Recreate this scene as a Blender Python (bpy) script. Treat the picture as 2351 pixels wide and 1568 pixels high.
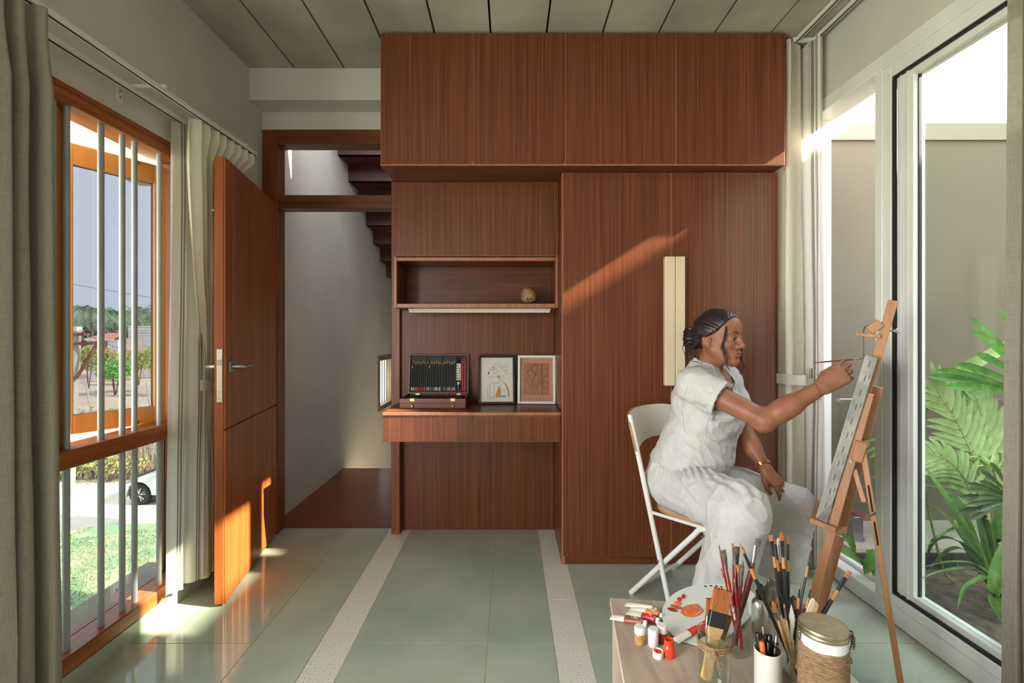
import bpy, bmesh, math, random
import numpy as np
from mathutils import Vector, Matrix, noise

for o in list(bpy.data.objects):
    bpy.data.objects.remove(o)
SC = bpy.context.scene
COL = SC.collection
PI = math.pi
F = 1110.0            # focal length in pixels of the 2351 px wide frame
VX, VY, HC = 1170.0, 766.0, 1.2

# ---------------------------------------------------------------- camera
cd = bpy.data.cameras.new('camera')
cam = bpy.data.objects.new('camera', cd)
COL.objects.link(cam)
cam.location = (0, 0, HC)
cam.rotation_euler = (PI / 2, 0, 0)
cd.sensor_width = 36.0
cd.sensor_fit = 'HORIZONTAL'
cd.lens = 36.0 * F / 2351.0
cd.shift_x = (1175.5 - VX) / 2351.0
cd.shift_y = -(784.0 - VY) / 2351.0
cd.clip_start = 0.02
cd.clip_end = 400
SC.camera = cam

# ---------------------------------------------------------------- world, sun, exposure
SKY = 3.2
SUN = 15.0
REAR = 23.0
w = bpy.data.worlds.new('sky')
SC.world = w
w.use_nodes = True
nt = w.node_tree
nt.nodes.clear()
o_ = nt.nodes.new('ShaderNodeOutputWorld')
b_ = nt.nodes.new('ShaderNodeBackground')
b_.inputs[1].default_value = SKY
tc = nt.nodes.new('ShaderNodeTexCoord')
sx = nt.nodes.new('ShaderNodeSeparateXYZ')
cr = nt.nodes.new('ShaderNodeValToRGB')
cr.color_ramp.elements[0].position = 0.0
cr.color_ramp.elements[0].color = (0.80, 0.82, 0.86, 1)
cr.color_ramp.elements[1].position = 0.7
cr.color_ramp.elements[1].color = (0.86, 0.90, 0.97, 1)
nt.links.new(tc.outputs['Generated'], sx.inputs[0])
nt.links.new(sx.outputs['Z'], cr.inputs[0])
nt.links.new(cr.outputs[0], b_.inputs[0])
nt.links.new(b_.outputs[0], o_.inputs[0])

sd = Vector((-1.0, 0.17, -0.64)).normalized()
sl = bpy.data.lights.new('sun', 'SUN')
sl.energy = SUN
sl.angle = math.radians(0.9)
sl.color = (1.0, 0.86, 0.68)
so = bpy.data.objects.new('sun', sl)
COL.objects.link(so)
so.rotation_euler = sd.to_track_quat('-Z', 'Y').to_euler()
so.location = (8, -2, 6)

# fill lamp added behind the camera, in an opening made up for it
al = bpy.data.lights.new('left_fill_lamp', 'AREA')
al.shape = 'RECTANGLE'
al.size, al.size_y = 1.15, 1.7
al.energy = REAR
al.color = (1.0, 0.98, 0.95)
ao = bpy.data.objects.new('left_fill_lamp', al)
COL.objects.link(ao)
ao.location = (-1.50, -0.20, 1.15)
ao.rotation_euler = (PI / 2, 0, -PI / 2)

SC.view_settings.view_transform = 'Standard'
SC.view_settings.look = 'None'
SC.view_settings.gamma = 1.0
SC.view_settings.use_curve_mapping = False
SC.view_settings.exposure = 1.6
SC.cycles.use_denoising = True
SC.cycles.max_bounces = 10
SC.cycles.diffuse_bounces = 6
SC.cycles.transparent_max_bounces = 24
SC.cycles.caustics_reflective = False
SC.cycles.caustics_refractive = False
SC.cycles.sample_clamp_indirect = 6.0

# ---------------------------------------------------------------- helpers
def V(*a):
    return Vector(a)

def P(px, py, z):
    return Vector(((px - VX) * z / F, z, HC - (py - VY) * z / F))

def onplane(px, py, Z):
    z = (HC - Z) * F / (py - VY)
    return Vector(((px - VX) * z / F, z, Z))

def lin(r, g, b):
    def c(v):
        v /= 255.0
        return v / 12.92 if v <= 0.04045 else ((v + 0.055) / 1.055) ** 2.4
    return (c(r), c(g), c(b), 1.0)

MATS = {}
def mat(name, c1, c2=None, rough=0.5, scale=(5, 5, 5), detail=4, metal=0.0, bump=0.0, bscale=None, spec=0.5,
        c3=None, lo=0.35, hi=0.65, rand=0.0, sss=0.0, transl=0.0, dist=0.0, coat=0.0, emit=None, estr=0.0):
    """procedural principled material: noise (stretched by scale) between c1, c2 (, c3)"""
    if name in MATS:
        return MATS[name]
    m = bpy.data.materials.new(name)
    m.use_nodes = True
    n, l = m.node_tree.nodes, m.node_tree.links
    bs = n['Principled BSDF']
    bs.inputs['Roughness'].default_value = rough
    bs.inputs['Metallic'].default_value = metal
    bs.inputs['Specular IOR Level'].default_value = spec
    bs.inputs['Coat Weight'].default_value = coat
    if sss:
        bs.inputs['Subsurface Weight'].default_value = sss
        bs.inputs['Subsurface Radius'].default_value = (0.01, 0.004, 0.002)
        bs.inputs['Subsurface Scale'].default_value = 0.5
    if emit:
        bs.inputs['Emission Color'].default_value = emit
        bs.inputs['Emission Strength'].default_value = estr
    out = None
    tcn = n.new('ShaderNodeTexCoord')
    if c2 is not None:
        mp = n.new('ShaderNodeMapping')
        mp.inputs['Scale'].default_value = scale
        l.new(tcn.outputs['Object'], mp.inputs[0])
        nz = n.new('ShaderNodeTexNoise')
        nz.inputs['Scale'].default_value = 1.0
        nz.inputs['Detail'].default_value = detail
        nz.inputs['Distortion'].default_value = dist
        l.new(mp.outputs[0], nz.inputs[0])
        rp = n.new('ShaderNodeValToRGB')
        e = rp.color_ramp.elements
        e[0].position, e[0].color = lo, c1
        e[1].position, e[1].color = hi, c2
        if c3 is not None:
            q = rp.color_ramp.elements.new((lo + hi) / 2)
            q.color = c3
        l.new(nz.outputs[0], rp.inputs[0])
        out = rp.outputs[0]
    if rand:
        oi = n.new('ShaderNodeObjectInfo')
        mr = n.new('ShaderNodeMapRange')
        mr.inputs[3].default_value = 1 - rand
        mr.inputs[4].default_value = 1 + rand
        l.new(oi.outputs['Random'], mr.inputs[0])
        hs = n.new('ShaderNodeHueSaturation')
        l.new(mr.outputs[0], hs.inputs['Value'])
        if out is not None:
            l.new(out, hs.inputs['Color'])
        else:
            hs.inputs['Color'].default_value = c1
        out = hs.outputs[0]
    if out is not None:
        l.new(out, bs.inputs['Base Color'])
    else:
        bs.inputs['Base Color'].default_value = c1
    if bump:
        nb = n.new('ShaderNodeTexNoise')
        nb.inputs['Detail'].default_value = 3
        nb.inputs['Scale'].default_value = 1.0
        mb_ = n.new('ShaderNodeMapping')
        mb_.inputs['Scale'].default_value = bscale or scale
        l.new(tcn.outputs['Object'], mb_.inputs[0])
        l.new(mb_.outputs[0], nb.inputs[0])
        bp = n.new('ShaderNodeBump')
        bp.inputs['Strength'].default_value = bump
        bp.inputs['Distance'].default_value = 0.004
        l.new(nb.outputs[0], bp.inputs['Height'])
        l.new(bp.outputs[0], bs.inputs['Normal'])
    if transl:
        tr = n.new('ShaderNodeBsdfTranslucent')
        if out is not None:
            l.new(out, tr.inputs[0])
        else:
            tr.inputs[0].default_value = c1
        mx = n.new('ShaderNodeMixShader')
        mx.inputs[0].default_value = transl
        l.new(bs.outputs[0], mx.inputs[1])
        l.new(tr.outputs[0], mx.inputs[2])
        l.new(mx.outputs[0], n['Material Output'].inputs[0])
    MATS[name] = m
    return m

def glass_mat(name, tint, refl=1.0, rough=0.0):
    """thin sheet glass: tinted see-through plus a Fresnel reflection"""
    if name in MATS:
        return MATS[name]
    m = bpy.data.materials.new(name)
    m.use_nodes = True
    n, l = m.node_tree.nodes, m.node_tree.links
    n.remove(n['Principled BSDF'])
    tr = n.new('ShaderNodeBsdfTransparent')
    tr.inputs[0].default_value = tint
    gl = n.new('ShaderNodeBsdfGlossy')
    gl.inputs['Roughness'].default_value = rough
    gl.inputs[0].default_value = (refl, refl, refl, 1)
    lw = n.new('ShaderNodeLayerWeight')      # Schlick reflectance, the same from both sides of the sheet
    lw.inputs[0].default_value = 0.5
    pw = n.new('ShaderNodeMath')
    pw.operation = 'POWER'
    pw.inputs[1].default_value = 5.0
    ml = n.new('ShaderNodeMath')
    ml.operation = 'MULTIPLY_ADD'
    ml.inputs[1].default_value = 0.9
    ml.inputs[2].default_value = 0.035
    l.new(lw.outputs['Facing'], pw.inputs[0])
    l.new(pw.outputs[0], ml.inputs[0])
    mx = n.new('ShaderNodeMixShader')
    l.new(ml.outputs[0], mx.inputs[0])
    l.new(tr.outputs[0], mx.inputs[1])
    l.new(gl.outputs[0], mx.inputs[2])
    l.new(mx.outputs[0], n['Material Output'].inputs[0])
    MATS[name] = m
    return m

class MB:
    """collects shapes into one bmesh"""
    def __init__(s):
        s.bm = bmesh.new()
        s.mi = 0
    def _mark(s, faces, smooth=False):
        for f in faces:
            f.material_index = s.mi
            f.smooth = smooth
    def poly(s, pts, smooth=False):
        f = s.bm.faces.new([s.bm.verts.new(p) for p in pts])
        s._mark([f], smooth)
        return s
    def box(s, lo, hi, M=None, bev=0.0):
        x0, y0, z0 = lo
        x1, y1, z1 = hi
        if bev:
            tmp = bmesh.new()
            bmesh.ops.create_cube(tmp, size=1)
            for v in tmp.verts:
                v.co = Vector(((x0 + x1) / 2 + v.co.x * (x1 - x0), (y0 + y1) / 2 + v.co.y * (y1 - y0), (z0 + z1) / 2 + v.co.z * (z1 - z0)))
            bmesh.ops.bevel(tmp, geom=tmp.edges[:], offset=bev, segments=1, profile=0.5, affect='EDGES')
            s._merge(tmp, M)
            return s
        c = [(x0, y0, z0), (x1, y0, z0), (x1, y1, z0), (x0, y1, z0), (x0, y0, z1), (x1, y0, z1), (x1, y1, z1), (x0, y1, z1)]
        vs = [s.bm.verts.new(M @ Vector(p) if M else p) for p in c]
        fs = [s.bm.faces.new([vs[i] for i in q]) for q in ((0, 3, 2, 1), (4, 5, 6, 7), (0, 1, 5, 4), (1, 2, 6, 5), (2, 3, 7, 6), (3, 0, 4, 7))]
        s._mark(fs)
        return s
    def _merge(s, tmp, M=None, smooth=False):
        mp = {v: s.bm.verts.new(M @ v.co if M else v.co) for v in tmp.verts}
        fs = []
        for f in tmp.faces:
            try:
                fs.append(s.bm.faces.new([mp[v] for v in f.verts]))
            except ValueError:
                pass
        s._mark(fs, smooth)
        tmp.free()
    def bar(s, p0, p1, wd, th, side, bev=0.0):
        """rectangular bar from p0 to p1; wd along side direction, th across"""
        p0, p1 = Vector(p0), Vector(p1)
        d = (p1 - p0)
        L = d.length
        d.normalize()
        x = Vector(side)
        x = (x - d * x.dot(d)).normalized()
        y = d.cross(x)
        M = Matrix(((x.x, y.x, d.x, p0.x), (x.y, y.y, d.y, p0.y), (x.z, y.z, d.z, p0.z), (0, 0, 0, 1)))
        return s.box((-wd / 2, -th / 2, 0), (wd / 2, th / 2, L), M, bev)
    def tube(s, pts, r, n=8, cap=True, closed=False, smooth=True):
        pts = [Vector(p) for p in pts]
        rs = r if isinstance(r, (list, tuple)) else [r] * len(pts)
        N = len(pts)
        rings = []
        nrm = None
        for i, p in enumerate(pts):
            a = pts[(i - 1) % N] if (i > 0 or closed) else p
            b = pts[(i + 1) % N] if (i < N - 1 or closed) else p
            t = (b - a)
            if t.length < 1e-9:
                t = Vector((0, 0, 1))
            t.normalize()
            if nrm is None:
                nrm = t.orthogonal().normalized()
            nrm = (nrm - t * nrm.dot(t))
            if nrm.length < 1e-6:
                nrm = t.orthogonal()
            nrm.normalize()
            bn = t.cross(nrm)
            rings.append([s.bm.verts.new(p + (nrm * math.cos(2 * PI * k / n) + bn * math.sin(2 * PI * k / n)) * rs[i]) for k in range(n)])
        fs = []
        for i in range(N if closed else N - 1):
            A, B = rings[i], rings[(i + 1) % N]
            for k in range(n):
                fs.append(s.bm.faces.new((A[k], A[(k + 1) % n], B[(k + 1) % n], B[k])))
        s._mark(fs, smooth)
        if cap and not closed:
            s._mark([s.bm.faces.new(rings[0][::-1]), s.bm.faces.new(rings[-1])])
        return s
    def lathe(s, prof, c=(0, 0, 0), n=24, M=None, smooth=True, capb=True, capt=False):
        c = Vector(c)
        rings = []
        for (r, z) in prof:
            ring = []
            for k in range(n):
                p = Vector((r * math.cos(2 * PI * k / n), r * math.sin(2 * PI * k / n), z))
                p = (M @ p if M else p) + c
                ring.append(s.bm.verts.new(p))
            rings.append(ring)
        fs = []
        for A, B in zip(rings, rings[1:]):
            for k in range(n):
                fs.append(s.bm.faces.new((A[k], A[(k + 1) % n], B[(k + 1) % n], B[k])))
        s._mark(fs, smooth)
        if capb:
            s._mark([s.bm.faces.new(rings[0][::-1])])
        if capt:
            s._mark([s.bm.faces.new(rings[-1])])
        return s
    def ball(s, c, r, M=None, sub=2, smooth=True):
        tmp = bmesh.new()
        bmesh.ops.create_icosphere(tmp, subdivisions=sub, radius=1)
        r = r if isinstance(r, (list, tuple)) else (r, r, r)
        for v in tmp.verts:
            p = Vector((v.co.x * r[0], v.co.y * r[1], v.co.z * r[2]))
            v.co = (M @ p if M else p) + Vector(c)
        s._merge(tmp, None, smooth)
        return s
    def prism(s, pts, ext, smooth=False):
        """polygon (list of 3-D points) extruded by vector ext"""
        ext = Vector(ext)
        a = [s.bm.verts.new(Vector(p)) for p in pts]
        b = [s.bm.verts.new(Vector(p) + ext) for p in pts]
        n = len(a)
        fs = [s.bm.faces.new(a[::-1]), s.bm.faces.new(b)]
        for i in range(n):
            fs.append(s.bm.faces.new((a[i], a[(i + 1) % n], b[(i + 1) % n], b[i])))
        s._mark(fs, smooth)
        return s
    def grid(s, rows, smooth=True, thick=0.0):
        """surface through rows of points"""
        vs = [[s.bm.verts.new(p) for p in r] for r in rows]
        fs = []
        for A, B in zip(vs, vs[1:]):
            for i in range(len(A) - 1):
                fs.append(s.bm.faces.new((A[i], A[i + 1], B[i + 1], B[i])))
        s._mark(fs, smooth)
        return s

def wloc(o):
    v = Vector((0, 0, 0))
    while o is not None:
        v = v + o.location
        o = o.parent
    return v

def obj(name, mb, m, parent=None, origin=None, label=None, kind=None, keep=False):
    me = bpy.data.meshes.new(name)
    bm = mb.bm
    if not keep:
        bmesh.ops.recalc_face_normals(bm, faces=bm.faces[:])
    off = wloc(parent) if parent is not None else (Vector(origin) if origin is not None else Vector((0, 0, 0)))
    if off.length:
        bmesh.ops.translate(bm, verts=bm.verts[:], vec=-off)
    bm.to_mesh(me)
    bm.free()
    for q in (m if isinstance(m, (list, tuple)) else [m]):
        me.materials.append(q)
    if not keep and any(p.use_smooth for p in me.polygons):
        me.set_sharp_from_angle(angle=math.radians(42))
    o = bpy.data.objects.new(name, me)
    COL.objects.link(o)
    if parent is not None:
        o.parent = parent
    else:
        o.location = off
    if label:
        o['label'] = label
    if kind:
        o['kind'] = kind
    return o

def thing(name, label, cat, loc=(0, 0, 0), group=None, kind=None):
    o = bpy.data.objects.new(name, None)
    o.empty_display_size = 0.05
    COL.objects.link(o)
    o.location = loc
    if label:
        o['label'] = label
    if cat:
        o['category'] = cat
    if group:
        o['group'] = group
    if kind:
        o['kind'] = kind
    return o

def tag(o, label, cat, group=None):
    o['label'] = label
    o['category'] = cat
    if group:
        o['group'] = group
    return o

def struct(o):
    o['kind'] = 'structure'
    return o

def bx(lo, hi, bev=0.0):
    return MB().box(lo, hi, None, bev)

def smooth_path(pts, n=6):
    """Catmull-Rom through pts"""
    pts = [Vector(p) for p in pts]
    out = []
    for i in range(len(pts) - 1):
        p0 = pts[max(i - 1, 0)]
        p1, p2 = pts[i], pts[i + 1]
        p3 = pts[min(i + 2, len(pts) - 1)]
        for k in range(n):
            t = k / n
            out.append(0.5 * ((2 * p1) + (p2 - p0) * t + (2 * p0 - 5 * p1 + 4 * p2 - p3) * t * t + (3 * p1 - p0 - 3 * p2 + p3) * t ** 3))
    out.append(pts[-1])
    return out
# ---------------------------------------------------------------- materials
M_wall = mat('lime_plaster', lin(205, 202, 195), lin(192, 189, 182), 0.85, (1.3, 1.3, 1.3), 6, bump=0.05, bscale=(40, 40, 40), spec=0.2)
M_conc = mat('concrete_plank', lin(176, 170, 157), lin(142, 136, 124), 0.8, (2.5, 2.5, 2.5), 8, bump=0.15, bscale=(60, 60, 60), rand=0.06, lo=0.3, hi=0.7)
M_dark = mat('dark_gap', lin(26, 24, 22), rough=0.9)
M_slab = mat('kota_stone', lin(152, 166, 150), lin(176, 182, 166), 0.09, (2.2, 2.2, 2.2), 7, c3=lin(164, 174, 158), rand=0.05, spec=0.5, bump=0.02, bscale=(8, 8, 8))
M_gran = mat('grey_granite', lin(176, 174, 164), lin(240, 238, 226), 0.28, (260, 260, 260), 2, lo=0.38, hi=0.62)
M_grout = mat('grout', lin(226, 214, 190), lin(200, 188, 166), 0.9, (20, 20, 20))
M_lam = mat('walnut_laminate', lin(82, 42, 24), lin(116, 66, 40), 0.36, (120, 120, 1.3), 6, c3=lin(99, 54, 32), lo=0.3, hi=0.7, bump=0.03, bscale=(220, 220, 3), spec=0.3)
M_lamh = mat('walnut_laminate_level', lin(78, 40, 23), lin(114, 64, 39), 0.34, (1.6, 18, 26), 5, c3=lin(96, 52, 31), lo=0.3, hi=0.7, dist=0.6, spec=0.3)
M_edge = mat('laminate_edge_band', lin(158, 104, 78), lin(140, 88, 64), 0.35, (30, 30, 2))
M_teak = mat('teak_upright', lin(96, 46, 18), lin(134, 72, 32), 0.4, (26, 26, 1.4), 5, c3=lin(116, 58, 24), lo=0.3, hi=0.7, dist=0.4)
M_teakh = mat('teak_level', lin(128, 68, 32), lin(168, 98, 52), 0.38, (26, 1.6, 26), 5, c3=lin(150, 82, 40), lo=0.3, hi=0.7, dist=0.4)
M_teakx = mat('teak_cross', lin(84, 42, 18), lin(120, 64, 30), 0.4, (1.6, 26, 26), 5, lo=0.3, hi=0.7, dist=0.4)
M_sash = mat('golden_teak', lin(186, 118, 54), lin(206, 140, 72), 0.4, (20, 20, 1.6), 4, lo=0.3, hi=0.7)
M_doorw = mat('door_teak', lin(136, 70, 30), lin(168, 92, 46), 0.36, (34, 34, 1.2), 5, c3=lin(152, 80, 37), lo=0.3, hi=0.7, rand=0.05, spec=0.35)
M_steel = mat('brushed_steel', lin(160, 160, 158), rough=0.32, metal=1.0)
M_ssbar = mat('grey_bar_paint', lin(158, 162, 164), lin(146, 150, 152), 0.4, (4, 4, 4), metal=0.15)
M_white = mat('white_frame_paint', lin(220, 222, 218), lin(208, 210, 206), 0.35, (6, 6, 2))
M_rail = mat('white_rail', lin(214, 212, 204), rough=0.4)
M_black = mat('black_rubber', lin(22, 23, 22), rough=0.6)
M_redox = mat('red_oxide', lin(116, 46, 12), lin(96, 38, 9), 0.3, (3, 3, 3), 6)
M_stair = mat('red_brown_stair', lin(88, 40, 26), lin(70, 31, 20), 0.5, (3, 3, 3), 6)
M_glassL = glass_mat('window_glass_grey', (0.262, 0.27, 0.287, 1), 1.0)
M_glassL2 = glass_mat('lower_window_glass', (0.38, 0.40, 0.40, 1), 1.0)
M_glassR = glass_mat('door_glass_clear', (0.84, 0.89, 0.86, 1), 1.0)
M_glassj = glass_mat('jar_glass', (0.90, 0.93, 0.91, 1), 1.0)

YB = 2.98       # back wall plane
XL, XR = -1.48, 1.60
CZ = 2.707
Y0 = -0.9       # open rear end of the room

# ---------------------------------------------------------------- floor of stone slabs
floor = obj('floor', bx((-1.62, Y0, -0.15), (1.72, 3.06, -0.0025)), M_grout)
floor['kind'] = 'structure'
g = 0.0020
def slab(name, x0, x1, y0, y1, m):
    mb = MB().box((x0 + g, y0 + g, -0.014), (x1 - g, y1 - g, 0.0))
    return obj(name, mb, m, floor)
for (a, b) in ((-1.478, -0.994), (-0.994, -0.738), (-0.604, -0.085), (-0.085, 0.1715), (0.302, 0.816), (0.816, 1.075), (1.205, 1.59)):
    for (c, d) in ((Y0, 0.75), (0.75, 1.873), (1.873, 2.985)):
        slab('stone_slab', a, b, c, d, M_slab)
for (a, b) in ((-0.738, -0.604), (0.1715, 0.302), (1.075, 1.205)):
    for (c, d) in ((Y0, 1.05), (1.05, 2.18), (2.18, 2.985)):
        slab('granite_strip', a, b, c, d, M_gran)

# ---------------------------------------------------------------- ceiling of concrete planks
ceil = obj('ceiling', bx((-1.62, Y0, CZ + 0.03), (1.72, 3.12, CZ + 0.2)), M_dark)
ceil['kind'] = 'structure'
jx = [-0.0955 + 0.281 * k for k in range(-5, 7)]
jx = [-1.60] + [x for x in jx if -1.5 < x < 1.55] + [1.70]
for a, b in zip(jx, jx[1:]):
    obj('concrete_plank', MB().box((a + 0.005, Y0, CZ), (b - 0.005, 3.1, CZ + 0.03)), M_conc, ceil)

# ---------------------------------------------------------------- walls
WY0, WY1 = 0.45, 2.25       # left window opening along Y
wl = MB()
wl.box((-1.60, 0.40, 0), (XL, WY0, CZ))
wl.box((-1.60, Y0, 0), (XL, -0.80, CZ))
wl.box((-1.60, -0.80, 0), (XL, 0.40, 0.30))
wl.box((-1.60, -0.80, 2.034), (XL, 0.40, CZ))  # opening below is made up, unseen, to let extra light in
wl.box((-1.60, WY0, 2.034), (XL, WY1, CZ))
wl.box((-1.60, WY1, 0), (XL, 3.0, CZ))
wl.box((-1.60, WY0, -0.3), (XL - 0.004, WY1, 0.06))
struct(obj('wall_left', wl, M_wall))
sk = MB().box((XL - 0.003, WY0, 0), (XL + 0.004, WY1, 0.06))
struct(obj('baseboard_left', sk, M_slab))
# back wall: beam over the door, then the wall behind the cabinets
wb = MB()
wb.box((-1.60, 2.745, 2.526), (1.72, 3.1, CZ))
wb.box((-1.60, 2.895, 2.421), (-0.4, 3.0, 2.53))
wb.box((-0.656, 2.99, 0), (1.72, 3.1, 2.526))
struct(obj('wall_back', wb, M_wall))
struct(obj('wall_rear', MB().box((-1.60, Y0 - 0.12, 0), (1.72, Y0, CZ)), M_wall))
RY0, RY1 = 0.80, 2.62       # right window opening along Y
wr = MB()
wr.box((XR, -4.5, 0), (1.72, RY0, CZ))  # run on past the rear wall, unseen, to block the sun
wr.box((XR, RY0, 2.39), (1.72, RY1, CZ))
wr.box((XR, RY1, 0), (1.72, 3.1, CZ))
struct(obj('wall_right', wr, M_wall))

# roof slab outside over the left window
struct(obj('trim_4', MB().box((-2.75, -0.5, 2.30), (-1.60, 3.6, 2.42)), mat('cream_soffit', lin(226, 216, 196), rough=0.8)))

# ---------------------------------------------------------------- stairwell behind the door
hall = MB()
hall.box((-1.62, 3.0, -1.6), (-1.487, 5.45, 4.6))
hall.box((-1.62, 6.15, -1.6), (-1.487, 8.2, 4.6))
hall.box((-1.62, 5.45, -1.6), (-1.487, 6.15, 0.32))
hall.box((-1.62, 5.45, 0.94), (-1.487, 6.15, 4.6))
hall.box((-1.62, 8.2, -1.6), (0.5, 8.3, 4.6))
struct(obj('wall_stairwell', hall, M_wall))
struct(obj('ceiling_stairwell', MB().box((-1.62, 3.55, 4.6), (-0.25, 8.3, 4.7)), M_wall))  # unseen roof added to dim the stairwell; front gap lets light down
struct(obj('floor_stairwell', MB().box((-1.62, 4.32, -1.7), (-0.25, 8.3, -1.6)), M_redox))  # unseen floor added to keep out light from the ground below
hr = MB().box((-0.35, 3.1, -1.6), (-0.25, 8.2, 4.6))
struct(obj('wall_stairwell_side', hr, M_wall))
fl = MB().box((-1.49, 2.9855, -0.2), (-0.30, 4.32, -0.002))
struct(obj('floor_landing', fl, M_redox))
st = thing('staircase', 'red brown concrete stair flight rising overhead, stepped underside seen through the doorway', 'staircase', (-1.0, 4.3, 2.5))
yy, zz = 6.9, 1.46
rise, run = 0.143, 0.272
for k in range(11):
    mb = MB()
    mb.box((-1.485, yy - run, zz), (-0.36, yy + 0.05, zz + 0.05))
    mb.box((-1.485, yy - run - 0.001, zz), (-0.36, yy - run + 0.05, zz + rise + 0.05))
    obj('step', mb, M_stair, st)
    yy -= run
    zz += rise
# small barred window of the stairwell
w3 = struct(thing('window_3', 'small wooden window with grey bars in the stairwell wall', None, (-1.487, 5.8, 0.32)))
mb = MB()
for (a, b, c, d) in ((5.45, 6.15, 0.32, 0.37), (5.45, 6.15, 0.89, 0.94), (5.45, 5.52, 0.37, 0.89), (6.08, 6.15, 0.37, 0.89)):
    mb.box((-1.57, a, c), (-1.475, b, d))
obj('frame', mb, mat('weathered_wood', lin(120, 96, 72), lin(98, 78, 58), 0.7, (20, 20, 4)), w3)
for k in range(5):
    y = 5.57 + k * 0.105
    obj('bar', MB().tube([(-1.53, y, 0.37), (-1.53, y, 0.89)], 0.011), M_ssbar, w3)

# ---------------------------------------------------------------- door frame and open door leaf
d1 = struct(thing('door_1', 'open teak plank door in a teak frame with a fanlight', None, (-1.43, 2.89, 0)))
def part(name, lo, hi, m, par, bev=0.003, label=None):
    return obj(name, MB().box(lo, hi, None, bev), m, par, label=label)
part('jamb', (-1.486, 2.89, 0), (-1.388, 2.99, 2.421), M_teak, d1)
part('jamb', (-0.708, 2.89, 0), (-0.656, 2.99, 2.421), M_teak, d1)
part('head_rail', (-1.388, 2.89, 2.333), (-0.40, 2.99, 2.421), M_teakx, d1)
part('transom_rail', (-1.388, 2.892, 1.95), (-0.60, 2.985, 2.03), M_teakx, d1)
obj('transom_bead', MB().box((-1.388, 2.885, 1.985), (-0.66, 2.895, 1.992)), M_teakx, d1)
# leaf: local frame from the hinge corner H towards the free edge E
H = Vector((-1.391, 2.885, 0.0))
E = Vector((-1.249, 2.124, 0.0))
dv = (E - H).normalized()
nv = Vector((-dv.y, dv.x, 0))
if nv.x < 0:
    nv = -nv                       # nv points to the room side (+X)
LW = (E - H).length
TH = 0.045
LM = Matrix(((dv.x, nv.x, 0, H.x), (dv.y, nv.y, 0, H.y), (0, 0, 1, 0), (0, 0, 0, 1)))
leaf = obj('door_leaf', MB().box((0, -TH, 0.012), (LW, -0.0075, 1.976), LM, 0.002), M_doorw, d1)
nP = 9
edges = [0.0] + [LW * (k / nP) for k in range(1, nP)] + [LW]
# lower boards (narrow) and upper boards (wider)
for a, b in zip(edges, edges[1:]):
    obj('plank', MB().box((a + 0.0025, -0.008, 0.012), (b - 0.0025, 0.0, 0.774), LM, 0.0012), M_doorw, leaf)
ub = [0, edges[2], edges[3], edges[5], edges[8], LW]
for a, b in zip(ub, ub[1:]):
    obj('plank', MB().box((a + 0.0025, -0.008, 0.781), (b - 0.0025, 0.0, 1.976), LM, 0.0012), M_doorw, leaf)
M_nick = mat('satin_nickel', lin(205, 200, 186), rough=0.35, metal=0.9)
lk = MB().box((LW, -0.034, 0.90), (LW + 0.002, -0.012, 1.132), LM)
lock = obj('lock_plate', lk, M_nick, leaf)
mb = MB().box((LW + 0.0015, -0.031, 1.060), (LW + 0.0045, -0.015, 1.086), LM)
obj('latch', mb, M_steel, leaf)
mb = MB().box((LW + 0.0015, -0.028, 0.965), (LW + 0.0028, -0.018, 1.012), LM)
obj('deadbolt', mb, M_nick, leaf)
mb = MB()
for z in (1.118, 0.945, 0.915):
    mb.tube([LM @ V(LW + 0.0015, -0.023, z), LM @ V(LW + 0.003, -0.023, z)], 0.003, 8)
obj('screws', mb, M_steel, leaf)
def lever(sgn, y0):
    mb = MB()
    mb.box((LW - 0.085, min(y0, y0 + sgn * 0.009), 1.027), (LW - 0.035, max(y0, y0 + sgn * 0.009), 1.077), LM, 0.002)
    pts = [(LW - 0.06, y0 + sgn * 0.009, 1.052), (LW - 0.06, y0 + sgn * 0.045, 1.052), (LW - 0.065, y0 + sgn * 0.055, 1.052), (LW - 0.18, y0 + sgn * 0.056, 1.054)]
    mb.tube([LM @ Vector(p) for p in pts], [0.010, 0.0095, 0.009, 0.0075], 10)
    return mb
obj('lever_handle', lever(1, 0.0), M_steel, leaf)
obj('lever_handle', lever(-1, -TH), M_nick, leaf)
mb = MB().box((LW - 0.085, -TH - 0.006, 0.94), (LW - 0.035, -TH, 0.99), LM, 0.002)
mb.tube([LM @ V(LW - 0.06, -TH - 0.006, 0.965), LM @ V(LW - 0.06, -TH - 0.02, 0.965)], 0.010, 12)
obj('key_escutcheon', mb, M_nick, leaf)
mb = MB().box((LW - 0.01, -TH - 0.012, 1.735), (LW - 0.002, -TH, 1.745), LM)
obj('door_stop_pin', mb, M_steel, leaf)

# ---------------------------------------------------------------- window_1: teak window on the left
w1 = struct(thing('window_1', 'tall teak window with grey round bars and an outward opened sash', None, (-1.53, 1.6, 0.06)))
FX = -1.485
def wp(name, lo, hi, m, bev=0.003):
    return obj(name, MB().box(lo, hi, None, bev), m, w1)
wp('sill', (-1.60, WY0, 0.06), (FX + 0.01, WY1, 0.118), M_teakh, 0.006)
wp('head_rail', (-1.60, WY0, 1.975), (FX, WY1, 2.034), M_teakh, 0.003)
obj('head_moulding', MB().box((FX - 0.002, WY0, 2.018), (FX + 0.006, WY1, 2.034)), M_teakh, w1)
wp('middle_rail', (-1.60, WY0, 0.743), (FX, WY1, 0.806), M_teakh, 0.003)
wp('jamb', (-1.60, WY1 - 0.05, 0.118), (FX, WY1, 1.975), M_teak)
wp('jamb', (-1.60, WY0, 0.118), (FX, WY0 + 0.05, 1.975), M_teak)
wp('mullion', (-1.60, 1.617, 0.806), (-1.535, 1.683, 1.975), M_sash)
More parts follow.
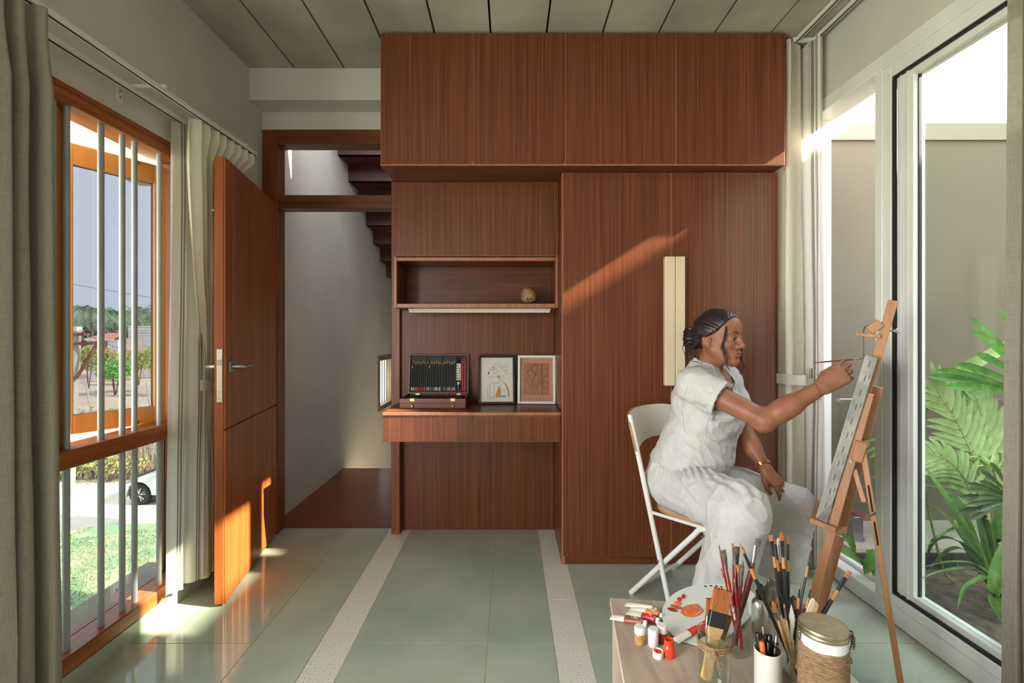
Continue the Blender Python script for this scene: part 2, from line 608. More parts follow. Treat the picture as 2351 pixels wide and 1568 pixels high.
for y in (0.75, 0.95, 1.15, 1.32, 1.47, 1.60, 1.65, 1.79, 1.888, 1.95, 2.087):
    obj('bar', MB().tube([(-1.513, y, 0.11), (-1.513, y, 1.98)], 0.0105, 12), M_ssbar, w1)
obj('lower_pane', MB().box((-1.572, WY0 + 0.05, 0.118), (-1.567, WY1 - 0.05, 0.743)), M_glassL2, w1)
obj('outer_sill', MB().box((-1.76, WY0, 0.02), (-1.60, WY1 + 0.1, 0.09)), M_conc, w1)
# sash opened outwards
def sash(hinge, free, z0, z1, name):
    h, f = Vector(hinge), Vector(free)
    d = (f - h).normalized()
    n_ = Vector((d.y, -d.x, 0))
    L = (f - h).length
    M = Matrix(((d.x, n_.x, 0, h.x), (d.y, n_.y, 0, h.y), (0, 0, 1, 0), (0, 0, 0, 1)))
    s = obj(name, MB().box((0.0, -0.018, z0), (0.05, 0.018, z1), M, 0.002), M_sash, w1)
    obj('stile', MB().box((L - 0.05, -0.018, z0), (L, 0.018, z1), M, 0.002), M_sash, s)
    obj('top_rail', MB().box((0.05, -0.018, z1 - 0.083), (L - 0.05, 0.018, z1), M, 0.002), M_sash, s)
    obj('bottom_rail', MB().box((0.05, -0.018, z0), (L - 0.05, 0.018, z0 + 0.075), M, 0.002), M_sash, s)
    obj('pane', MB().box((0.05, -0.003, z0 + 0.075), (L - 0.05, 0.003, z1 - 0.083), M), M_glassL, s)
    return s, M
s1, SM = sash((-1.578, 2.214, 0), (-1.772, 1.885, 0), 0.80, 1.956, 'sash')
s2, _ = sash((-1.57, 1.05, 0), (-1.57, 1.612, 0), 0.81, 1.97, 'sash')
for z in (0.815, 1.945):
    obj('stay', MB().bar((-1.60, 2.06, z), SM @ V(0.10, 0.0, z), 0.014, 0.004, (0, 0, 1)), M_black, w1)

# ---------------------------------------------------------------- window_2: white sliding door frame on the right
w2 = struct(thing('window_2', 'white framed sliding glass door on the garden side', None, (1.65, 1.7, 0)))
def rp(name, lo, hi, m=None, bev=0.002):
    return obj(name, MB().box(lo, hi, None, bev), m or M_white, w2)
rp('head_frame', (1.588, RY0, 2.327), (1.715, RY1, 2.39))
rp('head_track', (1.592, RY0, 2.272), (1.70, 2.02, 2.327))
rp('bottom_frame', (1.588, RY0, 0.0), (1.715, RY1, 0.075), None, 0.004)
rp('bottom_track', (1.592, RY0, 0.075), (1.70, 2.02, 0.116))
rp('threshold_lip', (1.655, 2.11, 0.075), (1.67, RY1, 0.095))
rp('post', (1.594, 2.022, 0.075), (1.705, 2.11, 2.327))
rp('post_bead', (1.588, 2.062, 0.075), (1.594, 2.070, 2.327))
rp('far_jamb', (1.594, RY1 - 0.06, 0.075), (1.705, RY1, 2.327))
rp('near_jamb', (1.594, RY0, 0.075), (1.705, RY0 + 0.06, 2.327))
for (lo, hi) in (((1.600, RY0 + 0.06, 2.262), (1.612, 2.02, 2.272)), ((1.600, RY0 + 0.06, 0.116), (1.612, 2.02, 0.126)), ((1.600, 2.012, 0.126), (1.612, 2.022, 2.262))):
    rp('rubber_gasket', lo, hi, M_black, 0)
sl_ = rp('sliding_sash', (1.612, 1.93, 0.126), (1.66, 2.012, 2.262))
for (lo, hi, nm) in (((1.612, RY0 + 0.06, 2.236), (1.66, 1.93, 2.262), 'top_rail'), ((1.612, RY0 + 0.06, 0.126), (1.66, 1.93, 0.150), 'bottom_rail'),
                     ((1.612, RY0 + 0.06, 0.150), (1.66, RY0 + 0.14, 2.236), 'stile'), ((1.606, 1.948, 0.126), (1.612, 1.958, 2.262), 'bead'), ((1.606, 1.984, 0.126), (1.612, 1.990, 2.262), 'bead')):
    obj(nm, MB().box(lo, hi, None, 0.001), M_white, sl_)
obj('glazing_seal', MB().box((1.630, 1.925, 0.15), (1.642, 1.9305, 2.236)), M_black, sl_)
obj('pane', MB().box((1.632, RY0 + 0.14, 0.150), (1.640, 1.926, 2.236)), M_glassR, sl_)

# ---------------------------------------------------------------- curtain tracks
def track(name, p0, p1, label):
    t = thing(name, label, 'curtain rail', p0)
    p0, p1 = Vector(p0), Vector(p1)
    obj('rail', MB().bar(p0, p1, 0.022, 0.016, (1, 0, 0)), M_rail, t)
    d = Vector((0, 0, -0.009))
    obj('groove', MB().bar(p0 + d, p1 + d, 0.005, 0.003, (1, 0, 0)), M_black, t)
    return t
tA = track('curtain_rail', (-1.452, 0.6, 2.128), (-1.43, 2.35, 2.128), 'white curtain rail close to the left wall, carrying the striped sheer')
tB = track('curtain_rail', (-1.345, 0.6, 2.128), (-1.315, 2.50, 2.128), 'white curtain rail standing off the left wall, carrying the linen drapes')
for t_, y in ((tA, 1.832), (tB, 2.40)):
    obj('wall_bracket', MB().box((-1.48, y - 0.012, 2.08), (-1.476, y + 0.012, 2.155)).box((-1.48, y - 0.006, 2.134), (-1.30, y + 0.006, 2.142)), M_rail, t_)
mb = MB()
for z in (2.095, 2.118):
    mb.tube([(-1.477, 1.832, z), (-1.473, 1.832, z)], 0.004, 8)
obj('bracket_screws', mb, M_steel, tA)
tC = track('curtain_rail', (1.462, 0.2, CZ - 0.012), (1.462, 2.72, CZ - 0.012), 'white ceiling curtain rail nearer the room, right side')
tD = track('curtain_rail', (1.552, 0.2, CZ - 0.012), (1.552, 2.72, CZ - 0.012), 'white ceiling curtain rail next to the right wall')
obj('joining_clip', MB().box((1.44, 2.455, CZ - 0.018), (1.575, 2.475, CZ - 0.002)), M_rail, tC)
# ---------------------------------------------------------------- fitted cabinets
LM_ = [M_lam, M_edge, M_lamh]
def panel(name, lo, hi, par, level=False, label=None, bev=0.0026):
    """laminated board: face of veneer, lighter banded edges"""
    mb = MB().box(lo, hi, None, bev)
    sx_, sy_, sz_ = hi[0] - lo[0], hi[1] - lo[1], hi[2] - lo[2]
    thin = min((sx_, 0), (sy_, 1), (sz_, 2))[1]
    for f in mb.bm.faces:
        n = f.normal if f.normal.length else Vector((0, 0, 0))
        f.normal_update()
        a = [abs(c) for c in f.normal]
        f.material_index = (2 if level else 0) if a[thin] > 0.9 else 1
    return obj(name, mb, LM_, par, label=label)

# loft cabinet
ly, lt, lb = 2.398, 2.693, 2.034
loft = thing('loft_cabinet', 'walnut laminate loft cabinet with four flat doors, just under the ceiling', 'cabinet', (0.36, 2.7, lb))
panel('carcass', (-0.642, ly + 0.02, lb + 0.019), (1.3675, 2.744, lt - 0.004), loft)
panel('bottom_panel', (-0.642, ly + 0.001, lb), (1.3675, 2.98, lb + 0.018), loft, True)
lx = [-0.642, -0.1836, 0.2744, 0.823, 1.3675]
for a, b in zip(lx, lx[1:]):
    panel('cabinet_door', (a + 0.0012, ly, lb + 0.004), (b - 0.0012, ly + 0.018, lt), loft)

# wardrobe
wy = 2.508
ward = thing('wardrobe', 'tall walnut laminate wardrobe with two doors and long ivory handles, behind the seated person', 'wardrobe', (0.83, 2.75, 0))
panel('side_panel', (0.271, wy + 0.002, 0.0), (0.289, 2.985, 2.033), ward)
panel('side_panel', (1.367, wy + 0.002, 0.0), (1.385, 2.985, 2.033), ward)
panel('back_panel', (0.289, 2.97, 0.05), (1.367, 2.985, 2.033), ward)
panel('plinth', (0.289, wy + 0.006, 0.0), (1.367, wy + 0.024, 0.048), ward, True)
panel('bottom_shelf', (0.289, wy + 0.024, 0.052), (1.367, 2.97, 0.07), ward, True)
M_ivory = mat('ivory_lacquer', lin(214, 198, 168), lin(206, 190, 160), 0.4, (3, 3, 3))
for a, b, ha, hb in ((0.272, 0.829, 0.791, 0.8415), (0.829, 1.384, 0.8445, 0.893)):
    d = panel('wardrobe_door', (a + 0.0012, wy - 0.018, 0.052), (b - 0.0012, wy, 2.031), ward)
    obj('handle', MB().box((ha, wy - 0.052, 0.9356), (hb, wy - 0.018, 1.593), None, 0.003), M_ivory, d)

# wall cabinet with open niche
cy = 2.669
wc = thing('wall_cabinet', 'walnut laminate wall cabinet with two doors above an open display niche', 'cabinet', (-0.19, 2.8, 1.342))
panel('side_panel', (-0.642, cy + 0.001, 1.342), (-0.623, 2.93, 2.033), wc)
panel('side_panel', (0.2525, cy + 0.001, 1.342), (0.2695, 2.93, 2.033), wc)
panel('niche_top', (-0.623, cy + 0.001, 1.6015), (0.2525, 2.93, 1.623), wc, True)
panel('niche_bottom', (-0.623, cy - 0.002, 1.342), (0.2525, 2.93, 1.366), wc, True)
panel('niche_back', (-0.623, 2.92, 1.366), (0.2525, 2.935, 1.6015), wc, True)
panel('cabinet_top', (-0.623, cy + 0.02, 2.015), (0.2525, 2.93, 2.033), wc, True)
for a, b in ((-0.642, -0.178), (-0.178, 0.2695)):
    panel('cabinet_door', (a + 0.0012, cy - 0.018, 1.6255), (b - 0.0012, cy, 2.0325), wc)
M_lamp = mat('lamp_tube', lin(228, 222, 206), rough=0.4)
lt_ = thing('strip_light', 'slim white strip light fixed under the display niche, switched off', 'strip light', (-0.17, 2.78, 1.336))
obj('batten', MB().box((-0.58, 2.765, 1.333), (0.235, 2.785, 1.342)), M_lamp, lt_)
obj('tube', MB().tube([(-0.575, 2.772, 1.327), (0.23, 2.772, 1.327)], 0.007, 10), M_lamp, lt_)

# desk with two drawers, back panels
dy = 2.53
desk = thing('desk', 'fitted walnut laminate desk with two drawers between doorway and wardrobe', 'desk', (-0.2, 2.75, 0))
panel('desktop', (-0.666, dy - 0.004, 0.7705), (0.2695, 2.92, 0.789), desk, True)
for a, b in ((-0.666, -0.194), (-0.194, 0.2695)):
    panel('drawer', (a + 0.0012, dy, 0.633), (b - 0.0012, dy + 0.018, 0.768), desk)
panel('drawer_carcass', (-0.655, dy + 0.0185, 0.640), (0.2685, 2.88, 0.766), desk)
panel('knee_panel', (-0.655, 2.955, 0.0), (0.2695, 2.972, 0.633), desk)
panel('upper_back_panel', (-0.655, 2.921, 0.789), (0.2695, 2.937, 1.342), desk)

# ---------------------------------------------------------------- curtains
def cloth_mat(name, c1, c2, transl, stripes=None, wv=900):
    m = bpy.data.materials.new(name)
    m.use_nodes = True
    n, l = m.node_tree.nodes, m.node_tree.links
    bs = n['Principled BSDF']
    bs.inputs['Roughness'].default_value = 0.9
    bs.inputs['Specular IOR Level'].default_value = 0.15
    uv = n.new('ShaderNodeUVMap')
    def nz(sc, det=2):
        mp = n.new('ShaderNodeMapping')
        mp.inputs['Scale'].default_value = sc
        l.new(uv.outputs[0], mp.inputs[0])
        q = n.new('ShaderNodeTexNoise')
        q.inputs['Scale'].default_value = 1
        q.inputs['Detail'].default_value = det
        l.new(mp.outputs[0], q.inputs[0])
        return q.outputs[0]
    a, b = nz((wv, 18, 1)), nz((18, wv, 1))
    ad = n.new('ShaderNodeMath')
    ad.operation = 'ADD'
    l.new(a, ad.inputs[0])
    l.new(b, ad.inputs[1])
    rp_ = n.new('ShaderNodeValToRGB')
    rp_.color_ramp.elements[0].position, rp_.color_ramp.elements[0].color = 0.7, c1
    rp_.color_ramp.elements[1].position, rp_.color_ramp.elements[1].color = 1.25, c2
    hf = n.new('ShaderNodeMath')
    hf.operation = 'MULTIPLY'
    hf.inputs[1].default_value = 1.0
    l.new(ad.outputs[0], hf.inputs[0])
    l.new(hf.outputs[0], rp_.inputs[0])
    col = rp_.outputs[0]
    if stripes:
        sp = n.new('ShaderNodeSeparateXYZ')
        l.new(uv.outputs[0], sp.inputs[0])
        st_ = n.new('ShaderNodeValToRGB')
        st_.color_ramp.interpolation = 'CONSTANT'
        e = st_.color_ramp.elements
        e[0].position, e[0].color = 0, (0, 0, 0, 1)
        e[1].position, e[1].color = 0.999, (0, 0, 0, 1)
        for p0, p1 in stripes:
            q = st_.color_ramp.elements.new(p0)
            q.color = (1, 1, 1, 1)
            q = st_.color_ramp.elements.new(p1)
            q.color = (0, 0, 0, 1)
        fr = n.new('ShaderNodeMath')
        fr.operation = 'FRACT'
        mu = n.new('ShaderNodeMath')
        mu.operation = 'MULTIPLY'
        mu.inputs[1].default_value = 5.0
        l.new(sp.outputs['X'], mu.inputs[0])
        l.new(mu.outputs[0], fr.inputs[0])
        l.new(fr.outputs[0], st_.inputs[0])
        mx = n.new('ShaderNodeMixRGB')
        mx.inputs[2].default_value = lin(150, 144, 134)
        l.new(st_.outputs[0], mx.inputs[0])
        l.new(col, mx.inputs[1])
        col = mx.outputs[0]
    l.new(col, bs.inputs['Base Color'])
    bp = n.new('ShaderNodeBump')
    bp.inputs['Strength'].default_value = 0.25
    bp.inputs['Distance'].default_value = 0.002
    l.new(ad.outputs[0], bp.inputs['Height'])
    l.new(bp.outputs[0], bs.inputs['Normal'])
    tr = n.new('ShaderNodeBsdfTranslucent')
    l.new(col, tr.inputs[0])
    mxs = n.new('ShaderNodeMixShader')
    mxs.inputs[0].default_value = transl
    l.new(bs.outputs[0], mxs.inputs[1])
    l.new(tr.outputs[0], mxs.inputs[2])
    l.new(mxs.outputs[0], n['Material Output'].inputs[0])
    MATS[name] = m
    return m
M_linen = cloth_mat('linen_cloth', lin(206, 198, 182), lin(230, 223, 209), 0.28)
M_greyc = cloth_mat('grey_drape_cloth', lin(122, 115, 103), lin(148, 141, 128), 0.08)
M_sheer = cloth_mat('striped_sheer', lin(228, 225, 216), lin(240, 237, 230), 0.5,
                    stripes=((0.06, 0.10), (0.13, 0.15), (0.17, 0.23), (0.62, 0.66), (0.68, 0.75), (0.78, 0.80)))

def curtain(par, name, top, bot, zt, zb, m, folds, amp, ampb=None, nz=26, seed=1, pinch=True, mid=None, per=16, quick=None):
    """pleated sheet hung from the line top (two XY points) down to the line bot; mid=(z, line, amp) is a gathered waist"""
    rng = random.Random(seed)
    ph = [rng.uniform(0, 6.28) for _ in range(4)]
    NU = folds * per
    rows = []
    ampb = amp if ampb is None else ampb
    length = math.dist(top[0], top[1]) * 2.2
    keys = [(zt, top, amp * (0.55 if pinch else 1)), (zt - 0.10, top, amp * (0.55 if pinch else 1)), (zt - 0.24, top, amp)]
    if quick:
        keys = keys[:1] + [(zt - 0.035, top, amp * 0.7), (zt - 0.145, quick, amp * 0.8)]
    if mid:
        keys += [(mid[0] + 0.02, mid[1], mid[2]), (mid[0] - 0.04, mid[1], mid[2])]
    keys += [(zb, bot, ampb)]
    for j in range(nz + 1):
        t = j / nz
        z = zt + (zb - zt) * t
        for k in range(len(keys) - 1):
            if keys[k][0] >= z >= keys[k + 1][0] - 1e-9:
                u = (keys[k][0] - z) / max(1e-6, keys[k][0] - keys[k + 1][0])
                u = u * u * (3 - 2 * u)
                A = [Vector(keys[k][1][0]).lerp(Vector(keys[k + 1][1][0]), u), Vector(keys[k][1][1]).lerp(Vector(keys[k + 1][1][1]), u)]
                am = keys[k][2] * (1 - u) + keys[k + 1][2] * u
                break
        d = (A[1] - A[0])
        nn = Vector((-d.y, d.x)).normalized()
        dn = d.normalized()
        row = []
        for i in range(NU + 1):
            s = i / NU
            a = 2 * PI * folds * s
            off = math.sin(a + 0.5 * math.sin(ph[0] + 3 * s * 2)) + 0.30 * math.sin(2 * a + ph[1] + 1.2 * t) * t + 0.22 * math.sin(0.5 * a + ph[2])
            lat = 0.35 * am * math.sin(2 * a + ph[3]) * (0.4 + 0.6 * t)
            p = A[0] + d * s + nn * off * am + dn * lat
            wob = 0.004 * noise.noise(Vector((s * 9, z * 3, seed)))
            row.append((p.x + nn.x * wob, p.y + nn.y * wob, z))
        rows.append(row)
    mb = MB().grid(rows)
    uvl = mb.bm.loops.layers.uv.new('UVMap')
    mb.bm.verts.index_update()
    W = NU + 1
    for f in mb.bm.faces:
        for lp in f.loops:
            q = lp.vert.index
            lp[uvl].uv = ((q % W) / NU * length, (q // W) / nz * (zt - zb))
    return obj(name, mb, m, par, keep=True)

def band(par, line, z, m, r, h=0.05):
    """cloth tie-back around a gathered curtain: closed rounded loop"""
    a, b = Vector(line[0]), Vector(line[1])
    d = (b - a).normalized()
    n_ = Vector((-d.y, d.x))
    loop = []
    for k in range(28):
        t = 2 * PI * k / 28
        c = (a + b) / 2 + d * math.cos(t) * ((b - a).length / 2 + 0.012) + n_ * math.sin(t) * r
        loop.append(c)
    rows = [[(c.x, c.y, z + h * q) for c in loop + loop[:1]] for q in (-0.5, -0.47, 0.47, 0.5)]
    mb = MB().grid(rows)
    uvl = mb.bm.loops.layers.uv.new('UVMap')
    for f in mb.bm.faces:
        for lp in f.loops:
            lp[uvl].uv = (lp.vert.co.x + lp.vert.co.y, lp.vert.co.z)
    return obj('tie_back', mb, m, par)

# left: grey drape close to the camera
c1 = thing('curtain', 'heavy grey linen drape gathered at the near end of the left window', 'curtain', (-1.33, 1.2, 0))
curtain(c1, 'drape', [(-1.36, 0.98), (-1.32, 1.375)], [(-1.36, 0.95), (-1.315, 1.395)], 2.115, 0.02, M_greyc, 7, 0.036, 0.04, seed=3)
# left: striped sheer
c2 = thing('curtain', 'white striped sheer curtain at the far end of the left window, beside the bars', 'curtain', (-1.43, 2.15, 0))
curtain(c2, 'sheer', [(-1.445, 2.05), (-1.405, 2.24)], [(-1.445, 2.02), (-1.41, 2.22)], 2.118, 0.09, M_sheer, 2, 0.020, 0.018, seed=5, pinch=False)
# left: linen drape tied back behind the door
c3 = thing('curtain', 'oatmeal linen drape tied back between the striped sheer and the open door', 'curtain', (-1.40, 2.3, 0))
gl = [(-1.400, 2.20), (-1.428, 2.40)]
curtain(c3, 'drape', [(-1.340, 2.03), (-1.318, 2.49)], [(-1.405, 2.21), (-1.428, 2.42)], 2.115, 0.075, M_linen, 8, 0.026, 0.018, seed=9, nz=44, mid=(0.98, gl, 0.014), quick=[(-1.350, 2.05), (-1.408, 2.46)])
band(c3, gl, 0.965, M_linen, 0.03)
# right: drapes at the far end of the garden window
c4 = thing('curtain', 'pale linen drape tied back beside the wardrobe on the right', 'curtain', (1.45, 2.55, 0))
g4 = [(1.440, 2.42), (1.440, 2.66)]
curtain(c4, 'drape', [(1.445, 2.43), (1.445, 2.70)], [(1.440, 2.41), (1.440, 2.70)], CZ - 0.02, 0.03, M_linen, 3, 0.046, 0.052, seed=4, nz=34, mid=(1.00, g4, 0.048), pinch=False)
band(c4, [(1.440, 2.395), (1.440, 2.68)], 0.97, M_linen, 0.070)
c5 = thing('curtain', 'white striped sheer curtain tied back against the white window post, glowing in the daylight', 'curtain', (1.545, 2.45, 0))
curtain(c5, 'sheer', [(1.550, 2.39), (1.550, 2.62)], [(1.548, 2.37), (1.548, 2.60)], CZ - 0.02, 0.03, M_sheer, 4, 0.024, 0.034, seed=8, nz=34, mid=(1.02, [(1.548, 2.375), (1.548, 2.58)], 0.024), pinch=False)
band(c5, [(1.548, 2.36), (1.548, 2.59)], 1.0, M_sheer, 0.034)
c6 = thing('curtain', 'dark grey drape gathered at the near end of the garden window, at the picture edge', 'curtain', (1.5, 1.25, 0))
curtain(c6, 'drape', [(1.505, 1.0), (1.50, 1.44)], [(1.50, 0.97), (1.495, 1.455)], CZ - 0.02, 0.02, M_greyc, 7, 0.034, 0.036, seed=12, pinch=False)
# ---------------------------------------------------------------- the painter: distance-field bodies meshed by surface nets
from mathutils.bvhtree import BVHTree
class Field:
    def __init__(s, lo, hi, vox):
        s.lo = np.array(lo, np.float32)
        s.vox = vox
        s.n = np.ceil((np.array(hi) - np.array(lo)) / vox).astype(int) + 1
        s.D = np.full(tuple(s.n), 0.5, np.float32)
    def _sub(s, lo, hi):
        a = np.clip(np.floor((np.array(lo) - s.lo) / s.vox).astype(int), 0, s.n - 1)
        b = np.clip(np.ceil((np.array(hi) - s.lo) / s.vox).astype(int) + 1, 1, s.n)
        sl = tuple(slice(i, j) for i, j in zip(a, b))
        ax = [s.lo[k] + s.vox * np.arange(a[k], b[k], dtype=np.float32) for k in range(3)]
        return sl, ax[0][:, None, None], ax[1][None, :, None], ax[2][None, None, :]
    def _comb(s, sl, d, k, op):
        a = s.D[sl]
        if op == 'add':
            if k > 0:
                h = np.clip(0.5 + 0.5 * (a - d) / k, 0, 1)
                s.D[sl] = a * (1 - h) + d * h - k * h * (1 - h)
            else:
                s.D[sl] = np.minimum(a, d)
        else:
            d = -d
            if k > 0:
                h = np.clip(0.5 - 0.5 * (a - d) / k, 0, 1)
                s.D[sl] = a * (1 - h) + d * h + k * h * (1 - h)
            else:
                s.D[sl] = np.maximum(a, d)
    def cap(s, a, b, ra, rb=None, k=0.02, op='add'):
        rb = ra if rb is None else rb
        a, b = np.array(a, np.float32), np.array(b, np.float32)
        m = max(ra, rb) + k + 4 * s.vox + 0.01
        sl, x, y, z = s._sub(np.minimum(a, b) - m, np.maximum(a, b) + m)
        d = b - a
        L2 = float(d @ d) + 1e-9
        t = np.clip(((x - a[0]) * d[0] + (y - a[1]) * d[1] + (z - a[2]) * d[2]) / L2, 0, 1)
        q = np.sqrt((x - a[0] - t * d[0]) ** 2 + (y - a[1] - t * d[1]) ** 2 + (z - a[2] - t * d[2]) ** 2) - (ra + (rb - ra) * t)
        s._comb(sl, q, k, op)
    def ell(s, c, r, ax=None, k=0.02, op='add'):
        """ellipsoid, radii r along the three axes ax"""
        c = np.array(c, np.float32)
        A = np.array([list(v) for v in ax], np.float32) if ax is not None else np.eye(3, dtype=np.float32)
        m = max(r) + k + 4 * s.vox + 0.01
        sl, x, y, z = s._sub(c - m, c + m)
        X, Y, Z = x - c[0], y - c[1], z - c[2]
        k0 = k1 = 0
        for v, rr in zip(A, r):
            p = X * v[0] + Y * v[1] + Z * v[2]
            k0 = k0 + (p / rr) ** 2
            k1 = k1 + (p / (rr * rr)) ** 2
        k0, k1 = np.sqrt(k0), np.sqrt(k1) + 1e-6
        s._comb(sl, (k0 * (k0 - 1) / k1).astype(np.float32), k, op)
    def cut(s, p, n, lo=None, hi=None, k=0.0):
        """remove everything on the +n side of the plane, inside an optional box"""
        lo = s.lo if lo is None else lo
        hi = s.lo + s.vox * s.n if hi is None else hi
        sl, x, y, z = s._sub(lo, hi)
        d = (x - p[0]) * n[0] + (y - p[1]) * n[1] + (z - p[2]) * n[2]
        s._comb(sl, -d + 0 * s.D[sl], k, 'sub')
    def mesh(s, name):
        D = s.D
        I = D < 0
        nx, ny, nz = (int(v) for v in s.n)
        cnt = np.zeros((nx - 1, ny - 1, nz - 1), np.int8)
        offs = [(i, j, k) for i in (0, 1) for j in (0, 1) for k in (0, 1)]
        for (i, j, k) in offs:
            cnt += I[i:nx - 1 + i, j:ny - 1 + j, k:nz - 1 + k]
        C = np.argwhere((cnt > 0) & (cnt < 8))
        vals = {o: D[C[:, 0] + o[0], C[:, 1] + o[1], C[:, 2] + o[2]] for o in offs}
        acc = np.zeros((len(C), 3), np.float64)
        num = np.zeros(len(C))
        for a in offs:
            for ax in range(3):
                if a[ax] == 0:
                    b = list(a)
                    b[ax] = 1
                    va, vb = vals[a], vals[tuple(b)]
                    m = (va < 0) != (vb < 0)
                    t = np.where(m, va / np.where(m, va - vb, 1), 0)
                    for q in range(3):
                        acc[:, q] += np.where(m, a[q] + (t if q == ax else 0), 0)
                    num += m
        pts = (C + acc / num[:, None]) * s.vox + s.lo
        idx = np.full((nx - 1, ny - 1, nz - 1), -1, np.int32)
        idx[C[:, 0], C[:, 1], C[:, 2]] = np.arange(len(C))
        quads = []
        for ax in range(3):
            u, v = (ax + 1) % 3, (ax + 2) % 3
            sl0 = [slice(1, n_ - 1) for n_ in (nx, ny, nz)]
            sl1 = list(sl0)
            sl0[ax] = slice(0, (nx, ny, nz)[ax] - 1)
            sl1[ax] = slice(1, (nx, ny, nz)[ax])
            A, B = I[tuple(sl0)], I[tuple(sl1)]
            E_ = np.argwhere(A != B)
            inside = A[E_[:, 0], E_[:, 1], E_[:, 2]]
            base = E_.copy()
            for q in range(3):
                if q != ax:
                    base[:, q] += 1
            def at(du, dv):
                p = base.copy()
                p[:, u] -= du
                p[:, v] -= dv
                return idx[p[:, 0], p[:, 1], p[:, 2]]
            q4 = np.stack([at(1, 1), at(0, 1), at(0, 0), at(1, 0)], 1)
            q4[~inside] = q4[~inside][:, ::-1]
            quads.append(q4)
        Q = np.concatenate(quads)
        Q = Q[(Q >= 0).all(1)]
        me = bpy.data.meshes.new(name)
        me.vertices.add(len(pts))
        me.vertices.foreach_set('co', pts.astype(np.float32).ravel())
        me.loops.add(Q.size)
        me.loops.foreach_set('vertex_index', Q.astype(np.int32).ravel())
        me.polygons.add(len(Q))
        me.polygons.foreach_set('loop_start', np.arange(0, Q.size, 4, dtype=np.int32))
        me.polygons.foreach_set('use_smooth', np.ones(len(Q), bool))
        me.update(calc_edges=True)
        return me

def relax(me, it=2, lam=0.5):
    """a few rounds of Laplacian smoothing"""
    n = len(me.vertices)
    co = np.empty(n * 3, np.float32)
    me.vertices.foreach_get('co', co)
    co = co.reshape(-1, 3)
    ed = np.empty(len(me.edges) * 2, np.int32)
    me.edges.foreach_get('vertices', ed)
    ed = ed.reshape(-1, 2)
    deg = np.bincount(ed.ravel(), minlength=n).astype(np.float32)[:, None]
    for _ in range(it):
        s_ = np.zeros_like(co)
        for q in range(3):
            s_[:, q] = np.bincount(ed[:, 0], co[ed[:, 1], q], n) + np.bincount(ed[:, 1], co[ed[:, 0], q], n)
        co = co + lam * (s_ / np.maximum(deg, 1) - co)
    me.vertices.foreach_set('co', co.ravel())
    me.update()

def displace(me, fn):
    """move vertices along their normals by fn(position)"""
    n = len(me.vertices)
    co = np.empty(n * 3, np.float32)
    no = np.empty(n * 3, np.float32)
    me.vertices.foreach_get('co', co)
    me.vertices.foreach_get('normal', no)
    co, no = co.reshape(-1, 3), no.reshape(-1, 3)
    w_ = np.array([fn(Vector(p)) for p in co.tolist()], np.float32)
    me.vertices.foreach_set('co', (co + no * w_[:, None]).ravel())
    me.update()

def field_obj(name, me, m, par, label=None):
    off = wloc(par)
    me.transform(Matrix.Translation(-off))
    for q in (m if isinstance(m, list) else [m]):
        me.materials.append(q)
    o = bpy.data.objects.new(name, me)
    COL.objects.link(o)
    o.parent = par
    if label:
        o['label'] = label
    return o

BF = Vector((0.68, -0.73, 0)).normalized()       # torso facing
BR = Vector((-0.73, -0.68, 0)).normalized()      # to her right
UP = Vector((0, 0, 1))
PEL = V(0.800, 2.230, 0.53)
HIPR, HIPL = V(0.742, 2.150, 0.53), V(0.862, 2.300, 0.53)
KNR, KNL = V(0.862, 1.800, 0.540), V(1.222, 2.085, 0.452)
ANR, ANL = V(0.800, 1.885, 0.085), V(1.175, 2.135, 0.085)
NECK = V(0.885, 2.175, 1.035)
CHEST = V(0.872, 2.185, 0.87)
SHR, SHL = V(0.775, 2.045, 0.985), V(1.025, 2.290, 0.980)
ELR, ELL = V(0.980, 1.855, 0.868), V(1.075, 2.225, 0.748)
WRR, WRL = V(1.156, 1.785, 1.004), V(1.121, 2.118, 0.608)
HO = V(0.917, 2.120, 1.183)                      # head centre at eye height
HF = Vector((0.62, -0.785, -0.03)).normalized()
HL = UP.cross(HF).normalized()                   # to her left
HU = HF.cross(HL).normalized()
HAX = (HF, HL, HU)
def hp(f, l, u):
    return HO + HF * f + HL * l + HU * u

person = thing('person', 'seated woman in white linen, dark hair in a bun, painting at the easel', 'person', (0.868, 2.175, 0))
fb = Field((0.58, 1.66, 0.0), (1.40, 2.46, 1.33), 0.0023)
# torso and limbs under the clothes
fb.ell(PEL + V(0, 0, 0.03), (0.115, 0.155, 0.12), (BF, BR, UP))
fb.ell(PEL.lerp(CHEST, 0.5) + BF * 0.01, (0.10, 0.135, 0.16), (BF, BR, UP), 0.05)
fb.ell(CHEST, (0.105, 0.150, 0.165), (BF, BR, UP), 0.05)
fb.cap(SHR + BR * -0.02 + V(0, 0, -0.005), SHL + BR * 0.02 + V(0, 0, -0.005), 0.050, None, 0.05)
fb.ell(NECK + BF * 0.03 + V(0, 0, -0.055), (0.075, 0.105, 0.06), (BF, BR, UP), 0.04)
for a, b, ra, rb in ((HIPR, KNR, 0.082, 0.058), (HIPL, KNL, 0.082, 0.058), (KNR, ANR, 0.054, 0.036), (KNL, ANL, 0.054, 0.036)):
    fb.cap(a, b, ra, rb, 0.03)
for a in (ANR, ANL):
    fb.cap(a + V(0, 0, -0.045) - BF * 0.03, a + BF * 0.13 + V(0, 0, -0.060), 0.032, 0.022, 0.02)
fb.cap(SHR, ELR, 0.050, 0.0405, 0.03)
fb.cap(ELR, ELR.lerp(WRR, 0.45), 0.0405, 0.0385, 0.02)
fb.cap(ELR.lerp(WRR, 0.30), WRR, 0.0385, 0.0255, 0.02)
fb.ell(ELR + (ELR - WRR).normalized() * 0.008 + V(0, 0, -0.012), (0.030, 0.028, 0.028), None, 0.02)
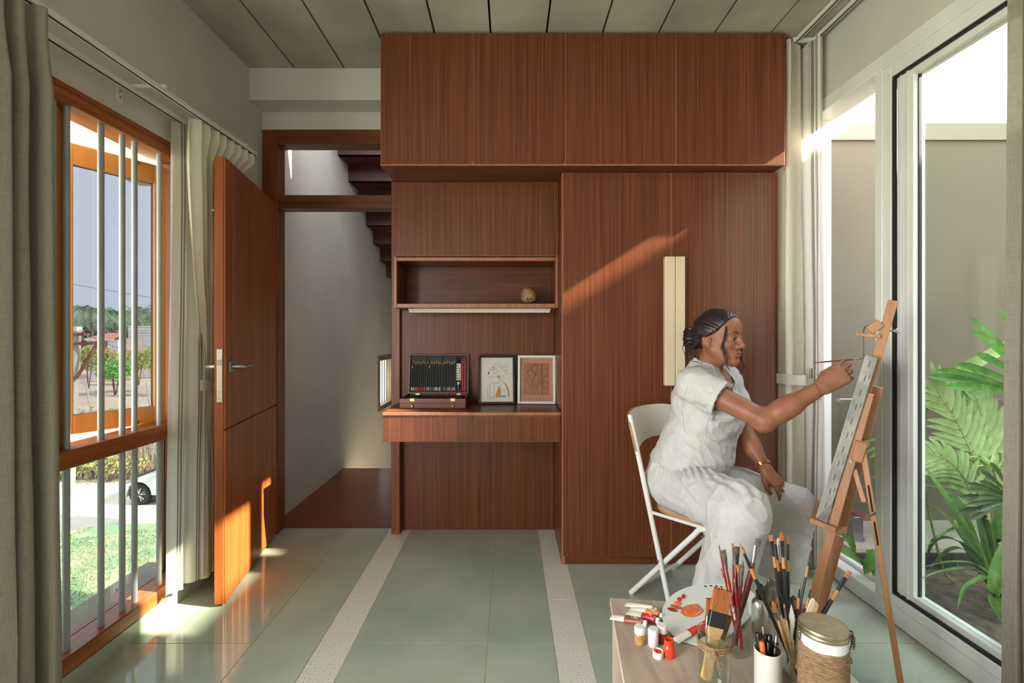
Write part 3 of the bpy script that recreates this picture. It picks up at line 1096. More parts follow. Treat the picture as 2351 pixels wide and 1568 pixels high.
fb.cap(SHL, ELL, 0.050, 0.0405, 0.03)
fb.cap(ELL, ELL.lerp(WRL, 0.45), 0.0405, 0.037, 0.02)
fb.cap(ELL.lerp(WRL, 0.30), WRL, 0.037, 0.0255, 0.02)
# head
fb.cap(hp(-0.022, 0, -0.075), NECK + V(0, 0, -0.02), 0.049, 0.058, 0.03)
fb.ell(hp(-0.012, 0, 0.030), (0.096, 0.074, 0.086), HAX, 0.02)
fb.ell(hp(0.026, 0, -0.040), (0.060, 0.056, 0.074), HAX, 0.03)
fb.ell(hp(0.048, 0, 0.045), (0.046, 0.056, 0.050), HAX, 0.02)
for s_ in (-1, 1):
    fb.cap(hp(0.004, 0.050 * s_, -0.052), hp(0.062, 0.012 * s_, -0.101), 0.0190, 0.0170, 0.025)
    fb.ell(hp(0.055, 0.036 * s_, -0.028), (0.026, 0.023, 0.024), HAX, 0.02)
    fb.cap(hp(0.080, 0.012 * s_, 0.020), hp(0.066, 0.046 * s_, 0.022), 0.0100, 0.0080, 0.012)
fb.ell(hp(0.073, 0, -0.103), (0.017, 0.019, 0.014), HAX, 0.018)
fb.ell(hp(0.070, 0, -0.066), (0.023, 0.030, 0.022), HAX, 0.02)
for s_ in (-1, 1):
    fb.ell(hp(0.092, 0.031 * s_, -0.001), (0.019, 0.0175, 0.0125), HAX, 0.012, 'sub')
# nose
fb.cap(hp(0.083, 0, 0.014), hp(0.104, 0, -0.032), 0.0078, 0.0098, 0.010)
fb.ell(hp(0.103, 0, -0.034), (0.0110, 0.0100, 0.0090), HAX, 0.008)
for s_ in (-1, 1):
    fb.ell(hp(0.091, 0.0120 * s_, -0.0365), (0.0110, 0.0072, 0.0080), HAX, 0.006)
    fb.ell(hp(0.0955, 0.0065 * s_, -0.0440), (0.005, 0.0034, 0.0032), HAX, 0.003, 'sub')
# lips, and the groove between them
fb.ell(hp(0.0865, 0, -0.0625), (0.0120, 0.0215, 0.0062), HAX, 0.005)
fb.ell(hp(0.0850, 0, -0.0735), (0.0125, 0.0185, 0.0075), HAX, 0.005)
fb.ell(hp(0.0975, 0, -0.0678), (0.0060, 0.0200, 0.0012), HAX, 0.003, 'sub')
fb.ell(hp(0.089, 0, -0.0855), (0.006, 0.015, 0.004), HAX, 0.006, 'sub')
# eyelids: a lid ball with an almond slit cut into it
for s_ in (-1, 1):
    ec = hp(0.0720, 0.031 * s_, -0.0012)
    fb.ell(ec, (0.0150, 0.0165, 0.0142), HAX, 0.007)
    sdir = (HF * 0.95 + HL * s_ * 0.30).normalized()
    sax = (sdir, UP.cross(sdir).normalized(), HU)
    fb.ell(ec + sdir * 0.0165 - HU * 0.0012, (0.0090, 0.0118, 0.0042), sax, 0.001, 'sub')
    fb.cap(ec + sdir * 0.0125 - sax[1] * 0.012 + HU * 0.0050, ec + sdir * 0.0140 + HU * 0.0062, 0.0022, None, 0.002)
    fb.cap(ec + sdir * 0.0140 + HU * 0.0062, ec + sdir * 0.0125 + sax[1] * 0.012 + HU * 0.0050, 0.0022, None, 0.002)
# ears
for s_ in (-1, 1):
    eax = ((HF * 0.95 + HL * s_ * -0.30).normalized(), (HL * s_ + HF * 0.25).normalized(), HU)
    fb.ell(hp(-0.016, 0.073 * s_, -0.010), (0.019, 0.0075, 0.031), eax, 0.006)
    fb.ell(hp(-0.011, 0.080 * s_, -0.005), (0.0095, 0.0055, 0.0165), eax, 0.004, 'sub')
    fb.ell(hp(-0.006, 0.072 * s_, -0.038), (0.0085, 0.006, 0.0085), eax, 0.006)
    fb.cap(hp(0.002, 0.0735 * s_, -0.013), hp(0.000, 0.0740 * s_, -0.004), 0.0045, 0.004, 0.003)

def hand(W, h, a, n, fingers, thumb, pl=0.078, sc=1.0):
    """palm and five fingers. h: wrist to knuckles, a: index to little finger, n: back of the hand"""
    h = Vector(h).normalized()
    a = Vector(a)
    a = (a - h * a.dot(h)).normalized()
    n = Vector(n)
    n = (n - h * n.dot(h) - a * n.dot(a)).normalized()
    tips = []
    offs_ = (-0.030, -0.010, 0.010, 0.029)
    lens = ((0.040, 0.024, 0.019), (0.044, 0.027, 0.020), (0.041, 0.025, 0.019), (0.032, 0.019, 0.017))
    for i, (o_, ln) in enumerate(zip(offs_, lens)):
        ln = tuple(v * sc for v in ln)
        kn = W + h * (pl - 0.004 * abs(i - 1)) + a * o_ + n * (0.004 - 0.0015 * abs(i - 1))
        fb.cap(W + h * 0.004 + a * o_ * 0.50, kn, 0.0155, 0.0112, 0.014)
        fb.cap(W + h * 0.020 + a * o_ * 0.7 - n * 0.010, kn - n * 0.010 - h * 0.010, 0.011, 0.0095, 0.012)
        ang = 0.0
        p = kn
        spread = fingers[i][3]
        r = (0.0088, 0.0082, 0.0074, 0.0064) if i < 3 else (0.0078, 0.0072, 0.0066, 0.0058)
        path = [kn]
        for j in range(3):
            ang += math.radians(fingers[i][j])
            d = (h * math.cos(ang) - n * math.sin(ang) + a * spread).normalized()
            q = p + d * ln[j]
            fb.cap(p, q, r[j], r[j + 1], 0.0035)
            p = q
            path.append(q)
        tips.append(path)
    tp_ = [W + h * thumb[0][0] + a * thumb[0][1] + n * thumb[0][2] for thumb in [(t,) for t in thumb]]
    rr = (0.0135, 0.0105, 0.0092, 0.0074)
    for j in range(len(tp_) - 1):
        fb.cap(tp_[j], tp_[j + 1], rr[j], rr[j + 1], 0.008 if j == 0 else 0.0035)
    tips.append(tp_)
    return tips, h, a, n
# right hand: closed round the brush, back of the hand towards the viewer
rt_, rh, ra_, rn = hand(WRR, (0.80, -0.06, 0.60), (0.50, -0.45, -0.70), (-0.30, -0.86, 0.42),
    [(14, 52, 34, -0.04), (24, 56, 34, 0.0), (36, 58, 36, 0.02), (46, 56, 36, 0.05)],
    [(0.016, -0.020, -0.014), (0.048, -0.038, -0.030), (0.082, -0.036, -0.044), (0.112, -0.022, -0.044)], 0.088, 1.06)
# left hand: resting on the thigh, fingers drooping over it
lt2, lh_, la_, ln_ = hand(WRL, (0.44, -0.50, -0.70), (0.78, 0.55, 0.08), (0.42, -0.40, 0.75),
    [(14, 32, 22, -0.14), (8, 22, 16, -0.03), (8, 20, 16, 0.06), (10, 24, 18, 0.16)],
    [(0.014, -0.022, -0.010), (0.040, -0.044, -0.016), (0.068, -0.054, -0.022), (0.092, -0.052, -0.028)])
bme = fb.mesh('body')
del fb
relax(bme, 2, 0.4)
M_skin = mat('brown_skin', lin(150, 100, 76), lin(134, 86, 64), 0.46, (16, 16, 16), 4, sss=0.06, bump=0.05, bscale=(500, 500, 500), spec=0.35)
M_lips = mat('lips', lin(140, 84, 72), rough=0.38, sss=0.05)
body = field_obj('body', bme, [M_skin, M_lips], person)
off = wloc(person)
cen = np.empty(len(bme.polygons) * 3, np.float32)
bme.polygons.foreach_get('center', cen)
cen = cen.reshape(-1, 3) + np.array(off) - np.array(HO)
cf, cll, cu_ = cen @ np.array(HF), cen @ np.array(HL), cen @ np.array(HU)
lip = (cf > 0.082) & (np.abs(cll) < 0.0225) & (cu_ < -0.0565 - 18 * cll ** 2 * 0.4) & (cu_ > -0.0805 + 22 * cll ** 2)
bme.polygons.foreach_set('material_index', lip.astype(np.int32))
bme.update()

# eyes and brows
M_eyew = mat('eye_white', lin(224, 218, 208), rough=0.15)
M_iris = mat('iris_brown', lin(48, 28, 18), rough=0.1)
for s_ in (-1, 1):
    c = hp(0.0720, 0.031 * s_, -0.0012)
    ey = obj('eye', MB().ball(c, 0.0126, None, 3), M_eyew, person)
    look = (HF * 0.97 + HL * -0.10 + HU * -0.08).normalized()
    iq = c + look * 0.0118
    obj('iris', MB().ball(iq, (0.0064, 0.0064, 0.0022), look.to_track_quat('Z', 'Y').to_matrix(), 2), M_iris, ey)
    brow = smooth_path([hp(0.0900, 0.011 * s_, 0.0195), hp(0.0885, 0.024 * s_, 0.0250), hp(0.0800, 0.038 * s_, 0.0255), hp(0.0660, 0.050 * s_, 0.0180)], 5)
    N = len(brow) - 1
    obj('eyebrow', MB().tube(brow, [0.0042 * (0.6 + 0.4 * math.sin(PI * min(1, i / N * 1.2 + 0.15))) * (1 - 0.6 * (i / N) ** 3) for i in range(N + 1)], 6), mat('brow_hair', lin(34, 26, 22), rough=0.7), person)
    sdir = (HF * 0.95 + HL * s_ * 0.30).normalized()
    sl2 = UP.cross(sdir).normalized()
    arc = smooth_path([c + sdir * (0.0135 - 0.004 * abs(q) ** 2) + sl2 * 0.0122 * q + HU * (0.0034 - 0.0040 * q * q) for q in (-1, -0.5, 0, 0.5, 1)], 4)
    obj('lashes', MB().tube(arc, 0.0013, 5), MATS['brow_hair'], ey)

# hair
M_hair = mat('dark_hair', lin(26, 22, 20), lin(44, 36, 32), 0.36, (40, 40, 40), 4, spec=0.6, bump=0.4, bscale=(220, 220, 60))
fh = Field((HO.x - 0.26, HO.y - 0.20, HO.z - 0.19), (HO.x + 0.16, HO.y + 0.24, HO.z + 0.16), 0.0026)
fh.ell(hp(-0.014, 0, 0.033), (0.105, 0.0835, 0.0945), HAX, 0.0)
fh.ell(hp(0.034, 0, 0.058), (0.056, 0.064, 0.047), HAX, 0.02)
fh.ell(hp(-0.060, 0, -0.028), (0.056, 0.062, 0.052), HAX, 0.02)
for s_ in (-1, 1):
    fh.ell(hp(-0.012, 0.062 * s_, 0.028), (0.055, 0.022, 0.030), HAX, 0.015)
nrm = (HF * 0.86 - HU * 0.50).normalized()
fh.cut(hp(0.066, 0, 0.078), nrm, k=0.010)
n2 = (HF * 0.55 - HU * 0.83).normalized()
fh.cut(hp(-0.006, 0, 0.006), n2, k=0.010)
hme = fh.mesh('hair')
relax(hme, 1, 0.5)
def strands(p):
    q = p - HO
    f, l, u = q.dot(HF), q.dot(HL), q.dot(HU)
    a = math.atan2(u - 0.01, -f + 0.10 + 0.2 * abs(l))
    w = noise.noise(Vector((a * 26, l * 18, f * 6))) * 0.0016 + noise.noise(Vector((a * 70, l * 30, f * 8))) * 0.0010
    part = -0.006 * math.exp(-((l - 0.012) / 0.006) ** 2) * (1 if (u > 0.05 and f > -0.02) else 0)
    return w + part + 0.0035 * noise.noise(q * 22)
displace(hme, strands)
hair = field_obj('hair', hme, M_hair, person)
# bun: coiled lock at the back of the head
bc = hp(-0.125, -0.012, -0.004)
bun = MB()
bun.ball(bc, (0.029, 0.031, 0.048), None, 3)
rb = random.Random(17)
for k in range(64):
    tilt = rb.uniform(-0.9, 0.9)
    ph_ = rb.uniform(0, 2 * PI)
    rad = rb.uniform(0.026, 0.034)
    zc = rb.uniform(-0.038, 0.038)
    sc_ = math.sqrt(max(0.15, 1 - (zc / 0.052) ** 2))
    pth = []
    for q in range(15):
        a = ph_ + q * 0.30
        pth.append(bc + HF * (math.cos(a) * rad * sc_) + HL * (math.sin(a) * rad * sc_ * 1.05) + HU * (zc + tilt * 0.020 * math.sin(a - ph_) + 0.003 * math.sin(3 * a)))
    bun.tube(pth, [0.0012 + 0.0030 * math.sin(PI * (q + 0.5) / 15) for q in range(15)], 6)
bo = obj('hair_bun', bun, M_hair, person)
rg_ = random.Random(31)
mb = MB()
for k in range(26):
    a = rg_.uniform(0, 2 * PI)
    p0 = bc + HF * 0.02 * math.cos(a) + HL * 0.025 * math.sin(a) + HU * rg_.uniform(-0.045, -0.01)
    p1 = p0 + HF * rg_.uniform(-0.012, 0.012) + HL * rg_.uniform(-0.012, 0.012) - HU * rg_.uniform(0.02, 0.05)
    p2 = p1 + HF * rg_.uniform(-0.006, 0.03) + HL * rg_.uniform(-0.01, 0.01) - HU * rg_.uniform(0.01, 0.05)
    mb.tube(smooth_path([p0, p1, p2], 4), [0.0022, 0.002, 0.0019, 0.0017, 0.0015, 0.0013, 0.0011, 0.0008, 0.0004], 5)
obj('loose_hair', mb, M_hair, person)
mb = MB()
for k in range(12):     # wavy lock falling from the temple past the near cheek
    j = lambda s: rg_.uniform(-s, s)
    pth = [hp(0.064 + j(.004), -0.060 + j(.004), 0.045 + j(.006)), hp(0.062 + j(.005), -0.070 + j(.004), 0.000), hp(0.056 + j(.005), -0.072 + j(.004), -0.040 + j(.004)),
           hp(0.066 + j(.006), -0.064 + j(.005), -0.080 + j(.004)), hp(0.070 + j(.008), -0.064 + j(.006), -0.112 + j(.012)), hp(0.082 + j(.010), -0.060 + j(.006), -0.135 + j(.014))]
    pth = smooth_path(pth, 5)
    mb.tube(pth, [0.0013 * (1 - i / len(pth)) + 0.0003 for i in range(len(pth))], 4)
for k in range(7):      # curl beyond the far cheek, below the chin
    j = lambda s: rg_.uniform(-s, s)
    pth = [hp(0.060 + j(.004), 0.062 + j(.004), 0.030), hp(0.066 + j(.004), 0.066 + j(.004), -0.030), hp(0.070 + j(.004), 0.064 + j(.003), -0.085), hp(0.084 + j(.005), 0.060 + j(.004), -0.112),
           hp(0.078 + j(.005), 0.058 + j(.004), -0.140), hp(0.070 + j(.006), 0.056 + j(.004), -0.152), hp(0.086 + j(.008), 0.056 + j(.004), -0.160)]
    pth = smooth_path(pth, 5)
    mb.tube(pth, [0.0015 * (1 - i / len(pth)) + 0.0003 for i in range(len(pth))], 4)
obj('loose_locks', mb, M_hair, person)

# ---------------------------------------------------------------- shirt
M_lin = mat('white_linen', lin(196, 196, 192), lin(188, 188, 184), 0.85, (30, 30, 30), 4, bump=0.12, bscale=(700, 700, 260), spec=0.2)
fs_ = Field((0.53, 1.80, 0.50), (1.28, 2.54, 1.14), 0.0034)
fs_.ell(CHEST + BF * 0.008 + V(0, 0, 0.010), (0.128, 0.176, 0.185), (BF, BR, UP), 0.0)
fs_.ell(CHEST + BF * 0.066 + V(0, 0, -0.035), (0.104, 0.172, 0.105), (BF, BR, UP), 0.05)
fs_.ell(PEL.lerp(CHEST, 0.48) + BF * 0.020, (0.150, 0.192, 0.160), (BF, BR, UP), 0.06)
fs_.ell(PEL + BF * 0.032 + V(0, 0, 0.105), (0.160, 0.190, 0.085), (BF, BR, UP), 0.05)
fs_.cap(SHR + V(0, 0, 0.004) - BR * 0.02, SHL + V(0, 0, 0.004) + BR * 0.02, 0.062, None, 0.05)
fs_.cap(NECK - BF * 0.010 + V(0, 0, -0.050), NECK + V(0, 0, 0.005) - BF * 0.006, 0.086, 0.066, 0.04)
SLR, SLL = SHR.lerp(ELR, 0.42), SHL.lerp(ELL, 0.55)
fs_.cap(SHR, SLR, 0.068, 0.072, 0.035)
fs_.cap(SHL, SLL, 0.068, 0.072, 0.035)
dR, dL = (ELR - SHR).normalized(), (ELL - SHL).normalized()
for S_, d_ in ((SLR, dR), (SLL, dL)):
    lo = np.array(S_) - 0.10
    fs_.cut(S_, d_, np.array(S_ - d_ * 0.01) - 0.095, np.array(S_ + d_ * 0.10) + 0.11)
    fs_.cap(S_ - d_ * 0.05, S_ + d_ * 0.05, 0.050, 0.064, 0.0, 'sub')
fs_.cut(PEL + V(0, 0, 0.060), (BF * -0.22 - UP * 0.97).normalized())
fs_.ell(PEL + BF * 0.02 + V(0, 0, 0.06), (0.142, 0.172, 0.06), (BF, BR, UP), 0.0, 'sub')
# neck opening and V
fs_.cap(NECK + V(0, 0, -0.03), NECK + V(0, 0, 0.12) + BF * 0.03, 0.055, 0.062, 0.0, 'sub')
fs_.cap(NECK + BF * 0.080 + V(0, 0, -0.015), NECK + BF * 0.110 + V(0, 0, -0.120), 0.036, 0.008, 0.004, 'sub')
sme = fs_.mesh('shirt')
relax(sme, 2, 0.5)
def shirt_folds(p):
    q = p - PEL
    f, r, u = q.dot(BF), q.dot(BR), q.z
    a = noise.noise(Vector((f * 9 + u * 10, r * 9 - u * 6, u * 5)))
    b = noise.noise(Vector((f * 20 + u * 9 + 5, r * 20 + 3, u * 16)))
    c = noise.noise(Vector((f * 44 + u * 30, r * 44, u * 22)))
    w = (1 - abs(a)) ** 3 * 0.0055 + (1 - abs(b)) ** 5 * 0.0034 + (1 - abs(c)) ** 5 * 0.0006 - 0.004
    # drawn folds from the armpit and at the waist
    w += 0.0035 * math.sin(95 * (u * 0.8 + r * 0.45 + 0.02 * a)) * math.exp(-((u - 0.33) / 0.09) ** 2)
    w += 0.006 * max(0.0, noise.noise(Vector((math.atan2(r, f) * 5.5, u * 2, 1)))) * math.exp(-((u - 0.10) / 0.07) ** 2)
    d = (p - SLR).length
    if d < 0.12:
        w += 0.003 * math.sin(150 * (p - SHR).dot(BR.cross(dR))) * (1 - d / 0.12)
    return w
displace(sme, shirt_folds)
shirt = field_obj('shirt', sme, M_lin, person)
DG = None
def cast(o, px, py, push=0.0):
    """first point of the mesh of o met by the sight line through a pixel"""
    me = o.data
    bv = CASTS.get(o.name)
    if bv is None:
        ofs = wloc(o)
        bv = BVHTree.FromPolygons([v.co + ofs for v in me.vertices], [tuple(p.vertices) for p in me.polygons])
        CASTS[o.name] = bv
    c = Vector((0, 0, HC))
    d = (P(px, py, 2.0) - c).normalized()
    h, n, i, t = bv.ray_cast(c, d)
    return (h + n * push if n.dot(d) < 0 else h - n * push, n if n.dot(d) < 0 else -n) if h else (None, -d)
CASTS = {}
M_btn = mat('grey_button', lin(150, 146, 136), rough=0.35)
M_seam = mat('linen_seam', lin(164, 164, 158), rough=0.9)
for px, py in ((1692, 966), (1690, 1000), (1686, 1028), (1678, 1050), (1667, 1070)):
    c, n = cast(shirt, px, py)
    if c is None:
        continue
    R_ = n.to_track_quat('Z', 'Y').to_matrix()
    bt = obj('button', MB().lathe([(0.0056, -0.001), (0.0060, 0.0012), (0.0048, 0.0020), (0.0036, 0.0012), (0.0, 0.0012)], c, 16, R_), M_btn, shirt)
    obj('thread', MB().ball(c + n * 0.0016, (0.0014, 0.0014, 0.0008), R_, 1), M_seam, bt)
def seam(pts, name='seam', r=0.0011, o=None, n=5):
    o = o or shirt
    q = []
    for a, b in zip(pts, pts[1:]):
        for k in range(n):
            t = k / n
            q.append(cast(o, a[0] + (b[0] - a[0]) * t, a[1] + (b[1] - a[1]) * t, 0.0006)[0])
    q.append(cast(o, pts[-1][0], pts[-1][1], 0.0006)[0])
    q = [v for v in q if v is not None]
    q = [v for i, v in enumerate(q) if i == 0 or (v - q[i - 1]).length < 0.03]
    obj(name, MB().tube(q, r, 5), M_seam, o)
seam([(1622, 985), (1626, 960), (1672, 974), (1668, 1006), (1644, 1014), (1622, 1004), (1622, 985)], 'pocket')
seam([(1683, 930), (1684, 985), (1678, 1030), (1657, 1078)], 'placket_edge')
seam([(1699, 930), (1699, 985), (1694, 1030), (1676, 1066)], 'placket_edge')
seam([(1580, 880), (1566, 935), (1572, 990)], 'side_seam', 0.0008)
# collar: stand and fold
mb = MB()
rows = [[], [], [], []]
NC = 30
for i in range(NC + 1):
    a = math.radians(-152 + 304 * i / NC)       # 0 = nape, +-152 = front ends
    fr_ = abs(a) / math.radians(152)
    ca, sa = math.cos(a), math.sin(a)
    drop = -0.060 * max(0, (fr_ - 0.45) / 0.55) ** 1.6
    def cpt(rad, z):
        return NECK + BF * (-ca * rad * 0.95 + 0.006 + 0.030 * fr_ ** 2) + BR * (sa * rad) + V(0, 0, z + drop)
    rows[0].append(cpt(0.072, -0.012))
    rows[1].append(cpt(0.066, 0.046 - 0.006 * fr_))
    rows[2].append(cpt(0.072, 0.050 - 0.006 * fr_))
    rows[3].append(cpt(0.104 + 0.006 * fr_, 0.004 - 0.028 * fr_))
mb.grid(rows)
co_ = obj('collar', mb, M_lin, shirt)
sm_ = co_.modifiers.new('thickness', 'SOLIDIFY')
sm_.thickness = 0.003
sb_ = co_.modifiers.new('round', 'SUBSURF')
sb_.levels = sb_.render_levels = 1
# turned-up sleeve cuffs
for S_, d_ in ((SLR, dR), (SLL, dL)):
    u_ = d_.orthogonal().normalized()
    v_ = d_.cross(u_)
    mb = MB()
    rws = []
    for (t, r) in ((-0.024, 0.0715), (-0.022, 0.0745), (0.0005, 0.0760), (0.002, 0.0735), (-0.010, 0.0700)):
        rws.append([S_ + d_ * t + (u_ * math.cos(k * 2 * PI / 40) + v_ * math.sin(k * 2 * PI / 40)) * (r + 0.0016 * math.sin(k * 0.9)) for k in range(41)])
    mb.grid(rws)
    obj('sleeve_cuff', mb, M_lin, shirt)

# ---------------------------------------------------------------- trousers
ft = Field((0.55, 1.64, 0.02), (1.36, 2.50, 0.72), 0.0038)
ft.ell(PEL + V(0, 0, 0.008) - BF * 0.012, (0.142, 0.186, 0.108), (BF, BR, UP), 0.0)
ft.ell(PEL + V(0, 0, 0.075), (0.132, 0.170, 0.075), (BF, BR, UP), 0.03)
ft.cap(HIPR + V(0, 0, -0.004), KNR, 0.112, 0.098, 0.05)
ft.cap(HIPL + V(0, 0, -0.004), KNL, 0.108, 0.090, 0.045)
HEMR, HEML = KNR.lerp(ANR, 0.80), KNL.lerp(ANL, 0.83)
ft.cap(KNR, HEMR, 0.096, 0.104, 0.03)
ft.cap(KNL, HEML, 0.088, 0.094, 0.03)
ft.cut(HEMR, (0, 0, -1), np.array(HEMR) - 0.16, np.array(HEMR) + 0.12)
ft.cut(HEML, (0, 0, -1), np.array(HEML) - 0.14, np.array(HEML) + 0.11)
ft.cap(HEMR + V(0, 0, 0.05), HEMR - V(0, 0, 0.05), 0.070, 0.096, 0.0, 'sub')
ft.cap(HEML + V(0, 0, 0.05), HEML - V(0, 0, 0.05), 0.065, 0.086, 0.0, 'sub')
# flattened against the seat board
ft.cut(V(0, 0, 0.4375), (0, 0, -1), np.array((0.62, 1.985, 0.30)), np.array((1.02, 2.46, 0.50)), 0.01)
tme = ft.mesh('trousers')
relax(tme, 2, 0.5)
def trouser_folds(p):
    q = p - PEL
    f, r, u = q.dot(BF), q.dot(BR), q.z
    a = noise.noise(Vector((p.x * 8, p.y * 8 + p.z * 7, p.z * 6 + 4)))
    b = noise.noise(Vector((p.x * 17 + p.z * 6, p.y * 17, p.z * 8)))
    c = noise.noise(Vector((p.x * 40 + p.z * 20, p.y * 40, p.z * 22)))
    w = (1 - abs(a)) ** 3 * 0.0075 + (1 - abs(b)) ** 5 * 0.0045 + (1 - abs(c)) ** 5 * 0.0008 - 0.005
    below = max(0.0, min(1.0, (0.42 - p.z) / 0.12))
    w += below * 0.007 * noise.noise(Vector((p.x * 26, p.y * 26, p.z * 2.4)))
    hip = math.exp(-((u - 0.02) / 0.05) ** 2 - ((f - 0.10) / 0.08) ** 2)
    w += hip * 0.004 * math.sin(130 * (u + 0.4 * r))
    waist = math.exp(-((u - 0.115) / 0.04) ** 2)
    w += waist * 0.0055 * math.sin(60 * math.atan2(r, f) + 3 * a)
    return w
displace(tme, trouser_folds)
trou = field_obj('trousers', tme, M_lin, person)
seam([(1548, 1076), (1556, 1092), (1572, 1120), (1600, 1152)], 'pocket_seam', 0.0009, trou)

# ---------------------------------------------------------------- jewellery
M_gold = mat('gold', lin(214, 170, 96), rough=0.22, metal=1.0)
def ringband(c, ax, r, wd, name, par, m=None, segs=None, rz=1.0):
    ax = Vector(ax).normalized()
    u_ = ax.orthogonal().normalized()
    v_ = ax.cross(u_)
    mb = MB()
    if segs:
        for k in range(segs):
            a = 2 * PI * k / segs
            d = u_ * math.cos(a) + v_ * math.sin(a)
            t = ax.cross(d)
            mb.bar(Vector(c) + d * r - t * r * PI / segs * 0.82, Vector(c) + d * r + t * r * PI / segs * 0.82, wd, 0.0028, ax)
    else:
        mb.tube([Vector(c) + (u_ * math.cos(k * PI / 20) + v_ * math.sin(k * PI / 20) * rz) * r for k in range(40)], wd, 6, closed=True)
    return obj(name, mb, m or M_gold, par)
fa = (WRR - ELR).normalized()
ringband(ELR.lerp(WRR, 0.90) + V(0, 0, -0.004), (fa + V(0.1, 0, -0.35)).normalized(), 0.0325, 0.0009, 'bracelet', person)
fa2 = (WRL - ELL).normalized()
wt = ringband(ELL.lerp(WRL, 0.88), fa2, 0.0310, 0.0115, 'wrist_watch', person, None, 20)
def fring(path, j, t, r):
    p, q = path[j], path[j + 1]
    return ringband(p.lerp(q, t), q - p, r, 0.0011, 'finger_ring', person)
fring(rt_[2], 0, 0.55, 0.0095)
fring(lt2[0], 0, 0.45, 0.0098)
fring(lt2[1], 0, 0.75, 0.0094)
obj('earring', MB().ball(hp(-0.004, -0.0795, -0.046), 0.0030, None, 1).tube([hp(-0.004, -0.0795, -0.048), hp(-0.004, -0.0800, -0.060)], 0.0010, 6), M_gold, person)
ringband(hp(0.094, -0.0150, -0.0445), HF, 0.0052, 0.0008, 'nose_ring', person)
# sandals
M_sand = mat('dark_sandal', lin(52, 44, 38), rough=0.6)
for a in (ANR, ANL):
    so2 = obj('sandal', MB().prism([a - V(0, 0, a.z) + BF * f + BR * r for f, r in ((-0.075, -0.025), (-0.075, 0.025), (0.0, 0.034), (0.10, 0.040), (0.155, 0.022), (0.16, -0.018), (0.10, -0.036), (0.0, -0.030))], (0, 0, 0.010)), M_sand, person)
    obj('strap', MB().tube(smooth_path([a - V(0, 0, a.z - 0.008) + BF * 0.08 + BR * 0.040, a - V(0, 0, a.z - 0.066) + BF * 0.07, a - V(0, 0, a.z - 0.008) + BF * 0.08 - BR * 0.038]), 0.006, 6), M_sand, so2)

# the brush in her right hand
def held_brush():
    tail, tip = P(1868, 833, 1.885), V(1.318, 1.800, 1.108)
    d = (tip - tail).normalized()
    t = thing('paint_brush', 'thin red lacquered brush held in the painter\'s right hand, touching the canvas', 'paintbrush', tail)
    obj('handle', MB().tube([tail, tail.lerp(tip, 0.2), tail.lerp(tip, 0.72), tail.lerp(tip, 0.80)], [0.0016, 0.0028, 0.0032, 0.0026], 8), mat('red_lacquer_handle', lin(130, 44, 44), rough=0.3), t)
    obj('ferrule', MB().tube([tail.lerp(tip, 0.80), tail.lerp(tip, 0.92)], [0.0027, 0.0024], 8), mat('held_ferrule', lin(176, 172, 164), rough=0.3, metal=1.0), t)
    obj('bristles', MB().tube([tail.lerp(tip, 0.92), tail.lerp(tip, 0.96), tip], [0.0024, 0.0026, 0.0006], 8), mat('held_bristles', lin(90, 78, 66), rough=0.8), t)
held_brush()
# ---------------------------------------------------------------- coconut
mb = MB()
tmp = bmesh.new()
bmesh.ops.create_uvsphere(tmp, u_segments=32, v_segments=20, radius=1)
for v in tmp.verts:
    c = v.co.copy()
    a = math.atan2(c.z, c.x)
    r = 1 + 0.055 * math.cos(3 * a + 0.5) * (1 - c.y * c.y) ** 0.5 + 0.02 * noise.noise(c * 3)
    v.co = Vector((c.x * 0.049 * r, c.y * 0.056, c.z * 0.050 * r))
mb._merge(tmp, Matrix.Translation((0.110, 2.76, 1.4165)) @ Matrix.Rotation(0.3, 4, 'X'), True)
M_coco = mat('coconut_husk', lin(112, 82, 56), lin(158, 124, 90), 0.75, (30, 30, 30), 5, bump=0.5, bscale=(120, 30, 120))
coco = obj('coconut', mb, M_coco, None, (0.110, 2.76, 1.366))
tag(coco, 'brown ribbed coconut standing at the right end of the open niche', 'coconut')
mb = MB()
for k in range(3):
    a = PI / 2 + k * 2 * PI / 3
    mb.ball((0.110 + 0.012 * math.cos(a), 2.7072, 1.400 + 0.012 * math.sin(a)), (0.0055, 0.003, 0.0055), None, 1)
obj('germination_eyes', mb, mat('dark_husk', lin(60, 42, 28), rough=0.9), coco)

# ---------------------------------------------------------------- framed pictures on the desk
M_pblack = mat('black_frame', lin(24, 24, 24), rough=0.35)
M_paper = mat('drawing_paper', lin(228, 226, 216), rough=0.8)
M_ink = mat('ink', lin(40, 38, 36), rough=0.7)
M_ochre = mat('ochre_paint', lin(206, 142, 66), rough=0.7)
M_silver = mat('silver_frame', lin(214, 220, 216), rough=0.35)
M_mount = mat('tan_mount', lin(170, 126, 100), rough=0.8)
M_clay = mat('clay_relief', lin(150, 104, 70), lin(134, 90, 60), 0.55, (60, 60, 60))
def frame_thing(c, wdt, hgt, tilt, yaw, bw, m, label, glaze=True):
    """frame standing on its bottom edge at c, leaning back by tilt"""
    t = thing('picture_frame', label, 'picture', c)
    M = Matrix.Translation(c) @ Matrix.Rotation(yaw, 4, 'Z') @ Matrix.Rotation(-tilt, 4, 'X')
    # local: x right, z up, y = depth (towards the wall)
    for lo, hi in (((-wdt / 2, -0.012, 0), (-wdt / 2 + bw, 0.012, hgt)), ((wdt / 2 - bw, -0.012, 0), (wdt / 2, 0.012, hgt)),
                   ((-wdt / 2 + bw, -0.012, 0), (wdt / 2 - bw, 0.012, bw)), ((-wdt / 2 + bw, -0.012, hgt - bw), (wdt / 2 - bw, 0.012, hgt))):
        obj('frame_rail', MB().box(lo, hi, M, 0.0012), m, t)
    return t, M
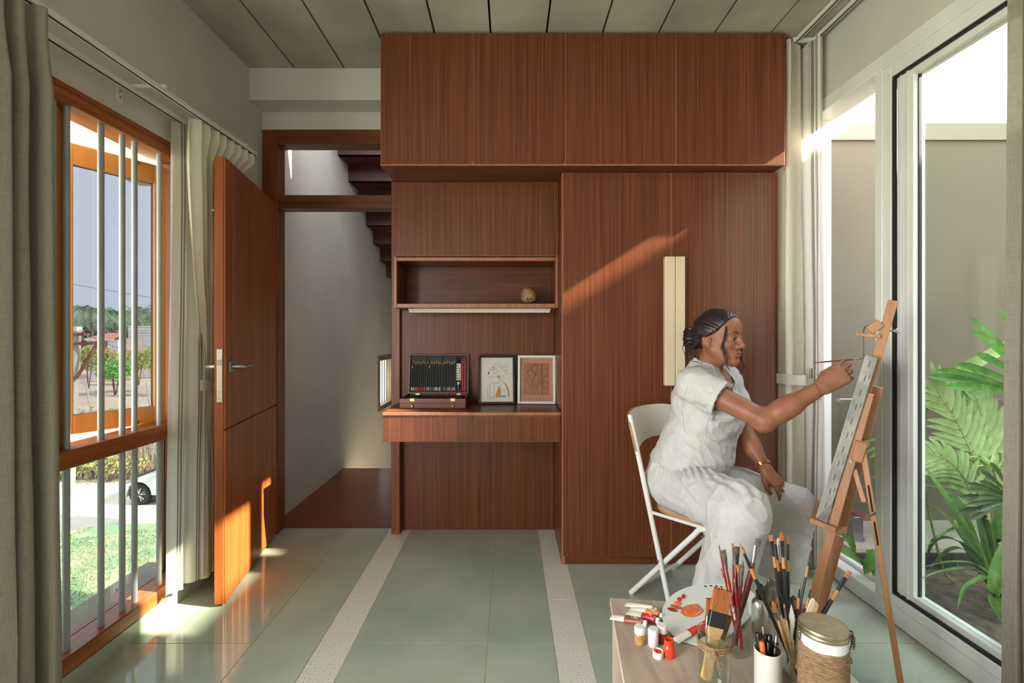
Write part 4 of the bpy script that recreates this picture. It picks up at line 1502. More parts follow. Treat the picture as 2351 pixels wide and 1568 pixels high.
pf1, FM = frame_thing(Vector((-0.0750, 2.815, 0.7895)), 0.216, 0.290, 0.27, 0.03, 0.0125, M_pblack,
                      'black framed line drawing of a woman with ochre shapes, leaning on the desk')
obj('artwork', MB().box((-0.0955, 0.004, 0.0125), (0.0955, 0.008, 0.2775), FM), M_paper, pf1)
# the drawing: thin ink lines in the frame plane; coordinates from the photograph's own drawing (0..1 across, 0..1 down)
def dr(u, v):
    return FM @ Vector((-0.0955 + 0.191 * u, 0.0032, 0.2775 - 0.265 * v))
lines = [
    [(.40, .19), (.32, .25), (.28, .31), (.245, .33), (.255, .36), (.225, .385), (.25, .40), (.235, .43), (.30, .44), (.40, .445), (.52, .435)],
    [(.40, .19), (.44, .15), (.52, .135), (.60, .14), (.66, .18), (.70, .22)],
    [(.40, .19), (.48, .17), (.56, .18), (.62, .22), (.66, .26)],
    [(.42, .20), (.48, .23), (.52, .28), (.53, .34), (.48, .37), (.42, .37), (.44, .33), (.52, .31)],
    [(.52, .22), (.60, .21), (.68, .24), (.74, .30), (.76, .35)],
    [(.70, .22), (.76, .19), (.82, .20), (.84, .26), (.80, .30), (.74, .27)],
    [(.78, .30), (.84, .32), (.85, .37), (.79, .39), (.74, .36)],
    [(.55, .44), (.60, .47), (.68, .46), (.72, .41)],
    [(.30, .45), (.34, .50), (.38, .55), (.42, .58), (.50, .57), (.55, .53), (.56, .48)],
    [(.56, .48), (.62, .51), (.70, .54)],
    [(.36, .56), (.28, .61), (.22, .66), (.22, .80), (.23, .90), (.36, .90), (.44, .895)],
    [(.28, .62), (.30, .68), (.29, .80), (.28, .89), (.42, .88)],
    [(.38, .56), (.40, .62), (.42, .70), (.41, .80), (.42, .89)],
    [(.44, .60), (.52, .58), (.58, .56), (.64, .55), (.74, .58), (.82, .64), (.86, .72), (.88, .80), (.87, .89), (.60, .895)],
    [(.74, .58), (.66, .60), (.62, .65), (.63, .71), (.68, .74), (.75, .74), (.80, .71), (.81, .66), (.78, .61), (.74, .58)],
]
mb = MB()
for ln in lines:
    mb.tube(smooth_path([dr(*p) for p in ln], 4), 0.00055, 4)
obj('ink_lines', mb, M_ink, pf1)
mb = MB()
mb.tube(smooth_path([dr(*p) for p in ((.36, .235), (.39, .225), (.43, .235), (.455, .255))], 4), 0.0016, 5)
mb.tube(smooth_path([dr(*p) for p in ((.36, .265), (.40, .28), (.44, .275))], 4), 0.0014, 5)
mb.tube(smooth_path([dr(*p) for p in ((.23, .335), (.265, .34), (.235, .355), (.27, .365), (.235, .37))], 4), 0.0018, 5)
obj('ink_accents', mb, M_ink, pf1)
def flat(pts, ext=0.0006):
    q = [dr(*p) for p in pts]
    return MB().prism(q, FM.to_3x3() @ Vector((0, -ext, 0)))
obj('ochre_shape', flat([(.56, .62), (.62, .74), (.63, .80), (.61, .895), (.46, .895), (.46, .84), (.50, .76)]), M_ochre, pf1)
obj('ochre_shape', flat([(.70, .55), (.80, .61), (.85, .70), (.88, .82), (.88, .88), (.84, .88), (.84, .78), (.80, .67)]), M_ochre, pf1)
obj('earring_dot', flat([(.56 + .045 * math.cos(a), .435 + .032 * math.sin(a)) for a in [k * PI / 5 for k in range(10)]]), M_ochre, pf1)
obj('ink_bar', flat([(.61, .865), (.77, .865), (.77, .882), (.61, .882)]), M_ink, pf1)
obj('glazing', MB().box((-0.0955, -0.002, 0.0125), (0.0955, 0.0, 0.2775), FM), glass_mat('picture_glass', (0.96, 0.96, 0.96, 1), 0.8), pf1)

pf2, GM = frame_thing(Vector((0.157, 2.82, 0.7895)), 0.222, 0.287, 0.24, -0.06, 0.0145, M_silver,
                      'silver white framed tan clay relief panel, leaning next to the wardrobe')
obj('mount', MB().box((-0.0965, 0.002, 0.0145), (0.0965, 0.006, 0.2725), GM), M_mount, pf2)
rl = MB()
nx, nz_ = 74, 92
rng = random.Random(4)
def relief(u, v):
    """carved foliage: trunk, swirling branches and tufts"""
    h = 0.0
    tx = 0.70 + 0.02 * math.sin(v * 7)
    h += 0.9 * math.exp(-((u - tx) / 0.022) ** 2)
    for (cx, cz, rr, wdt, tw) in ((.88, .70, .20, .014, 1.3), (.30, .66, .16, .016, 2.4), (.22, .40, .15, .014, 3.5), (.52, .86, .22, .014, .6), (.50, .45, .2, .012, 5.0), (.86, .30, .15, .014, 2.0)):
        d = math.hypot((u - cx) * 1.0, v - cz)
        a = math.atan2(v - cz, u - cx)
        r = rr * (0.75 + 0.25 * math.sin(2 * a + tw))
        h += 0.7 * math.exp(-((d - r) / wdt) ** 2)
    h += 0.5 * max(0, noise.noise(Vector((u * 9 + 6 * v, v * 22, 3)))) * (1 if v < 0.42 else 0.35)
    for k in range(4):
        c = 0.60 - 0.35 * (v - 0.55) + 0.028 * k - 0.05
        if v > 0.5:
            h += 0.4 * math.exp(-((u - c) / 0.008) ** 2)
    return min(h, 1.2)
rows = []
for j in range(nz_ + 1):
    row = []
    for i in range(nx + 1):
        u, v = i / nx, j / nz_
        e = 0 if (i in (0, nx) or j in (0, nz_)) else 1
        row.append(GM @ Vector((-0.078 + 0.150 * u, 0.0018 - e * (0.0015 + 0.0045 * relief(u, v)), 0.055 + 0.185 * v)))
    rows.append(row)
rl.grid(rows)
obj('clay_relief', rl, M_clay, pf2)

# ---------------------------------------------------------------- open wooden pencil box
M_mahog = mat('mahogany_box', lin(94, 44, 34), lin(122, 62, 48), 0.35, (3, 40, 40), 4)
M_tray = mat('black_tray', lin(28, 28, 28), rough=0.6)
M_brass = mat('brass', lin(196, 170, 110), rough=0.3, metal=1.0)
bx0, bx1, by0, by1, bz = -0.605, -0.242, 2.655, 2.875, 0.789
pb = thing('pencil_box', 'open mahogany art box with a black pencil tray in its raised lid, on the desk', 'art box', (-0.42, 2.76, bz))
obj('base', MB().box((bx0, by0, bz), (bx1, by1, bz + 0.028), None, 0.002), M_mahog, pb)
for lo, hi in (((bx0, by0, bz + 0.028), (bx1, by0 + 0.008, bz + 0.054)), ((bx0, by1 - 0.008, bz + 0.028), (bx1, by1, bz + 0.054)),
               ((bx0, by0 + 0.008, bz + 0.028), (bx0 + 0.008, by1 - 0.008, bz + 0.054)), ((bx1 - 0.008, by0 + 0.008, bz + 0.028), (bx1, by1 - 0.008, bz + 0.054))):
    obj('side', MB().box(lo, hi, None, 0.001), M_mahog, pb)
obj('tray', MB().box((bx0 + 0.008, by0 + 0.008, bz + 0.028), (bx1 - 0.008, by1 - 0.008, bz + 0.040)), M_tray, pb)
mb = MB()
rng = random.Random(2)
for k in range(26):
    x = bx0 + 0.02 + (bx1 - bx0 - 0.05) * (k / 26)
    for r in range(3):
        if k % 9 == 8:
            continue
        y = by0 + 0.02 + r * 0.064
        mb.box((x, y, bz + 0.040), (x + 0.009, y + 0.054, bz + 0.046 + rng.uniform(0, 0.003)))
o_ = obj('charcoal_sticks', mb, mat('charcoal', lin(44, 42, 42), lin(70, 66, 64), 0.7, (40, 40, 40)), pb, kind='stuff')
for x in (bx0 + 0.07, bx1 - 0.07):
    mb = MB().box((x - 0.013, by0 - 0.003, bz + 0.040), (x + 0.013, by0, bz + 0.056), None, 0.001)
    mb.box((x - 0.008, by0 - 0.006, bz + 0.044), (x + 0.008, by0 - 0.002, bz + 0.052))
    obj('clasp', mb, M_brass, pb)
    mb = MB().lathe([(0.002, 0), (0.002, 0.006), (0.006, 0.008), (0.007, 0.012), (0.004, 0.015)], (x, by0, bz + 0.015), 12, Matrix.Rotation(PI / 2, 3, 'X'), capt=True)
    obj('knob', mb, M_brass, pb)
# lid: hinged at the back edge, leaning against the panel
LT = Matrix.Translation((0, by1 + 0.002, bz + 0.054)) @ Matrix.Rotation(math.radians(-8), 4, 'X')
lh = 0.235
lid = obj('lid', MB().box((bx0 + 0.004, 0.006, 0.0), (bx1 - 0.002, 0.012, lh), LT, 0.001), M_mahog, pb)
for lo, hi in (((bx0 + 0.004, -0.014, 0), (bx0 + 0.012, 0.006, lh)), ((bx1 - 0.010, -0.014, 0), (bx1 - 0.002, 0.006, lh)),
               ((bx0 + 0.012, -0.014, 0), (bx1 - 0.010, 0.006, 0.008)), ((bx0 + 0.012, -0.014, lh - 0.008), (bx1 - 0.010, 0.006, lh))):
    obj('lid_side', MB().box(lo, hi, LT, 0.001), M_mahog, lid)
mb = MB().box((bx0 + 0.012, 0.0, 0.008), (bx1 - 0.010, 0.006, lh - 0.008), LT)
for x in (bx0 + 0.108, bx0 + 0.200, bx0 + 0.284, bx0 + 0.318):
    mb.box((x - 0.003, -0.010, 0.010), (x + 0.003, 0.0, lh - 0.012), LT)
for z in (0.025, 0.075, 0.150, 0.205):
    mb.box((bx0 + 0.016, -0.003, z), (bx0 + 0.280, 0.0, z + 0.008), LT)
obj('lid_tray', mb, M_tray, lid)
for x in (bx0 + 0.06, bx1 - 0.06):
    obj('hinge', MB().box((x - 0.012, -0.012, -0.006), (x + 0.012, 0.004, 0.004), LT), M_brass, pb)
M_pwood = mat('pencil_wood', lin(206, 172, 128), rough=0.6)
M_pbody = mat('pencil_black', lin(34, 36, 34), rough=0.35)
ends = [('cream', (226, 214, 180)), ('pale yellow', (220, 190, 110)), ('grey', (150, 150, 146)), ('orange', (214, 110, 52)), ('red', (196, 50, 44)), ('scarlet', (206, 60, 40)), ('crimson', (178, 40, 50)), ('pink', (216, 130, 130)),
        ('pale grey', (190, 190, 184)), ('grey green', (150, 170, 150)), ('sage', (120, 150, 110)), ('leaf green', (80, 130, 80)), ('light green', (150, 180, 120)), ('white', (230, 228, 220)), ('dove grey', (170, 172, 170)), ('ivory', (232, 224, 200)),
        ('navy', (60, 70, 110)), ('steel blue', (120, 140, 170)), ('plum', (120, 70, 90)), ('rose', (206, 110, 130)), ('lilac', (190, 170, 200)), ('raspberry', (190, 60, 90)), ('salmon', (220, 140, 120)), ('powder pink', (226, 180, 180))]
slots = [bx0 + 0.022 + 0.0108 * k for k in range(8)] + [bx0 + 0.114 + 0.0108 * k for k in range(8)] + [bx0 + 0.206 + 0.0100 * k for k in range(8)]
rng = random.Random(8)
for k, (x, (cn, rgb)) in enumerate(zip(slots, ends)):
    zt_ = 0.196 + rng.uniform(-0.006, 0.004)
    if k in (0, 9):
        zt_ -= 0.025
    base = LT @ Vector((x, -0.0045, 0.022))
    mb = MB().tube([LT @ V(x, -0.0045, 0.038), LT @ V(x, -0.0045, zt_ - 0.016)], 0.0036, 6, smooth=False)
    mb.mi = 1
    mb.tube([LT @ V(x, -0.0045, zt_ - 0.016), LT @ V(x, -0.0045, zt_)], [0.0035, 0.0006], 6, smooth=False)
    mb.mi = 2
    mb.tube([LT @ V(x, -0.0045, 0.018), LT @ V(x, -0.0045, 0.038)], 0.0037, 6, smooth=False)
    p_ = obj('pencil', mb, [M_pbody, M_pwood, mat('pencil_end_' + cn.replace(' ', '_'), lin(*rgb), rough=0.4)], None, base)
    where = ('first', 'middle', 'third')[k // 8]
    tag(p_, 'black pencil with %s end, in the %s bay of the box lid' % (cn, where), 'pencil', 'pencils in the lid of the art box')
for k in range(2):
    x = bx0 + 0.326 + k * 0.0125
    base = LT @ Vector((x, -0.0045, 0.018))
    mb = MB().tube([base, LT @ V(x, -0.0045, 0.205)], 0.0040, 6, smooth=False)
    p_ = obj('pencil', mb, mat('red_lacquer', lin(196, 40, 36), rough=0.35), None, base)
    tag(p_, 'long red pencil at the right end of the box lid, ' + ('nearer the eraser strip' if k == 0 else 'next to the lid side'), 'pencil', 'pencils in the lid of the art box')
# eraser strip and small bottle in the fourth bay
x = bx0 + 0.301
base = LT @ Vector((x, -0.005, 0.080))
mb = MB().box((x - 0.013, -0.008, 0.080), (x + 0.013, -0.001, 0.178), LT, 0.001)
M_swc = mat('swatch_card', lin(222, 216, 200), rough=0.6)
sw = obj('swatch_card', mb, M_swc, None, base)
tag(sw, 'cream swatch strip with rows of small coloured squares, in the box lid', 'swatch strip')
cs = [(60, 60, 60), (190, 60, 50), (90, 120, 80), (200, 90, 60), (120, 60, 60), (70, 90, 120), (200, 150, 70), (50, 50, 50), (180, 60, 60), (150, 60, 50), (90, 90, 90), (210, 170, 90)]
for k, c in enumerate(cs):
    r_, q_ = divmod(k, 2)
    obj('swatch', MB().box((x - 0.010 + q_ * 0.0115, -0.0088, 0.086 + r_ * 0.0150), (x - 0.002 + q_ * 0.0115, -0.008, 0.095 + r_ * 0.0150), LT), mat('swatch_%d' % k, lin(*c), rough=0.6), sw)
base = LT @ Vector((x, -0.006, 0.02))
mb = MB().tube([base, LT @ V(x, -0.006, 0.055)], 0.010, 12)
mb.mi = 1
mb.tube([LT @ V(x, -0.006, 0.055), LT @ V(x, -0.006, 0.067)], 0.008, 12)
tag(obj('glue_bottle', mb, [mat('dark_label', lin(50, 54, 58), rough=0.4), M_swc], None, base), 'small dark bottle with a pale cap in the lower lid slot', 'bottle')
base = LT @ Vector((x, -0.006, 0.185))
mb = MB().tube([base, LT @ V(x, -0.006, 0.198), LT @ V(x, -0.006, 0.202), LT @ V(x, -0.006, 0.215)], [0.009, 0.009, 0.006, 0.005], 12)
tag(obj('sharpener', mb, M_black, None, base), 'black sharpener in the top slot of the box lid', 'sharpener')
# ---------------------------------------------------------------- low side table
TZ = 0.42
TC = Vector((0.296, 1.4286, 0))
TU = Vector((0.9935, -0.1147, 0))
TV = Vector((-0.1147, -0.9935, 0))
TMx = Matrix(((TU.x, TV.x, 0, TC.x), (TU.y, TV.y, 0, TC.y), (0, 0, 1, 0), (0, 0, 0, 1)))
M_oak = mat('grey_oak', lin(190, 172, 154), lin(150, 134, 120), 0.5, (34, 5, 5), 6, c3=lin(172, 154, 138), lo=0.28, hi=0.72, dist=0.5, bump=0.06, bscale=(140, 20, 20))
M_oakedge = mat('pale_oak_edge', lin(196, 180, 158), lin(176, 160, 140), 0.55, (10, 30, 10))
tbl = thing('side_table', 'low grey oak side table covered with paints and brushes', 'table', (TC + TU * 0.23 + TV * 0.28))
TWd, TLn = 0.47, 0.60
mb = MB().box((0, 0, TZ - 0.018), (TWd, TLn, TZ), TMx, 0.0012)
for f in mb.bm.faces:
    f.normal_update()
    f.material_index = 0 if abs(f.normal.z) > 0.9 else 1
obj('tabletop', mb, [M_oak, M_oakedge], tbl)
for (a, b) in ((0.02, 0.038), (TLn - 0.04, TLn - 0.022)):
    mb = MB().box((0.006, a, 0.0), (TWd - 0.02, b, TZ - 0.018), TMx, 0.001)
    for f in mb.bm.faces:
        f.normal_update()
        f.material_index = 0 if abs(f.normal.y) > 0.6 else 1
    obj('end_panel', mb, [M_oak, M_oakedge], tbl)
obj('shelf', MB().box((0.012, 0.038, 0.15), (TWd - 0.03, TLn - 0.04, 0.165), TMx, 0.001), M_oak, tbl)

obj('board_joint', MB().box((0.215, 0.0, TZ - 0.001), (0.2165, TLn, TZ + 0.0002), TMx), mat('joint_dark', lin(84, 70, 60), rough=0.8), tbl)
# ---------------------------------------------------------------- palette with paint
M_enam = mat('white_enamel', lin(214, 220, 214), rough=0.25)
def pal(px, py, lift=0.0):
    # plane rising gently away from the camera: Z = 0.424 + 0.085 (Y - 1.19)
    k = 0.424 - 0.085 * 1.19
    Y = (HC - k) / ((py - VY) / F + 0.085)
    return Vector(((px - VX) * Y / F, Y, k + 0.085 * Y + lift))
out = [(1555, 1466), (1536, 1446), (1524, 1428), (1519, 1410), (1523, 1392), (1534, 1375), (1550, 1361), (1570, 1351), (1594, 1344), (1620, 1340.5), (1648, 1340), (1676, 1342), (1702, 1347),
       (1722, 1356), (1735, 1368), (1737, 1384), (1729, 1404), (1712, 1426), (1690, 1446), (1664, 1462), (1634, 1474), (1600, 1479)]
out = smooth_path([pal(*p) for p in out] + [pal(1555, 1466)], 3)[:-1]
palt = obj('paint_palette', MB().prism([p - V(0, 0, 0.004) for p in out], (0, 0, 0.004)), M_enam, None, pal(1620, 1410))
tag(palt, 'white D-shaped paint palette with red and orange paint dabs', 'palette')
def dab(name, pts, m, h=0.003, top=0.55):
    c = sum((pal(*p) for p in pts), Vector()) / len(pts)
    base = smooth_path([pal(*p, 0.0003) for p in pts] + [pal(*pts[0], 0.0003)], 4)[:-1]
    mb = MB()
    rings = [base, [c.lerp(p, 0.88) + V(0, 0, h * 0.7) for p in base], [c.lerp(p, top) + V(0, 0, h) for p in base]]
    vs = [[mb.bm.verts.new(p) for p in r] for r in rings]
    n = len(base)
    fs = [mb.bm.faces.new(vs[2])]
    for A, B in zip(vs, vs[1:]):
        for i in range(n):
            fs.append(mb.bm.faces.new((A[i], A[(i + 1) % n], B[(i + 1) % n], B[i])))
    mb._mark(fs, True)
    return obj(name, mb, m, palt)
M_or = mat('orange_paint', lin(206, 92, 48), lin(222, 124, 72), 0.25, (90, 30, 30), 3)
M_rd = mat('red_paint', lin(190, 30, 26), rough=0.2)
M_crm = mat('crimson_paint', lin(120, 24, 24), lin(150, 40, 30), 0.3, (200, 200, 200))
M_bor = mat('bright_orange_paint', lin(232, 102, 40), lin(240, 130, 60), 0.25, (150, 150, 150))
M_brn = mat('brown_paint', lin(150, 74, 48), lin(186, 100, 70), 0.3, (150, 150, 150))
dab('paint_dab', [(1562, 1406), (1566, 1397), (1574, 1391), (1590, 1388), (1603, 1388), (1608, 1393), (1616, 1402), (1612, 1408), (1600, 1415), (1588, 1417), (1572, 1414)], M_or, 0.004, 0.7)
dab('paint_dab', [(1564, 1371), (1567, 1367), (1572, 1367), (1573, 1372), (1570, 1375), (1566, 1374)], M_rd, 0.006)
dab('paint_dab', [(1554, 1378), (1557, 1374), (1563, 1375), (1564, 1379), (1560, 1382), (1556, 1381)], M_rd, 0.006)
dab('paint_dab', [(1546, 1385), (1550, 1383), (1560, 1383), (1565, 1387), (1560, 1390), (1549, 1388)], M_bor, 0.004)
dab('paint_dab', [(1538, 1391), (1542, 1389), (1552, 1392), (1566, 1396), (1562, 1399), (1546, 1397)], M_brn, 0.004)
dab('paint_dab', [(1532, 1398), (1536, 1396), (1544, 1398), (1556, 1404), (1550, 1405), (1536, 1402)], M_crm, 0.004)
for px, py in ((1620, 1346), (1632.5, 1345), (1645, 1346), (1656, 1347.5)):
    obj('finger_hole', MB().lathe([(0.0040, 0), (0.0036, 0.0004)], pal(px, py, 0.0002), 12, capt=True), M_dark, palt)

# ---------------------------------------------------------------- paint tubes
M_tubew = mat('tube_white', lin(222, 218, 206), rough=0.35)
M_cap = mat('cap_white', lin(226, 226, 220), rough=0.35)
M_ptin = mat('print_dark', lin(70, 44, 40), rough=0.5)
def paint_tube(a, b, r, cm, label, zoff=0.0, band=(0.42, 0.93)):
    """a: crimped end, b: cap end (points on the table); cm: colour of the printed band"""
    a, b = Vector(a), Vector(b)
    d = (b - a)
    L = d.length
    d.normalize()
    sd_ = Vector((0, 0, 1)).cross(d).normalized()
    up = d.cross(sd_)
    if up.z < 0:
        up, sd_ = -up, -sd_
    def ring(t, scale=1.0):
        q = min(1.0, t / 0.80)
        hw = r * (1.35 - 0.35 * q) * scale
        hh = r * (0.10 + 0.90 * q ** 0.7) * scale
        c = a + d * (L * t) + Vector((0, 0, zoff)) + up * (hh + 0.0006)
        return [c + sd_ * hw * math.cos(k * 2 * PI / 20) + up * hh * math.sin(k * 2 * PI / 20) for k in range(20)]
    def loft(ts, scale, caps):
        mb = MB()
        vs = [[mb.bm.verts.new(p) for p in ring(t, scale)] for t in ts]
        fs = []
        for A, B in zip(vs, vs[1:]):
            for i in range(20):
                fs.append(mb.bm.faces.new((A[i], A[(i + 1) % 20], B[(i + 1) % 20], B[i])))
        mb._mark(fs, True)
        if caps:
            mb._mark([mb.bm.faces.new(vs[0][::-1]), mb.bm.faces.new(vs[-1])])
        return mb
    t = thing('paint_tube', label, 'paint tube', (a + b) / 2)
    obj('body', loft([0, 0.04, 0.1, 0.25, 0.4, 0.55, 0.7, 0.8, 0.86], 1.0, True), M_tubew, t)
    if cm is not None:
        obj('printed_band', loft([band[0] + (band[1] - band[0]) * k / 5 * 0.86 for k in range(6)], 1.02, False), cm, t)
        # lettering blocks and round badge printed on the upper side
        mb = MB()
        rg = random.Random(int(L * 1e6))
        for k in range(7):
            tt = 0.60 + 0.028 * k
            c = a + d * (L * tt) + Vector((0, 0, zoff)) + up * (2 * r * 0.985)
            for s_ in (-1, 1):
                q = c + sd_ * (s_ * r * 0.28)
                mb.prism([q - d * 0.0011 - sd_ * 0.0016, q + d * 0.0011 - sd_ * 0.0016, q + d * 0.0011 + sd_ * 0.0016, q - d * 0.0011 + sd_ * 0.0016], up * 0.0005) if rg.random() > 0.25 else None
        obj('lettering', mb, M_tubew, t)
    q = a + d * (L * 0.86) + Vector((0, 0, zoff)) + up * r
    obj('shoulder', MB().tube([q, q + d * 0.004, q + d * 0.006], [r * 0.98, r * 0.8, r * 0.45], 16), M_steel, t)
    obj('cap', MB().tube([q + d * 0.006, q + d * 0.007, q + d * (L * 0.14), q + d * (L * 0.14 + 0.001)], [r * 0.78, r * 0.85, r * 0.85, r * 0.75], 16), M_cap, t)
    return t
def tp(px, py):
    return onplane(px, py, TZ + 0.001)
paint_tube(tp(1437, 1388), tp(1508, 1411), 0.0095, None, 'white paint tube without colour band, furthest back on the table')
paint_tube(tp(1449, 1398), tp(1521, 1425), 0.0098, mat('tube_orange', lin(222, 128, 48), rough=0.35), 'paint tube with an orange band, beside the palette edge', 0.001, (0.50, 0.95))
paint_tube(tp(1440, 1407), tp(1513, 1435), 0.0100, mat('tube_crimson', lin(196, 48, 62), rough=0.35), 'paint tube with a crimson red band, between the orange and brown tubes', 0.0, (0.48, 0.95))
paint_tube(tp(1402, 1418), tp(1484, 1441), 0.0098, mat('tube_brown', lin(140, 76, 60), rough=0.35), 'paint tube with a brown band, hanging over the table corner', 0.0, (0.40, 0.95))
paint_tube(pal(1551, 1474, 0.001) , pal(1632, 1436, 0.001), 0.0085, mat('tube_red', lin(206, 58, 44), rough=0.3), 'squeezed red and white paint tube lying across the palette edge', 0.0, (0.36, 0.98))

# ---------------------------------------------------------------- small paint pots
def pot(px, py, pm_m, label, openp=False, s=1.0):
    c = onplane(px, py, TZ)
    t = thing('paint_pot', label, 'paint pot', c)
    r = 0.0128 * s
    if openp:
        prof = [(r * 0.95, 0), (r * 1.05, 0.002), (r * 1.05, 0.020), (r * 0.98, 0.024), (r * 0.78, 0.028), (r * 0.84, 0.029), (r * 0.84, 0.031), (r * 0.78, 0.032), (r * 0.82, 0.034), (r * 0.76, 0.036), (r * 0.82, 0.040), (r * 0.72, 0.0405), (r * 0.66, 0.032), (r * 0.3, 0.031)]
        obj('bottle', MB().lathe(prof, c, 24, capt=True), pm_m, t)
    else:
        obj('bottle', MB().lathe([(r * 0.95, 0), (r * 1.02, 0.002), (r * 1.02, 0.022), (r * 0.94, 0.025), (r * 0.8, 0.026)], c, 24, capt=True), pm_m, t)
        obj('lid', MB().lathe([(r * 1.0, 0.026), (r * 1.0, 0.040), (r * 0.93, 0.043), (r * 0.0, 0.043)], c, 24), M_cap, t)
    return t
pot(1468.5, 1476, mat('pot_beige', lin(186, 150, 96), lin(150, 116, 76), 0.15, (60, 60, 300), 2), 'small glass paint pot of ochre beige with a white lid')
pot(1500, 1482, mat('pot_white', lin(206, 198, 200), rough=0.2), 'small paint pot of white paint with a white lid, nearest the open cap')
pot(1520, 1473, mat('pot_dark_red', lin(112, 44, 28), lin(140, 60, 40), 0.15, (60, 60, 200)), 'small paint pot of dark red with a white lid, against the palette')
pot(1536, 1506, mat('pot_red', lin(224, 66, 36), rough=0.2), 'open paint pot of bright orange red without lid', True, 1.05)
c = onplane(1511, 1508, TZ)
t = thing('pot_lid', 'white paint pot lid lying upside down with orange red paint inside', 'lid', c)
obj('shell', MB().lathe([(0.0122, 0), (0.0128, 0.001), (0.0128, 0.015), (0.0112, 0.0152), (0.0108, 0.005)], c, 24), M_cap, t)
obj('paint_residue', MB().lathe([(0.0108, 0.0118), (0.006, 0.0095), (0.0, 0.009)], c, 20, capb=False), MATS['pot_red'], t)

# ---------------------------------------------------------------- glass jars and containers
def jar(c, prof, label, name='glass_jar', n=32):
    c = Vector(c)
    t = thing(name, label, 'jar', c)
    return t, obj('glass', MB().lathe(prof, c, n), M_glassj, t)
J1 = Vector((0.440, 1.040, TZ))
jr, jh = 0.033, 0.139
def jprof(r, h, neck):
    return [(r * 0.9, 0.0), (r, 0.004), (r, h * 0.66), (r * 0.97, h * 0.74), (neck, h * 0.82), (neck, h * 0.86), (neck * 1.05, h * 0.875), (neck, h * 0.89), (neck * 1.05, h * 0.915), (neck, h * 0.93), (neck * 1.04, h * 0.96), (neck * 1.02, h), (neck * 0.92, h * 0.998), (neck * 0.92, h * 0.82), (r * 0.92, h * 0.7), (r * 0.92, 0.008), (0.001, 0.008)]
t1, _ = jar(J1, jprof(jr, jh, 0.031), 'glass jar with twine round its neck, holding the broad flat brushes')
M_twine = mat('jute_twine', lin(108, 82, 58), lin(162, 132, 98), 0.9, (90, 90, 900), 3, bump=0.6, bscale=(160, 160, 1400))
mb = MB()
for k in range(3):
    mb.tube([J1 + V(0.0335 * math.cos(a), 0.0335 * math.sin(a), jh * (0.80 + 0.035 * k) + 0.001 * math.sin(5 * a + k)) for a in [q * 2 * PI / 28 for q in range(28)]], 0.0024, 6, closed=True)
obj('twine_wrap', mb, M_twine, t1)
kx = J1 + V(-0.014, -0.033, jh * 0.83)
mb = MB().ball(kx, 0.006, None, 1)
mb.tube(smooth_path([kx, kx + V(0.006, -0.004, -0.008), kx + V(0.008, -0.002, -0.020), kx + V(0.013, -0.001, -0.030)]), 0.0018, 6)
mb.tube(smooth_path([kx, kx + V(0.003, -0.004, -0.010), kx + V(0.012, -0.002, -0.016), kx + V(0.016, -0.001, -0.026)]), 0.0018, 6)
obj('twine_knot', mb, M_twine, t1)

J2 = Vector((0.558, 1.187, TZ))
t2 = thing('glass_jar', 'square bottomed glass jar holding the red handled brushes', 'jar', J2)
mb = MB()
R4 = Matrix.Rotation(0.35, 3, 'Z')
def sqring(r, z, k):
    o = []
    for i in range(32):
        a = 2 * PI * i / 32
        ca, sa = math.cos(a), math.sin(a)
        sq = 1 / max(abs(ca), abs(sa))
        f = (1 - k) + k * min(sq, 1.22)
        o.append(J2 + R4 @ V(ca * r * f, sa * r * f, z))
    return o
rings = [sqring(0.024, 0, .9), sqring(0.027, 0.004, .9), sqring(0.027, 0.092, .9), sqring(0.0255, 0.101, .5), sqring(0.0245, 0.106, 0), sqring(0.0258, 0.109, 0), sqring(0.0245, 0.112, 0), sqring(0.0258, 0.115, 0), sqring(0.0247, 0.118, 0), sqring(0.0252, 0.123, 0), sqring(0.0225, 0.123, 0), sqring(0.0225, 0.106, 0), sqring(0.0245, 0.09, .8), sqring(0.0245, 0.008, .9)]
vs = [[mb.bm.verts.new(p) for p in r] for r in rings]
fs = []
for A, B in zip(vs, vs[1:]):
    for i in range(32):
        fs.append(mb.bm.faces.new((A[i], A[(i + 1) % 32], B[(i + 1) % 32], B[i])))
mb._mark(fs, True)
mb._mark([mb.bm.faces.new(vs[0][::-1]), mb.bm.faces.new(vs[-1])])
obj('glass', mb, M_glassj, t2)

J3 = Vector((0.638, 1.098, TZ))
t3, _ = jar(J3, jprof(0.032, 0.078, 0.029), 'glass jar behind the pen cup, crowded with black handled brushes')
J4 = Vector((0.715, 1.350, TZ))
t4, _ = jar(J4, jprof(0.027, 0.088, 0.0245), 'empty glass jar behind the aluminium spray bottle')

